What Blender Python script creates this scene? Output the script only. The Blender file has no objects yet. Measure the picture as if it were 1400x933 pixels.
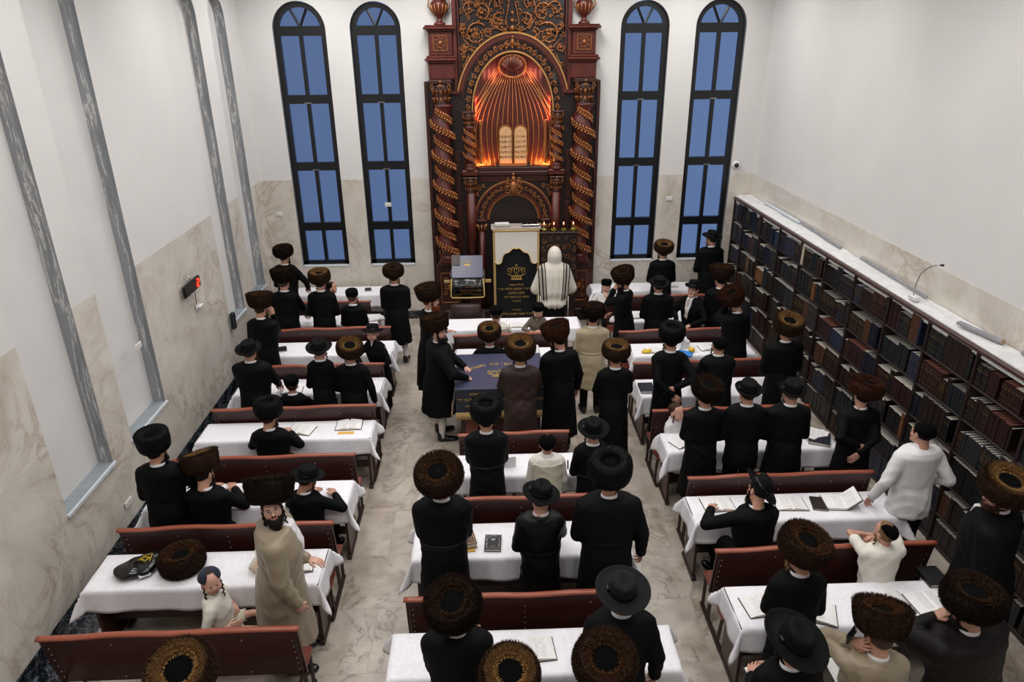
import bpy, math, random
import numpy as np
from mathutils import Vector, Matrix, Euler

random.seed(7)
SC = bpy.context.scene
COL = SC.collection
PI = math.pi

# ------------------------------------------------------------------ materials
def lin(h):
    h = h.lstrip('#')
    o = []
    for i in (0, 2, 4):
        v = int(h[i:i+2], 16) / 255
        o.append(v / 12.92 if v <= .04045 else ((v + .055) / 1.055) ** 2.4)
    return (*o, 1)

class NT:
    """tiny node-tree helper"""
    def __init__(s, name):
        s.m = bpy.data.materials.new(name); s.m.use_nodes = True
        s.t = s.m.node_tree; s.n = s.t.nodes; s.l = s.t.links
        s.b = s.n['Principled BSDF']
    def new(s, typ, **kw):
        n = s.n.new(typ)
        for k, v in kw.items(): setattr(n, k, v)
        return n
    def link(s, a, b): s.l.new(a, b)
    def coord(s, out='Object', scale=(1, 1, 1), rot=(0, 0, 0)):
        tc = s.new('ShaderNodeTexCoord'); mp = s.new('ShaderNodeMapping')
        mp.inputs['Scale'].default_value = scale; mp.inputs['Rotation'].default_value = rot
        s.link(tc.outputs[out], mp.inputs['Vector']); return mp.outputs['Vector']
    def noise(s, vec, scale, detail=4, rough=.55, dist=0):
        n = s.new('ShaderNodeTexNoise')
        n.inputs['Scale'].default_value = scale; n.inputs['Detail'].default_value = detail
        n.inputs['Roughness'].default_value = rough; n.inputs['Distortion'].default_value = dist
        if vec is not None: s.link(vec, n.inputs['Vector'])
        return n.outputs['Fac']
    def ramp(s, fac, stops):
        r = s.new('ShaderNodeValToRGB'); e = r.color_ramp.elements
        while len(e) < len(stops): e.new(.5)
        for i, (p, c) in enumerate(stops):
            e[i].position = p; e[i].color = lin(c) if isinstance(c, str) else c
        s.link(fac, r.inputs['Fac']); return r.outputs['Color']
    def mix(s, fac, a, b, mode='MIX'):
        n = s.new('ShaderNodeMix', data_type='RGBA', blend_type=mode)
        for sock, v in ((n.inputs[0], fac), (n.inputs[6], a), (n.inputs[7], b)):
            if hasattr(v, 'is_output'): s.link(v, sock)
            elif isinstance(v, str): sock.default_value = lin(v)
            else: sock.default_value = v
        return n.outputs[2]
    def math(s, op, a, b=None, c=None):
        n = s.new('ShaderNodeMath', operation=op)
        for i, v in enumerate((a, b, c)):
            if v is None: continue
            if hasattr(v, 'is_output'): s.link(v, n.inputs[i])
            else: n.inputs[i].default_value = v
        return n.outputs[0]
    def bump(s, h, strength=.3, dist=.01):
        b = s.new('ShaderNodeBump'); b.inputs['Strength'].default_value = strength
        b.inputs['Distance'].default_value = dist
        s.link(h, b.inputs['Height']); s.link(b.outputs['Normal'], s.b.inputs['Normal'])
    def col(s, v):
        if hasattr(v, 'is_output'): s.link(v, s.b.inputs['Base Color'])
        else: s.b.inputs['Base Color'].default_value = lin(v)
    def set(s, **kw):
        for k, v in kw.items(): s.b.inputs[k.replace('_', ' ')].default_value = v

def simple(name, color, rough=.6, metal=0, noise=0, nscale=30, bump=0, sheen=0, spec=.5, emis=None, estr=0):
    N = NT(name)
    if noise:
        f = N.noise(N.coord(), nscale, 5)
        c = lin(color); d = tuple(x * (1 - noise) for x in c[:3]) + (1,); e = tuple(min(1, x * (1 + noise)) for x in c[:3]) + (1,)
        N.col(N.ramp(f, [(.3, d), (.7, e)]))
        if bump: N.bump(f, bump, .004)
    else: N.col(color)
    N.set(Roughness=rough, Metallic=metal)
    N.b.inputs['Specular IOR Level'].default_value = spec
    if sheen:
        N.b.inputs['Sheen Weight'].default_value = sheen; N.b.inputs['Sheen Roughness'].default_value = .4
    if emis:
        N.b.inputs['Emission Color'].default_value = lin(emis); N.b.inputs['Emission Strength'].default_value = estr
    return N.m

def cloth_mat(name, color, rough=.85, sheen=.15, var=.18, bump=.25, spec=.3):
    N = NT(name)
    v = N.coord()
    big = N.noise(v, 5, 3); fine = N.noise(N.coord(scale=(1, 1, .35)), 22, 4)
    c = lin(color)
    N.col(N.ramp(big, [(.3, tuple(x * (1 - var) for x in c[:3]) + (1,)), (.7, tuple(min(1, x * (1 + var)) for x in c[:3]) + (1,))]))
    N.bump(fine, bump, .012)
    N.set(Roughness=rough); N.b.inputs['Specular IOR Level'].default_value = spec
    N.b.inputs['Sheen Weight'].default_value = sheen
    return N.m

M = {}
def mk_materials():
    # plaster
    N = NT('white_plaster'); f = N.noise(N.coord(), 1.3, 3)
    N.col(N.ramp(f, [(.3, '#d3d1cf'), (.7, '#d9d7d5')])); N.bump(N.noise(N.coord(), 60, 3), .05, .002); N.set(Roughness=.75); M['plaster'] = N.m
    N = NT('drywall'); f = N.noise(N.coord(), 2, 3)
    N.col(N.ramp(f, [(.3, '#d2d0ce'), (.7, '#d8d6d4')])); N.set(Roughness=.85); M['drywall'] = N.m
    # grey patchy render of the window reveals, white filler left along the inner side
    N = NT('patched_render'); v = N.coord(scale=(1.3, 1.3, .13))
    f = N.noise(v, 9.0, 7, .66, .5); g = N.noise(N.coord(scale=(1, 1, .5)), 14, 4, .6, .3)
    tc = N.new('ShaderNodeTexCoord'); sx = N.new('ShaderNodeSeparateXYZ'); N.link(tc.outputs['Object'], sx.inputs[0])
    t = N.math('MULTIPLY', N.math('SUBTRACT', -4.24, sx.outputs[0]), 6.2)
    k = N.math('ADD', N.math('MULTIPLY', f, 1.5), N.math('MULTIPLY', t, .42))
    N.col(N.ramp(k, [(.55, '#74777c'), (.80, '#85888c'), (.93, '#95979a'), (.97, '#d2d0cd'), (1.10, '#d6d4d1'), (1.16, '#94969a')])); N.bump(g, .6, .015); N.set(Roughness=.9); M['patch'] = N.m
    # beige marble wainscot with brown veins and fine tile joints
    N = NT('beige_marble'); v = N.coord()
    n1 = N.noise(v, .9, 6, .62, 1.6)
    base = N.ramp(n1, [(.25, '#b9b1a6'), (.45, '#ccc5bb'), (.6, '#d6d0c7'), (.8, '#c9c3ba')])
    n2 = N.noise(N.coord(scale=(1, .8, .9), rot=(.5, .3, .4)), 1.1, 7, .6, 2.2)
    vein = N.math('ABSOLUTE', N.math('SUBTRACT', n2, .5))
    vm = N.ramp(vein, [(0, (1, 1, 1, 1)), (.012, (.55, .55, .55, 1)), (.05, (.12, .12, .12, 1)), (.12, (0, 0, 0, 1))])
    gate = N.ramp(N.noise(v, .7, 2), [(.42, (0, 0, 0, 1)), (.62, (1, 1, 1, 1))])
    vm = N.mix(1, vm, gate, 'MULTIPLY')
    c1 = N.mix(N.math('MULTIPLY', vm, .6), base, '#8d7357')
    sx = N.new('ShaderNodeSeparateXYZ'); tc = N.new('ShaderNodeTexCoord'); N.link(tc.outputs['Object'], sx.inputs[0])
    def joint(o, per, off):
        w = N.math('PINGPONG', N.math('ADD', o, off), per / 2)
        return N.math('LESS_THAN', w, .0028)
    j = N.math('MAXIMUM', joint(sx.outputs[2], 1.2, .62), joint(N.math('ADD', sx.outputs[0], sx.outputs[1]), 2.4, .45))
    N.col(N.mix(N.math('MULTIPLY', j, .6), c1, '#e6e2da')); N.set(Roughness=.22); M['marble'] = N.m
    # dark marble skirting
    N = NT('black_marble'); v = N.coord(); n = N.noise(v, 2.2, 8, .7, 2)
    vein = N.math('ABSOLUTE', N.math('SUBTRACT', n, .5))
    N.col(N.ramp(vein, [(0, '#8d949c'), (.008, '#3a4048'), (.03, '#14181d'), (.2, '#0c0f13')])); N.set(Roughness=.18); M['blackmarble'] = N.m
    # floor
    N = NT('stone_floor_tiles'); v = N.coord()
    br = N.new('ShaderNodeTexBrick'); N.link(v, br.inputs['Vector'])
    br.inputs['Scale'].default_value = 1; br.inputs['Brick Width'].default_value = .8; br.inputs['Row Height'].default_value = .8
    br.inputs['Mortar Size'].default_value = .0035; br.inputs['Mortar Smooth'].default_value = .2; br.offset = .5
    br.inputs['Color1'].default_value = (0, 0, 0, 1); br.inputs['Color2'].default_value = (1, 1, 1, 1)
    vo = N.new('ShaderNodeVectorMath', operation='MULTIPLY_ADD'); N.link(br.outputs['Color'], vo.inputs[0]); vo.inputs[1].default_value = (7, 5, 9); N.link(v, vo.inputs[2])
    vv = vo.outputs[0]
    n1 = N.noise(vv, 1.3, 6, .6, .9)
    base = N.ramp(n1, [(.28, '#83766a'), (.42, '#a4988b'), (.55, '#bab0a4'), (.68, '#a99d90'), (.82, '#897c6f')])
    n2 = N.noise(vv, 1.0, 7, .6, 1.8)
    vein = N.math('ABSOLUTE', N.math('SUBTRACT', n2, .5))
    vm = N.ramp(vein, [(0, (1, 1, 1, 1)), (.006, (.8, .8, .8, 1)), (.014, (.2, .2, .2, 1)), (.05, (0, 0, 0, 1))])
    gate = N.ramp(N.noise(vv, .9, 2), [(.38, (0, 0, 0, 1)), (.55, (1, 1, 1, 1))])
    c1 = N.mix(N.math('MULTIPLY', N.mix(1, vm, gate, 'MULTIPLY'), .75), base, '#55443a')
    c1 = N.mix(.25, c1, N.ramp(N.noise(vv, 5, 6, .65, .4), [(.3, '#857769'), (.7, '#cabfb3')]))
    N.col(N.mix(N.math('MULTIPLY', br.outputs['Fac'], .45), c1, '#7d7266')); N.set(Roughness=.34); M['floor'] = N.m
    # woods
    def wood(name, a, b, rough=.38, rot=(0, 0, 0), sc=(.6, 6, 9)):
        N = NT(name); f = N.noise(N.coord(scale=sc, rot=rot), 3, 6, .6, .6)
        N.col(N.ramp(f, [(.3, a), (.7, b)])); N.set(Roughness=rough); N.bump(f, .05, .003); return N.m
    M['wood'] = wood('mahogany_panel', '#2c110e', '#3d1914')
    M['rail'] = wood('mahogany_rail', '#87432f', '#9c5540', .32)
    M['seatw'] = wood('mahogany_seat', '#5f2a20', '#74382a', .35)
    M['darkw'] = wood('dark_brown_frame', '#241411', '#2f1b16', .45)
    M['casew'] = wood('bookcase_wood', '#1c1110', '#281817', .45)
    M['casetrim'] = wood('bookcase_top_edge', '#3a2522', '#4a322d', .4)
    M['ark'] = wood('carved_mahogany', '#2a0f0a', '#3d1710', .42, sc=(6, 6, .7))
    M['arkred'] = wood('red_mahogany', '#40160f', '#5a2117', .38, sc=(6, 6, .7))
    M['arkdark'] = wood('dark_carved_wood', '#130807', '#1d0d0b', .5, sc=(6, 6, .7))
    M['gilt'] = simple('antique_gilding', '#9a6238', .38, .55, .35, 40)
    M['giltb'] = simple('bright_gilding', '#c49055', .34, .55, .25, 40)
    M['stoneb'] = simple('sandstone_tablet', '#c79a6c', .7, 0, .12, 20)
    M['ink'] = simple('dark_engraving', '#3a2013', .8)
    M['black_frame'] = simple('black_window_frame', '#101114', .35)
    M['sillgrey'] = simple('grey_stone_sill', '#8c949b', .5, 0, .12, 6)
    M['sillwhite'] = simple('white_sill', '#c9d0d6', .5, 0, .06, 8)
    N = NT('blue_window_glass'); N.col('#f4f6fa'); N.set(Roughness=.08, IOR=1.2)
    N.b.inputs['Transmission Weight'].default_value = 1.0; M['glass'] = N.m
    N = NT('clear_oil_glass'); N.col('#f2f2ea'); N.set(Roughness=.04, IOR=1.3); N.b.inputs['Transmission Weight'].default_value = 1.0; M['clear'] = N.m
    # textiles
    N = NT('white_damask_cloth'); f = N.noise(N.coord(), 26, 3, .5, 1.2)
    N.col(N.ramp(f, [(.4, '#e6e4e9'), (.6, '#eeecf1')])); N.bump(N.noise(N.coord(), 5, 3), .12, .012); N.set(Roughness=.6); M['cloth'] = N.m
    M['navy'] = cloth_mat('navy_velvet', '#141626', .7, .5, .2, .15)
    M['blackv'] = cloth_mat('black_velvet', '#08080d', .8, .15, .2, .1)
    M['vinyl'] = simple('clear_vinyl_over_navy', '#41445c', .32, 0, .1, 6, .15)
    M['goldthread'] = simple('gold_embroidery', '#c9a55c', .45, .35, .2, 120)
    M['fringe'] = simple('gold_fringe', '#b79a62', .7, .1, .3, 150)
    M['quilt'] = None
    N = NT('quilted_ivory'); v = N.coord(rot=(0, PI / 4, 0)); ck = N.new('ShaderNodeTexBrick'); ck.offset = 0
    tc = N.new('ShaderNodeTexCoord'); sx = N.new('ShaderNodeSeparateXYZ'); N.link(tc.outputs['Object'], sx.inputs[0])
    cb = N.new('ShaderNodeCombineXYZ'); N.link(N.math('ADD', sx.outputs[0], sx.outputs[2]), cb.inputs[0]); N.link(N.math('SUBTRACT', sx.outputs[0], sx.outputs[2]), cb.inputs[1])
    N.link(cb.outputs[0], ck.inputs['Vector']); ck.inputs['Scale'].default_value = 1; ck.inputs['Brick Width'].default_value = .055; ck.inputs['Row Height'].default_value = .055; ck.inputs['Mortar Size'].default_value = .006; ck.inputs['Mortar Smooth'].default_value = 1
    N.col(N.mix(ck.outputs['Fac'], '#e4dfd8', '#b8b0a6')); N.bump(N.math('SUBTRACT', 1.0, ck.outputs['Fac']), .5, .01); N.set(Roughness=.5); M['quilt'] = N.m
    for k, c in dict(black='#050607', black2='#08090b', black3='#050506').items():
        M[k] = cloth_mat(k + '_wool', c, .75, .0, .2, .3, .14)
    M['satin'] = cloth_mat('black_satin', '#07080a', .45, .0, .2, .5, .25)
    M['browncoat'] = cloth_mat('brown_satin_coat', '#2e1f1b', .55, .0, .15, .5, .3)
    M['dkbrown'] = cloth_mat('dark_brown_coat', '#0f0b0a', .6, .0, .15, .4, .2)
    M['beige'] = cloth_mat('beige_satin_coat', '#8e8069', .42, .2, .1, .6, .5)
    M['beige2'] = cloth_mat('sand_coat', '#a8997d', .5, .2, .1, .5, .5)
    M['cream'] = cloth_mat('cream_waistcoat', '#cfc9b6', .75, .1, .06, .3)
    M['shirt'] = cloth_mat('white_shirt', '#dedcdd', .7, .1, .05, .55)
    M['creamshirt'] = cloth_mat('ivory_shirt', '#dcd8cd', .75, .1, .05, .5)
    M['taupe'] = cloth_mat('taupe_jumper', '#6a5f54', .85, .2, .1, .4)
    M['tie'] = cloth_mat('pale_tie', '#c8b9b0', .6)
    M['leather'] = simple('black_shoe_leather', '#0a0a0b', .3)
    M['sock'] = cloth_mat('white_sock', '#cfcac6', .8)
    M['felt'] = cloth_mat('black_felt', '#060607', .8, .0, .12, .1, .15)
    M['felt2'] = cloth_mat('charcoal_felt', '#0e0f11', .8, .02, .12, .1, .2)
    M['ribbon'] = simple('black_ribbon', '#060607', .4)
    M['velvet'] = cloth_mat('black_velvet_crown', '#040404', .9, .0, .2, .1, .08)
    M['navycap'] = cloth_mat('navy_cap', '#151a30', .8, .2, .15, .1)
    def skin(name, c):
        N = NT(name); f = N.noise(N.coord(), 22, 3); l = lin(c)
        N.col(N.ramp(f, [(.3, tuple(x * .9 for x in l[:3]) + (1,)), (.7, l)])); N.set(Roughness=.5)
        N.b.inputs['Subsurface Weight'].default_value = .08; N.b.inputs['Subsurface Radius'].default_value = (.01, .004, .002); return N.m
    M['skin'] = skin('skin', '#c1907a'); M['skin2'] = skin('fair_skin', '#d0a08c'); M['skin3'] = skin('ruddy_skin', '#b98069')
    M['lips'] = simple('lips', '#a0605a', .45)
    M['eyew'] = simple('eye_white', '#b5aca6', .4); M['iris'] = simple('iris_dark', '#20160f', .15)
    for k, c in dict(hdark='#17110e', hbrown='#3a281d', hred='#6a3417', hgrey='#6f6a66', hfair='#75583d', hstub='#4c3c33').items():
        M[k] = simple('hair_' + k[1:], c, .7, 0, .3, 90, .3, 0, .15)
    M['steel'] = simple('steel', '#9a9a9c', .3, .9); M['bolt'] = simple('bolt_head', '#cfcac4', .3, .8)
    # fur: the hairs carry a point attribute (x = along the hair, y = random, z = inner top ring)
    def fur(name, dark, mid, gold, goldtip):
        N = NT(name); a = N.new('ShaderNodeAttribute', attribute_name='fur')
        s = N.new('ShaderNodeSeparateColor'); N.link(a.outputs['Color'], s.inputs[0])
        outer = N.ramp(s.outputs[1], [(0, dark), (1, mid)])
        inner = N.ramp(s.outputs[0], [(0, mid), (.45, gold), (1, goldtip)])
        inner = N.mix(N.math('MULTIPLY', s.outputs[1], .55), inner, dark)
        N.col(N.mix(s.outputs[2], outer, inner)); N.set(Roughness=.6); N.b.inputs['Specular IOR Level'].default_value = .12; return N.m
    M['fur_gold'] = fur('fur_brown_gold', '#22150e', '#3c281c', '#a97a45', '#dcb47a')
    M['fur_brown'] = fur('fur_brown', '#1c110c', '#38251b', '#4a2f1e', '#83592f')
    M['fur_dark'] = fur('fur_dark_brown', '#0c0806', '#22160f', '#38251a', '#5e4227')
    M['fur_black'] = fur('fur_black', '#040404', '#0d0d0e', '#080809', '#131314')
    M['fur_red'] = fur('fur_chestnut', '#22120c', '#4a2a1c', '#3d2317', '#6d4226')
    # paper
    N = NT('printed_page'); tc = N.new('ShaderNodeTexCoord'); sx = N.new('ShaderNodeSeparateXYZ'); N.link(tc.outputs['Object'], sx.inputs[0])
    ln = N.math('LESS_THAN', N.math('PINGPONG', sx.outputs[1], .0045), .0018)
    ax = N.math('ABSOLUTE', sx.outputs[0])
    inx = N.math('MULTIPLY', N.math('GREATER_THAN', ax, .014), N.math('LESS_THAN', ax, .092))
    iny = N.math('LESS_THAN', N.math('ABSOLUTE', sx.outputs[1]), .098)
    wd = N.math('GREATER_THAN', N.noise(N.coord(scale=(1, .2, 1)), 150, 1), .47)
    k = N.math('MULTIPLY', N.math('MULTIPLY', ln, wd), N.math('MULTIPLY', inx, iny))
    N.col(N.mix(N.math('MULTIPLY', k, .45), '#e9e7e6', '#55524f')); N.set(Roughness=.7); M['page'] = N.m
    M['paper'] = simple('paper_edge', '#d6d0c4', .8, 0, .12, 120)
    M['yellowpaper'] = simple('yellow_paper', '#d9a94c', .7)
    M['blackplastic'] = simple('black_plastic', '#0b0b0c', .25)
    M['bag'] = simple('black_plastic_bag', '#0d0e0d', .18, 0, .3, 12, .5)
    M['chrome'] = simple('brushed_metal', '#b9b9bb', .25, .9)
    M['whiteplastic'] = simple('white_plastic', '#dcdcdc', .4)
    M['led'] = simple('red_led', '#ff2a1a', .4, emis='#ff2a1a', estr=4)
    M['flame'] = simple('lamp_flame', '#ff9a8a', .4, emis='#ff8a70', estr=6)
    M['oil'] = simple('yellow_oil', '#9a8a18', .12)
    M['blue'] = simple('blue_folder', '#2a78c8', .5); M['yellow'] = simple('yellow_packet', '#d8b428', .4, 0, .2, 40)
    M['film'] = None
    N = NT('clear_film'); N.col('#f0ece2'); N.set(Roughness=.15, IOR=1.2); N.b.inputs['Transmission Weight'].default_value = .75; M['film'] = N.m
    M['crisps'] = simple('yellow_snacks', '#e0a02e', .7, 0, .2, 60)
    M['brownleather'] = simple('brown_leather', '#33221e', .45, 0, .12, 40, .2)
    M['dust'] = simple('dusty_plaster_ledge', '#d6d6d6', .9, 0, .1, 9, .6)
    M['debris'] = simple('grey_board', '#8d8d92', .8, 0, .2, 14, .3)
    M['debriswood'] = simple('raw_wood', '#a98f74', .8, 0, .2, 30)

# ------------------------------------------------------------------ objects
def tag(o, label=None, cat=None, group=None, kind=None):
    for k, v in (('label', label), ('category', cat), ('group', group), ('kind', kind)):
        if v: o[k] = v
    return o

def empty(name, loc=(0, 0, 0), rz=0, label=None, cat=None, group=None):
    o = bpy.data.objects.new(name, None); COL.objects.link(o); o.location = loc; o.rotation_euler = (0, 0, rz)
    o.empty_display_size = .1
    return tag(o, label, cat, group)

def link(name, me, parent=None, mtx=None, mats=None):
    o = bpy.data.objects.new(name, me); COL.objects.link(o)
    if parent is not None: o.parent = parent
    if mtx is not None: o.matrix_local = mtx
    if mats:
        for i, m in enumerate(mats):
            o.material_slots[i].link = 'OBJECT'; o.material_slots[i].material = m
    return o

def copy_tree(o, parent=None):
    c = o.copy(); COL.objects.link(c); c.parent = parent
    if parent is not None: c.matrix_parent_inverse = o.matrix_parent_inverse.copy()
    for ch in list(o.children): copy_tree(ch, c)
    return c

def mesh_np(name, V, Q, mats=(), smooth=True, mi=None):
    V = np.asarray(V, np.float32); Q = np.asarray(Q, np.int32); k = Q.shape[1]
    me = bpy.data.meshes.new(name)
    me.vertices.add(len(V)); me.vertices.foreach_set('co', V.ravel())
    me.loops.add(Q.size); me.loops.foreach_set('vertex_index', Q.ravel())
    me.polygons.add(len(Q)); me.polygons.foreach_set('loop_start', np.arange(0, Q.size, k, dtype=np.int32))
    for m in mats: me.materials.append(m)
    if mi is not None: me.polygons.foreach_set('material_index', np.asarray(mi, np.int32))
    me.update(calc_edges=True)
    me.polygons.foreach_set('use_smooth', np.full(len(Q), smooth, bool))
    return me

class MB:
    """collects primitive shapes, links them as one mesh"""
    def __init__(s): s.v = []; s.f = []; s.m = []; s.s = []; s.x = Matrix.Identity(4)
    def add(s, vs, fs, mi=0, smooth=False, mtx=None):
        b = len(s.v); X = s.x @ mtx if mtx is not None else s.x
        s.v += [tuple(X @ Vector(p)) for p in vs]
        for f in fs: s.f.append([b + i for i in f]); s.m.append(mi); s.s.append(smooth)
    def box(s, lo, hi, mi=0, bev=0, mtx=None):
        (a, b, c), (d, e, f) = lo, hi
        if bev <= 0:
            s.add([(a, b, c), (d, b, c), (d, e, c), (a, e, c), (a, b, f), (d, b, f), (d, e, f), (a, e, f)],
                  [(0, 3, 2, 1), (4, 5, 6, 7), (0, 1, 5, 4), (1, 2, 6, 5), (2, 3, 7, 6), (3, 0, 4, 7)], mi, False, mtx); return
        w = bev; vs = []
        for (z, i) in ((c, w), (c + w, 0), (f - w, 0), (f, w)):
            if i: vs += [(a + w, b + w, z), (d - w, b + w, z), (d - w, e - w, z), (a + w, e - w, z)] * 2
            else: vs += [(a + w, b, z), (d - w, b, z), (d, b + w, z), (d, e - w, z), (d - w, e, z), (a + w, e, z), (a, e - w, z), (a, b + w, z)]
        # rebuild with 8-gon rings
        vs = []
        for (z, i) in ((c, w), (c + w, 0), (f - w, 0), (f, w)):
            j = i
            vs += [(a + w + j * .4, b + j, z), (d - w - j * .4, b + j, z), (d - j, b + w + j * .4, z), (d - j, e - w - j * .4, z),
                   (d - w - j * .4, e - j, z), (a + w + j * .4, e - j, z), (a + j, e - w - j * .4, z), (a + j, b + w + j * .4, z)]
        fs = [tuple(range(7, -1, -1)), tuple(range(24, 32))]
        for r in range(3):
            for k in range(8): fs.append((r * 8 + k, r * 8 + (k + 1) % 8, r * 8 + 8 + (k + 1) % 8, r * 8 + 8 + k))
        s.add(vs, fs, mi, False, mtx)
    def loft(s, rings, mi=0, smooth=True, caps=True, closed=True, mtx=None):
        n = len(rings[0]); vs = [p for r in rings for p in r]; fs = []
        for i in range(len(rings) - 1):
            for k in range(n if closed else n - 1):
                a = i * n + k; b = i * n + (k + 1) % n
                fs.append((a, b, b + n, a + n))
        if caps and closed: fs.append(tuple(range(n - 1, -1, -1))); fs.append(tuple(range((len(rings) - 1) * n, len(rings) * n)))
        s.add(vs, fs, mi, smooth, mtx)
    def lathe(s, prof, seg=24, mi=0, smooth=True, caps=True, mtx=None):
        s.loft([[(r * math.cos(2 * PI * k / seg), r * math.sin(2 * PI * k / seg), z) for k in range(seg)] for r, z in prof], mi, smooth, caps, True, mtx)
    def tube(s, path, rad, seg=8, mi=0, smooth=True, mtx=None, flat=1):
        P = [Vector(p) for p in path]; n = len(P)
        R = [rad] * n if not hasattr(rad, '__len__') else list(rad)
        T = [((P[min(i + 1, n - 1)] - P[max(i - 1, 0)]).normalized()) for i in range(n)]
        up = Vector((0, 0, 1)) if abs(T[0].z) < .9 else Vector((1, 0, 0))
        u = T[0].cross(up).normalized(); rings = []
        for i in range(n):
            u = (u - T[i] * u.dot(T[i])).normalized(); w = T[i].cross(u)
            rings.append([tuple(P[i] + (u * math.cos(2 * PI * k / seg) + w * math.sin(2 * PI * k / seg) * flat) * R[i]) for k in range(seg)])
        s.loft(rings, mi, smooth, True, True, mtx)
    def prism(s, poly, y0, y1, mi=0, mtx=None, smooth=False):
        """outline in x,z pushed along y"""
        n = len(poly)
        vs = [(x, y0, z) for x, z in poly] + [(x, y1, z) for x, z in poly]
        fs = [tuple(range(n)), tuple(range(2 * n - 1, n - 1, -1))]
        for k in range(n): fs.append((k, k + n, (k + 1) % n + n, (k + 1) % n))
        s.add(vs, fs, mi, smooth, mtx)
    def ball(s, c, r, mi=0, seg=12, rows=8):
        if not hasattr(r, '__len__'): r = (r, r, r)
        rings = []
        for i in range(rows + 1):
            a = -PI / 2 + PI * i / rows; q = max(math.cos(a), .02)
            rings.append([(c[0] + r[0] * q * math.cos(2 * PI * k / seg), c[1] + r[1] * q * math.sin(2 * PI * k / seg), c[2] + r[2] * math.sin(a)) for k in range(seg)])
        s.loft(rings, mi, True)
    def mesh(s, name, mats):
        me = bpy.data.meshes.new(name); me.from_pydata(s.v, [], s.f)
        for m in mats: me.materials.append(m)
        me.polygons.foreach_set('material_index', s.m); me.polygons.foreach_set('use_smooth', s.s); me.update(); return me
    def build(s, name, mats, parent=None, mtx=None):
        if not isinstance(mats, (list, tuple)): mats = [mats]
        return link(name, s.mesh(name, mats), parent, mtx)

# ------------------------------------------------------------------ signed distance shapes -> smooth mesh
def surfnet(F, lo, hi, h):
    lo = np.array(lo, np.float32); hi = np.array(hi, np.float32)
    n = np.ceil((hi - lo) / h).astype(int) + 1
    ax = [lo[i] + h * np.arange(n[i], dtype=np.float32) for i in range(3)]
    X, Y, Z = ax[0][:, None, None], ax[1][None, :, None], ax[2][None, None, :]
    V = np.broadcast_to(F(X, Y, Z), n).astype(np.float32)
    S = V < 0
    S[0] = S[-1] = False; S[:, 0] = S[:, -1] = False; S[:, :, 0] = S[:, :, -1] = False
    V = np.where(S, np.minimum(V, -1e-5), np.maximum(V, 1e-5))
    c = [S[i:n[0]-1+i, j:n[1]-1+j, k:n[2]-1+k].astype(np.int8) for i in (0, 1) for j in (0, 1) for k in (0, 1)]
    cnt = sum(c); act = np.argwhere((cnt > 0) & (cnt < 8))
    idx = -np.ones(n - 1, np.int64); idx[act[:, 0], act[:, 1], act[:, 2]] = np.arange(len(act))
    corner = [(i, j, k) for i in (0, 1) for j in (0, 1) for k in (0, 1)]
    cv = [V[act[:, 0]+i, act[:, 1]+j, act[:, 2]+k] for i, j, k in corner]
    pos = np.zeros((len(act), 3), np.float32); w = np.zeros(len(act), np.float32)
    for a in range(8):
        for b in range(a + 1, 8):
            ca, cb = np.array(corner[a]), np.array(corner[b])
            if abs(ca - cb).sum() != 1: continue
            m = (cv[a] < 0) != (cv[b] < 0)
            t = np.where(m, cv[a] / np.where(m, cv[a] - cv[b], 1), 0)
            pos += np.where(m[:, None], ca + t[:, None] * (cb - ca), 0); w += m
    verts = lo + h * (act + pos / w[:, None])
    quads = []
    for d in range(3):
        e1, e2 = [(1, 2), (2, 0), (0, 1)][d]
        sl0 = [slice(None)] * 3; sl1 = [slice(None)] * 3
        sl0[d] = slice(0, -1); sl1[d] = slice(1, None)
        A, B = S[tuple(sl0)], S[tuple(sl1)]
        E = np.argwhere(A != B)
        E = E[(E[:, e1] > 0) & (E[:, e2] > 0) & (E[:, e1] < n[e1]-1) & (E[:, e2] < n[e2]-1)]
        ins = A[E[:, 0], E[:, 1], E[:, 2]]
        def cell(o1, o2):
            q = E.copy(); q[:, e1] -= o1; q[:, e2] -= o2; return idx[q[:, 0], q[:, 1], q[:, 2]]
        q = np.stack([cell(1, 1), cell(0, 1), cell(0, 0), cell(1, 0)], 1)
        q = np.where(ins[:, None], q, q[:, ::-1]); quads.append(q)
    Q = np.concatenate(quads)
    return verts, Q[(Q >= 0).all(1)]

def s_cap(X, Y, Z, a, b, r1, r2):
    a = np.asarray(a, float); b = np.asarray(b, float); d = b - a; L = max((d * d).sum(), 1e-9)
    t = np.clip(((X - a[0]) * d[0] + (Y - a[1]) * d[1] + (Z - a[2]) * d[2]) / L, 0, 1)
    return np.sqrt((X - a[0] - t * d[0])**2 + (Y - a[1] - t * d[1])**2 + (Z - a[2] - t * d[2])**2) - (r1 + (r2 - r1) * t)
def s_ell(X, Y, Z, c, r):
    x, y, z = X - c[0], Y - c[1], Z - c[2]
    k0 = np.sqrt((x / r[0])**2 + (y / r[1])**2 + (z / r[2])**2); k1 = np.sqrt((x / r[0]**2)**2 + (y / r[1]**2)**2 + (z / r[2]**2)**2)
    return k0 * (k0 - 1) / np.maximum(k1, 1e-6)
def smin(a, b, k):
    h = np.clip(.5 + .5 * (b - a) / k, 0, 1); return b * (1 - h) + a * h - k * h * (1 - h)
def smax(a, b, k): return -smin(-a, -b, k)
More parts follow.
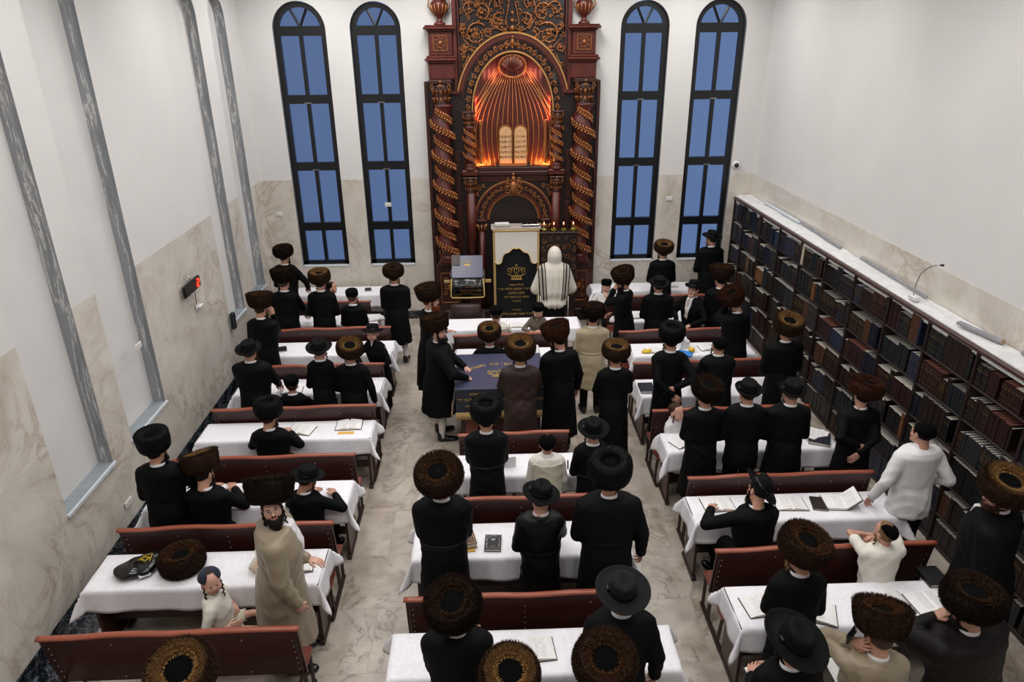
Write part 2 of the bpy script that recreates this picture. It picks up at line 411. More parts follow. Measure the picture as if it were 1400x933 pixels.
def s_col(X, Y, Z, zs, rx, ry, cx, cy):
    """body of stacked ellipses; zs rising"""
    zz = np.asarray(Z, float).ravel()
    f = lambda v: np.interp(zz, zs, v).reshape(np.shape(Z))
    a, b = f(rx), f(ry); u = (X - f(cx)) / a; v = (Y - f(cy)) / b
    d = (np.sqrt(u * u + v * v + 1e-9) - 1) * np.minimum(a, b)
    return np.maximum(np.maximum(d, zs[0] - Z), Z - zs[-1])

def vnormals(V, Q):
    a = V[Q[:, 2]] - V[Q[:, 0]]; b = V[Q[:, 3]] - V[Q[:, 1]]; fn = np.cross(a, b)
    N = np.zeros_like(V)
    for k in range(4): np.add.at(N, Q[:, k], fn)
    return N / np.maximum(np.linalg.norm(N, axis=1, keepdims=True), 1e-9)
# ------------------------------------------------------------------ camera
def make_camera():
    cam = bpy.data.cameras.new('camera'); o = bpy.data.objects.new('camera', cam); COL.objects.link(o)
    th, ps, ro = .4117, .0326, -.0088
    F = Vector((math.sin(ps) * math.cos(th), math.cos(ps) * math.cos(th), -math.sin(th)))
    R0 = Vector((math.cos(ps), -math.sin(ps), 0)); U0 = R0.cross(F)
    R = R0 * math.cos(ro) + U0 * math.sin(ro); U = -R0 * math.sin(ro) + U0 * math.cos(ro)
    o.matrix_world = Matrix(((R.x, U.x, -F.x, 0), (R.y, U.y, -F.y, 0), (R.z, U.z, -F.z, 5.385), (0, 0, 0, 1)))
    cam.sensor_width = 36; cam.lens = 36 * 974 / 1400; cam.clip_start = .05; cam.clip_end = 200
    SC.camera = o

XL, YB, ZC, YF = -4.24, 13.6, 6.5, -2.2
def xr(y): return 5.09 + .018 * (13.6 - y)       # the right wall opens out a little towards the camera
def xb(y): return 4.77 + .022 * (13.6 - y)       # front of the bookcases
MZ = 2.83

def arch_pts(a, b, zs, n=20):
    c, r = (a + b) / 2, (b - a) / 2
    return [(c - r * math.cos(PI * i / n), zs + r * 1.0 * math.sin(PI * i / n)) for i in range(n + 1)]

def pierced(mb, u0, u1, z0, z1, holes, depth, P, mi=0, rmi=1, reveal=True):
    """wall face from u0..u1 with arched holes (a, b, sill, spring); P(u, d, z) places a point d behind the face"""
    u = u0
    def quad(pts, m): mb.add([P(*p) for p in pts], [(0, 1, 2, 3)], m)
    for a, b, s, sp in holes:
        quad([(u, 0, z0), (a, 0, z0), (a, 0, z1), (u, 0, z1)], mi)
        if s > z0: quad([(a, 0, z0), (b, 0, z0), (b, 0, s), (a, 0, s)], mi)
        if sp is None:
            if reveal:
                quad([(a, 0, s), (a, 0, z1), (a, depth, z1), (a, depth, s)], rmi); quad([(b, 0, s), (b, depth, s), (b, depth, z1), (b, 0, z1)], rmi)
                quad([(a, 0, s), (a, depth, s), (b, depth, s), (b, 0, s)], rmi)
            u = b; continue
        A = arch_pts(a, b, sp)
        for (p, q), (r, t) in zip(A, A[1:]):
            quad([(p, 0, q), (r, 0, t), (r, 0, z1), (p, 0, z1)], mi)
            if reveal: quad([(p, 0, q), (p, depth, q), (r, depth, t), (r, 0, t)], rmi)
        if reveal:
            quad([(a, 0, s), (a, 0, sp), (a, depth, sp), (a, depth, s)], rmi); quad([(b, 0, s), (b, depth, s), (b, depth, sp), (b, 0, sp)], rmi)
            quad([(a, 0, s), (a, depth, s), (b, depth, s), (b, 0, s)], rmi)
        u = b
    quad([(u, 0, z0), (u1, 0, z0), (u1, 0, z1), (u, 0, z1)], mi)

WIN = [(-3.66, -2.75), (-2.33, -1.45), (2.41, 3.27), (3.74, 4.64)]
NICHE = [(.9, 1.85, 5.75), (2.3, 3.25, 5.75), (5.955, 6.90, 5.85), (7.365, 8.33, 5.85), (10.92, 11.70, 5.6), (12.22, 12.95, 5.6)]
def struct(o): o['kind'] = 'structure'; return o

def make_room():
    mb = MB(); mb.box((XL - .5, YF - .3, -.12), (5.9, YB + .5, 0)); struct(mb.build('floor', M['floor']))
    mb = MB(); mb.box((XL - .5, YF - .3, ZC), (5.9, YB + .5, ZC + .15)); struct(mb.build('ceiling', M['plaster']))
    # back wall with four arched windows
    mb = MB(); P = lambda u, d, z: (u, YB + d, z)
    pierced(mb, XL, xr(YB), 0, ZC, [(a, b, 1.15, 5.42) for a, b in WIN], .22, P)
    struct(mb.build('wall_back', [M['plaster'], M['patch']]))
    mb = MB(); P = lambda u, d, z: (u, YB - .005 + d, z)
    pierced(mb, XL, xr(YB), .17, MZ, [(a - .004, b + .004, 1.15, None) for a, b in WIN], .014, P, 0, 0)
    struct(mb.build('trim_1', M['marble']))
    # left wall with blanked window niches
    mb = MB(); P = lambda u, d, z: (XL - d, u, z)
    pierced(mb, YF, YB, 0, ZC, [(a, b, 1.0, s) for a, b, s in NICHE], .16, P)
    struct(mb.build('wall_left', [M['plaster'], M['patch']]))
    mb = MB(); P = lambda u, d, z: (XL + .005 - d, u, z)
    pierced(mb, YF, YB - .014, .17, MZ, [(a - .004, b + .004, 1.0, None) for a, b, s in NICHE], .014, P, 0, 0)
    struct(mb.build('trim_2', M['marble']))
    for i, (a, b, s) in enumerate(NICHE):
        mb = MB(); mb.box((XL - .18, a - .1, .95), (XL - .16, b + .1, 6.4)); struct(mb.build('window_%d' % (i + 5), M['drywall']))
        mb = MB(); mb.box((XL - .16, a, .985), (XL + .004, b, 1.004), 0); mb.box((XL + .004, a - .02, .975), (XL + .03, b + .02, 1.008), 1)
        struct(mb.build('trim_%d' % (i + 10), [M['sillgrey'], M['sillwhite']]))
    # right wall
    mb = MB(); mb.add([(xr(YF), YF, 0), (xr(YB), YB, 0), (xr(YB), YB, ZC), (xr(YF), YF, ZC)], [(0, 1, 2, 3)])
    mb.add([(xr(YF) + .2, YF, 0), (xr(YB) + .2, YB, 0), (xr(YB) + .2, YB, ZC), (xr(YF) + .2, YF, ZC)], [(3, 2, 1, 0)])
    struct(mb.build('wall_right', M['plaster']))
    mb = MB(); mb.add([(xr(y) - d, y, z) for y in (YF, YB - .014) for d, z in ((.005, 2.3), (.005, MZ), (0, MZ))], [(0, 3, 4, 1), (1, 4, 5, 2)])
    struct(mb.build('trim_3', M['marble']))
    mb = MB(); mb.box((XL, YF - .2, 0), (5.5, YF, ZC)); struct(mb.build('wall_front', M['plaster']))
    # skirtings
    mb = MB(); mb.box((XL, YF, 0), (XL + .02, YB, .17), bev=.004); struct(mb.build('baseboard_left', M['blackmarble']))
    mb = MB(); mb.box((XL + .02, YF, 0), (XL + .32, YB - .02, .003)); struct(mb.build('trim_20', M['blackmarble']))
    mb = MB(); mb.box((XL, YB - .02, 0), (xr(YB), YB, .17), bev=.004); struct(mb.build('baseboard_back', M['blackmarble']))
    # windows
    for i, (a, b) in enumerate(WIN):
        y = YB + .10; w = empty('window_%d' % (i + 1), ((a + b) / 2, y, 1.15)); struct(w)
        hw = (b - a) / 2 - .012; top = 5.42 - 1.15; r = hw
        mb = MB(); fr = .085
        # outer frame: jambs, arch and cross bars
        mb.box((-hw, -.03, 0), (-hw + fr, .05, top)); mb.box((hw - fr, -.03, 0), (hw, .05, top)); mb.box((-hw, -.03, 0), (hw, .05, fr))
        n = 18
        for k in range(n):
            t0, t1 = PI * k / n, PI * (k + 1) / n
            vs = []
            for t in (t0, t1):
                for rr in (r, r - fr):
                    for yy in (-.03, .05): vs.append((-rr * math.cos(t), yy, top + rr * math.sin(t)))
            mb.add(vs, [(0, 4, 6, 2), (1, 3, 7, 5), (0, 1, 5, 4), (2, 6, 7, 3)])
        for z, hh in ((top, .16), (4.285 - 1.15, .15), (3.09 - 1.15, .15), (1.94 - 1.15, .15)):
            mb.box((-hw + fr, -.035, z - hh / 2 - .02), (hw - fr, .05, z + hh / 2 - .02))
        mb.box((-.032, -.03, fr), (.032, .045, top))
        for t in (PI / 3 + .12, 2 * PI / 3 - .12):
            mb.tube([(0, .01, top + .04), ((r - .05) * math.cos(t), .01, top + (r - .05) * math.sin(t))], .024, 6, smooth=False)
        struct(mb.build('window_frame', M['black_frame'], w))
        mb = MB()
        for z in (4.285, 3.09): mb.box((-.06, -.055, z - 1.15 - .09), (.06, -.035, z - 1.15 - .07))
        struct(mb.build('window_handle', M['steel'], w))
        mb = MB(); mb.box((-hw + .03, .012, .03), (hw - .03, .02, top))
        A = [(-(r - .03) * math.cos(PI * k / 18), top + (r - .03) * math.sin(PI * k / 18)) for k in range(19)]
        mb.prism(A, .012, .02); struct(mb.build('pane', M['glass'], w))
        mb = MB(); mb.box((-hw - .0, -.118, -.012), (hw, -.02, .012), bev=.004); struct(mb.build('window_sill', M['sillwhite'], w))
    # downlights in the ceiling (above the frame) light the room
    k = 0
    for x in (-2.9, -.9, 1.3, 3.6):
        for y in (1.6, 4.4, 7.2, 10.0, 12.3):
            e = empty('ceiling_light', (x, y, ZC), 0, 'round recessed ceiling light, %s row from the ark, %s' % (['fifth', 'fourth', 'third', 'second', 'first'][[1.6, 4.4, 7.2, 10.0, 12.3].index(y)], {-2.9: 'by the left wall', -.9: 'left of the middle', 1.3: 'right of the middle', 3.6: 'by the bookcases'}[x]), 'ceiling light', 'recessed ceiling lights')
            mb = MB(); mb.lathe([(.10, -.012), (.135, -.012), (.14, -.003), (.14, 0)], 24); mb.build('trim_ring', M['whiteplastic'], e)
            L = bpy.data.lights.new('downlight', 'AREA'); L.shape = 'DISK'; L.size = .9; L.energy = LE * (1.25 if y > 12 else 1); L.color = (1, .985, .965)
            L.spread = math.radians(170)
            o = bpy.data.objects.new('downlight', L); COL.objects.link(o); o.location = (x, y, ZC - .03)
    # dusk outside
    w = bpy.data.worlds.new('dusk'); SC.world = w; w.use_nodes = True
    nt = w.node_tree; bg = nt.nodes['Background']
    tc = nt.nodes.new('ShaderNodeTexCoord'); sx = nt.nodes.new('ShaderNodeSeparateXYZ'); nt.links.new(tc.outputs['Generated'], sx.inputs[0])
    r = nt.nodes.new('ShaderNodeValToRGB'); e = r.color_ramp.elements
    e[0].position = 0; e[0].color = (.092, .142, .280, 1); e[1].position = 1; e[1].color = (.13, .21, .40, 1)
    mr = nt.nodes.new('ShaderNodeMapRange'); mr.inputs[1].default_value = -.5; mr.inputs[2].default_value = .5
    nt.links.new(sx.outputs[0], mr.inputs[0]); nt.links.new(mr.outputs[0], r.inputs[0]); nt.links.new(r.outputs[0], bg.inputs[0]); bg.inputs[1].default_value = 1.0

# ------------------------------------------------------------------ wall fittings
def make_fittings():
    d = empty('digital_clock', (XL + .02, 9.6, 2.13), 0, 'black wall display with a red lit digit on the left marble wall', 'display')
    mb = MB(); mb.x = Matrix.Rotation(.0, 4, 'Z'); mb.box((.03, -.28, -.085), (.075, .28, .085), bev=.012); mb.build('case', M['blackplastic'], d)
    mb = MB(); mb.tube([(-.02, -.05, .14), (.03, -.05, .13), (.05, -.05, .07)], .008); mb.tube([(-.02, .03, .15), (.02, .03, .14), (.045, .03, .07)], .008); mb.build('bracket', M['chrome'], d)
    mb = MB()
    for p, q in (((.15, .05), (.21, .05)), ((.21, .05), (.20, 0)), ((.20, 0), (.15, 0)), ((.15, 0), (.14, -.05)), ((.14, -.05), (.20, -.05))):
        mb.tube([(.079, p[0], p[1]), (.079, q[0], q[1])], .009, 6)
    mb.build('lit_digit', M['led'], d)
    mb = MB(); mb.tube([(.04, .10, -.08), (.03, .12, -.2), (.012, .14, -.33)], .005); mb.build('cable', M['blackplastic'], d)
    s = empty('wall_socket', (XL + .014, 9.78, 1.76), 0, 'white wall socket with a plug below the black wall display', 'socket')
    mb = MB(); mb.box((0, -.055, -.04), (.012, .055, .04), bev=.004); mb.build('plate', M['whiteplastic'], s)
    mb = MB(); mb.box((.012, -.02, -.02), (.05, .12, .015), bev=.008); mb.build('plug', M['whiteplastic'], s)
    s = empty('wall_speaker', (XL + .03, 10.9, 1.09), 0, 'slim black speaker hanging on the left wall beside a blanked niche', 'speaker')
    mb = MB(); mb.box((0, -.05, -.14), (.07, .05, .14), bev=.015); mb.build('case', M['blackplastic'], s)
    mb = MB()
    for k in range(3): mb.tube([(.03, -.02 + .02 * k, -.14), (.035, -.025 + .025 * k, -.19)], .005, 6)
    mb.build('cable_ends', M['whiteplastic'], s)
    for (y, z, n) in ((6.95, .42, 'white double wall socket low on the left wall by the black skirting'), (7.95, 1.95, 'white wall socket on the narrow marble strip between two niches')):
        s = empty('wall_socket', (XL + .014, y, z), 0, n, 'socket')
        mb = MB(); mb.box((0, -.08, -.04), (.012, .08, .04), bev=.004); mb.build('plate', M['whiteplastic'], s)
        mb = MB()
        for q in (-.04, .04): mb.box((.012, q - .025, -.025), (.016, q + .025, .025), bev=.002)
        mb.build('socket_insert', M['paper'], s)
    c = empty('security_camera', (4.73, YB, 3.0), 0, 'small white dome security camera on the back wall by the right corner', 'camera')
    mb = MB(); mb.x = Matrix.Rotation(PI / 2, 4, 'X'); mb.lathe([(.0, 0), (.075, 0), (.075, .03), (.06, .045), (.0, .05)], 20); mb.build('base', M['whiteplastic'], c)
    mb = MB(); mb.ball((0, -.055, 0), .045); mb.build('dome', M['blackplastic'], c)
    for (x, z, n) in ((-3.98, 2.2, 'white wall switch on the back wall left of the first tall window'), (-1.9, 2.35, 'white wall plate between the two left tall windows'), (3.5, 2.38, 'white wall plate between the two right tall windows')):
        s = empty('wall_switch', (x, YB - .014, z), 0, n, 'switch')
        mb = MB(); mb.box((-.06, -.012, -.04), (.06, 0, .04), bev=.004); mb.build('plate', M['whiteplastic'], s)
        mb = MB(); mb.box((-.03, -.018, -.02), (.03, -.012, .02), bev=.002); mb.build('rocker', M['paper'], s)
    # ledge over the bookcases
    mb = MB(); n = 60; ys = [13.58 - (13.58 - 2.0) * i / n for i in range(n + 1)]
    rings = []
    rg = random.Random(3)
    for y in ys:
        a, b = xb(y) + .03, xr(y) - .016
        rings.append([(a, y, 2.41 + .008 * rg.random()), (a + .1, y, 2.42 + .015 * rg.random()), (a + .2, y, 2.42 + .02 * rg.random()), (b, y, 2.43 + .02 * rg.random()), (b, y, 2.30), (a, y, 2.30)])
    mb.loft(rings, 0, False); struct(mb.build('trim_4', M['dust']))
    b = empty('gooseneck_lamp', (4.98, 7.72, 2.44), 0, 'thin white gooseneck standing on a small white box on the ledge above the books', 'lamp')
    mb = MB(); mb.box((-.035, -.09, 0), (.035, .05, .05), bev=.008); mb.build('base', M['whiteplastic'], b)
    mb = MB(); mb.tube([(0, 0, .05), (-.01, -.02, .2), (-.01, -.06, .33), (0, -.15, .43), (0, -.27, .50), (0, -.36, .53)], .007); mb.build('gooseneck', M['chrome'], b)
    mb = MB(); mb.tube([(0, -.35, .527), (0, -.40, .54)], [.010, .014]); mb.build('tip', M['blackplastic'], b)
    for (y, L, w, a, mt, z, lab) in ((12.0, 1.5, .05, .02, 'sillwhite', 2.45, 'long pale plaster batten lying on the ledge near the back corner'),
                            (10.6, 1.6, .035, -.02, 'debris', 2.45, 'long grey strip lying on the ledge against the right wall'),
                            (8.5, 1.6, .03, .0, 'debris', 2.45, 'grey strip along the wall beside the gooseneck on the ledge'),
                            (6.65, .55, .06, .22, 'debris', 2.45, 'grey offcut lying askew on the ledge above the near bookcases'),
                            (5.7, .9, .04, .0, 'debris', 2.45, 'grey strip nearest the camera on the ledge above the books')):
        mb = MB(); mb.box((-w / 2, -L / 2, 0), (w / 2, L / 2, .035), bev=.006)
        if mt == 'debris' and a > .1: mb.box((-w / 2 + .005, -L / 2 - .012, .005), (w / 2 - .005, -L / 2, .045), 1)
        o = mb.build('batten', [M[mt], M['debriswood']]); o.location = (xr(y) - .05 - (.08 if a > .1 else 0), y, z); o.rotation_euler = (0, 0, a); tag(o, lab, 'batten', 'debris left on the ledge')

# ------------------------------------------------------------------ bookcases and books
SHELF = [2.0, 1.6, 1.2, .8, .4, .06]
BAY = [13.56, 13.02, 12.19, 11.37, 10.54, 9.71, 8.88, 8.04, 7.22, 6.39, 5.57, 4.74, 3.9]
ORD = ['first', 'second', 'third', 'fourth', 'fifth', 'sixth', 'seventh', 'eighth', 'ninth', 'tenth', 'eleventh', 'twelfth', 'thirteenth',
       'fourteenth', 'fifteenth', 'sixteenth', 'seventeenth', 'eighteenth', 'nineteenth', 'twentieth', 'twenty-first', 'twenty-second', 'twenty-third', 'twenty-fourth', 'twenty-fifth', 'twenty-sixth', 'twenty-seventh', 'twenty-eighth', 'twenty-ninth', 'thirtieth']
SHN = ['top shelf', 'second shelf down', 'third shelf down', 'fourth shelf down', 'fifth shelf down', 'bottom shelf']
NB2 = ['bookcase at the far wall'] + [o + ' bookcase from the far wall' for o in ('second', 'third', 'fourth', 'fifth', 'sixth', 'seventh', 'eighth', 'ninth', 'tenth', 'eleventh', 'twelfth')]
BOOKC = [('black', '#0d0d0f'), ('dark brown', '#1d110d'), ('dark green', '#10161a'), ('navy', '#0f1422'), ('maroon', '#240d0c'), ('brown', '#452a1b'), ('grey', '#222326'), ('blue', '#172237'), ('cream', '#b8ad98'), ('red', '#561a13'), ('tan', '#6b4529')]

def book_materials():
    for i, (n, c) in enumerate(BOOKC): M['bk%d' % i] = simple('book_cover_' + n.replace(' ', '_'), c, .42, 0, .25, 30, .1)
    M['giltline'] = simple('gilt_lettering', '#5a4527', .45, .4); M['redge'] = simple('sprayed_page_edge', '#a56a5c', .8, 0, .15, 120)

def book_mesh(ci, w, h, d, gold):
    mb = MB(); t = .003
    # spine faces -x, cover boards at both y sides
    mb.box((0, 0, 0), (d, t, h), 0); mb.box((0, w - t, 0), (d, w, h), 0)
    n = 5   # rounded spine
    pts = [(-.006 * math.sin(PI * k / n), w * k / n) for k in range(n + 1)]
    vs = [(x, y, z) for z in (0, h) for x, y in pts] + [(.004, y, z) for z in (0, h) for x, y in pts]
    m = n + 1; fs = []
    for k in range(n): fs += [(k + 1, k, k + m, k + 1 + m), (k, k + 1, k + 1 + 2 * m, k + 2 * m), (k + 1 + m, k + m, k + m + 2 * m, k + 1 + 3 * m)]
    mb.add(vs, fs, 0)
    mb.box((.003, t, .004), (d - .006, w - t, h - .006), 1)
    if gold:
        for z in (h * .2, h * .42, h * .72, h * .86):
            mb.box((-.0075, w * .12, z - .004), (-.001, w * .88, z + (.012 if z == h * .72 else .002)), 2)
        if gold == 2: mb.box((-.0076, w * .2, h * .5), (-.001, w * .8, h * .64), 2)
    return mb.mesh('book', [M['bk%d' % ci], M['paper'] if ci not in (4, 9) else M['redge'], M['giltline']])

def make_bookcases():
    nb = ['at the far wall', 'second from the far wall', 'third from the far wall', 'fourth from the far wall', 'fifth from the far wall', 'sixth from the far wall', 'seventh from the far wall', 'eighth from the far wall', 'ninth from the far wall', 'third from the near end', 'second from the near end', 'nearest the camera', '']
    cands = []
    rg = random.Random(11)
    for b in range(12):
        y1, y0 = BAY[b], BAY[b + 1]; x0 = xb((y0 + y1) / 2)
        dep = .29
        e = empty('bookcase', (x0, (y0 + y1) / 2, 0), math.atan(.022), 'tall dark wooden bookcase along the right wall, %s' % nb[b], 'bookcase', 'bookcase bays along the right wall')
        hw = (y1 - y0) / 2
        for s in (-1, 1):
            mb = MB(); mb.box((0, s * hw - (.018 if s > 0 else 0), 0), (dep, s * hw + (0 if s > 0 else .018), 2.36), bev=.003); mb.build('side_panel', M['casew'], e)
        for z in SHELF:
            mb = MB(); mb.box((.004, -hw + .018, z - .022), (dep, hw - .018, z), bev=.003); mb.build('shelf', M['casew'], e)
        mb = MB(); mb.box((dep - .012, -hw, .04), (dep, hw, 2.36)); mb.build('back_panel', M['casew'], e)
        mb = MB(); mb.box((-.02, -hw, 2.36), (dep, hw, 2.402), bev=.006); mb.build('top_board', M['casetrim'], e)
        mb = MB(); mb.box((.02, -hw + .018, 0), (.035, hw - .018, .05)); mb.build('plinth', M['casew'], e)
        # books, laid out in runs of one colour as sets of volumes
        X = Matrix.Translation((x0, (y0 + y1) / 2, 0)) @ Matrix.Rotation(math.atan(.022), 4, 'Z')
        for si, z in enumerate(SHELF):
            y = hw - .022; cnt = 0
            end = -hw + .022 + (rg.random() * .12 if rg.random() < .5 else 0)
            while y > end + .03:
                far = b <= 1
                ci = rg.choices(range(11), [9, 7, 6, 3, 3.5, 1.2 if si < 2 else .6, 2, 2, .25, .5 if far else .1, .5])[0]
                w = rg.choice([.028, .034, .04, .046, .055]); h = rg.uniform(.24, .335); gold = rg.choice([0, 0, 1, 2])
                for _ in range(rg.randint(2, 9) if ci not in (8, 9) else rg.randint(1, 2)):
                    if y - w < end: break
                    y -= w + .0015; cnt += 1
                    cands.append((b, si, cnt, ci, w, round(h, 2), gold, X @ Vector((.015 + rg.random() * .01, y, z))))
                if rg.random() < .12: y -= .05
    # nearest, least hidden ones become objects; the remainder one mesh
    camp = Vector((0, 0, 5.385))
    def score(c):
        p = c[7]; d = (p - camp).length
        vis = 1.0
        if c[1] == 2: vis = .8 if p.y > 8 or p.y < 6.5 else .45
        if c[1] == 3: vis = .3
        if c[1] >= 4: vis = .08
        if p.y < 5.95 - (2.4 - p.z) * .35: vis = .02
        if p.y < 5.7 and c[1] > 1: vis = .02
        return vis * c[4] * c[5] / d ** 2
    cands.sort(key=score, reverse=True)
    protos = {}; rest = MB(); rmats = []
    for k, (b, si, cnt, ci, w, h, g, p) in enumerate(cands):
        if k < 296:
            key = (ci, w, h, g)
            if key not in protos: protos[key] = book_mesh(ci, w, h, .2, g)
            o = link('book', protos[key]); o.location = p; o.rotation_euler = (0, 0, math.atan(.022))
            tag(o, '%s book, %s from left, %s, %s' % (BOOKC[ci][0], ORD[cnt - 1], SHN[si], NB2[b]), 'book', 'books in the bookcases')
        else:
            rest.x = Matrix.Translation(p) @ Matrix.Rotation(math.atan(.022), 4, 'Z')
            rest.box((0, 0, 0), (.2, w, h), ci); rest.box((.004, .003, h), (.19, w - .003, h + .001), 11)
            if g: rest.box((-.002, w * .12, h * .72), (0, w * .88, h * .8), 12); rest.box((-.002, w * .12, h * .2), (0, w * .88, h * .22), 12)
    o = rest.build('book_rows', [M['bk%d' % i] for i in range(11)] + [M['paper'], M['giltline']])
    tag(o, 'rows of further dark old books filling the remaining shelves of the bookcases', 'books', None, 'stuff')
# ------------------------------------------------------------------ benches
def wave(t):
    """wavy top of a bench back: low at its left end, a dip in the middle, high to the right"""
    def s(a, b, x): x = min(1, max(0, (x - a) / (b - a))); return x * x * (3 - 2 * x)
    return .022 * s(.12, .3, t) - .012 * s(.36, .5, t) + .018 * s(.52, .72, t) - .006 * s(.85, 1, t)

def bench(x0, x1, y, label, near=True):
    c, hw = (x0 + x1) / 2, (x1 - x0) / 2
    e = empty('bench', (c, y, 0), 0, label, 'bench', 'wooden benches')
    n = 40
    def back_y(z): return .035 - .085 * (z - .38) / .55       # leans towards the rear
    mb = MB(); rings = []
    for i in range(n + 1):
        t = i / n; x = -hw + .015 + (2 * hw - .03) * t; top = .925 + wave(t)
        rings.append([(x, back_y(.38), .38), (x, back_y(.65) - .006, .65), (x, back_y(top), top), (x, back_y(top) + .022, top), (x, back_y(.65) + .018, .65), (x, back_y(.38) + .022, .38)])
    mb.loft(rings, 0, False); mb.build('back_panel', M['wood'], e)
    mb = MB(); rings = []
    for i in range(n + 1):
        t = i / n; x = -hw + 2 * hw * t; z = .925 + wave(t); yy = back_y(z) + .011
        rings.append([(x, yy + .030 * math.cos(a), z + .016 + .019 * math.sin(a)) for a in [PI / 8 + PI / 4 * k for k in range(8)]])
    mb.loft(rings, 0, True); mb.build('top_rail', M['rail'], e)
    mb = MB(); mb.box((-hw + .02, .06, .42), (hw - .02, .27, .45), bev=.008); mb.build('seat', M['seatw'], e)
    if near:
        mb = MB(); mb.box((-hw + .02, -.36, .40), (hw - .02, -.10, .425), bev=.008); mb.build('rear_ledge', M['seatw'], e)
    for x in (-hw + .05, 0, hw - .05):
        mb = MB()
        mb.tube([(x, back_y(.9) + .01 if x else .04, .86 if x else .40), (x, .04, .40), (x, .07, .03)], .020, 4, smooth=False)
        mb.tube([(x, .24, .42), (x, .24, .03)], .018, 4, smooth=False)
        if near: mb.tube([(x, -.30, .40), (x, -.24, .03)], .018, 4, smooth=False)
        mb.tube([(x, .265, .41), (x, -.10 if not near else -.34, .39)], .017, 4, smooth=False)
        mb.tube([(x, .28, .022), (x, -.12 if not near else -.36, .022)], .022, 4, smooth=False)
        mb.build('leg_frame', M['darkw'], e)
    mb = MB()
    for x in (-hw + .07, 0.0, hw - .07):
        for k in range(6):
            z = .46 + .075 * k; mb.ball((x, back_y(z) - .009, z), .0055, 0, 6, 4)
    for x in (-hw * .5, hw * .5):
        for z in (.44, .86): mb.ball((x + .05, back_y(z) - .009, z), .006, 0, 6, 4)
    mb.build('bolt_heads', M['bolt'], e)
    return e

def table(x0, x1, y0, y1, label, clabel, seed=0, over=.24, z=.765):
    c = (x0 + x1) / 2; hw = (x1 - x0) / 2; cy = (y0 + y1) / 2; hd = (y1 - y0) / 2
    e = empty('table', (c, cy, 0), 0, label, 'table', 'long tables under white cloths')
    mb = MB(); mb.box((-hw, -hd, z - .035), (hw, hd, z - .004), bev=.006); mb.build('table_top', M['wood'], e)
    for s in (-1, 1):
        mb = MB(); x = s * (hw - .05)
        mb.box((x - .015, -hd + .05, .05), (x + .015, hd - .06, z - .035), bev=.004); mb.build('end_panel', M['wood'], e)
        mb = MB(); mb.box((x - .025, -hd + .01, 0), (x + .025, hd - .02, .05), bev=.006); mb.build('foot', M['darkw'], e)
    mb = MB(); mb.box((-hw + .06, -.012, .2), (hw - .06, .012, .3), bev=.004); mb.build('stretcher', M['darkw'], e)
    # the cloth
    rg = random.Random(seed); ph = [rg.uniform(0, 6) for _ in range(6)]
    nx = int((2 * hw + 2 * over) / .035); ny = int((2 * hd + 2 * over) / .03)
    V = []; ov = over * rg.uniform(.92, 1.06)
    def flare(s, r): return .10 * r + r / over * (.012 * math.sin(9 * s + ph[0]) + .008 * math.sin(17 * s + ph[1]))
    for j in range(ny + 1):
        for i in range(nx + 1):
            u = -hw - ov + (2 * hw + 2 * ov) * i / nx; v = -hd - ov + (2 * hd + 2 * ov) * j / ny
            sx = 1 if u > 0 else -1; sy = 1 if v > 0 else -1
            du, dv = max(0, abs(u) - hw), max(0, abs(v) - hd)
            ox = min(abs(u), hw) * sx; oy = min(abs(v), hd) * sy
            if sy > 0 and dv > 0: dv *= .55                       # the far side is tucked behind the next bench
            r = math.hypot(du, dv)
            if r == 0: V.append((u, v, z + .0015 * math.sin(7 * u + ph[2]) * math.sin(5 * v + ph[3]))); continue
            a = math.atan2(dv, du); cor = math.sin(2 * a) ** 2
            out = flare(u if du < dv else v * 1.3, r) + (.42 * r * cor if r > 0 else 0)
            out = max(out, .03 * r); zz = z - math.sqrt(max(r * r - out * out, 0))
            V.append((ox + sx * math.cos(a) * (out + .004), oy + sy * math.sin(a) * (out + .004), zz))
    w = nx + 1
    Q = [(j * w + i, j * w + i + 1, (j + 1) * w + i + 1, (j + 1) * w + i) for j in range(ny) for i in range(nx)]
    o = link('tablecloth', mesh_np('tablecloth', V, Q, [M['cloth']])); o.location = (c, cy, 0)
    so = o.modifiers.new('thickness', 'SOLIDIFY'); so.thickness = .003; so.offset = 1
    tag(o, clabel, 'tablecloth', 'white tablecloths')

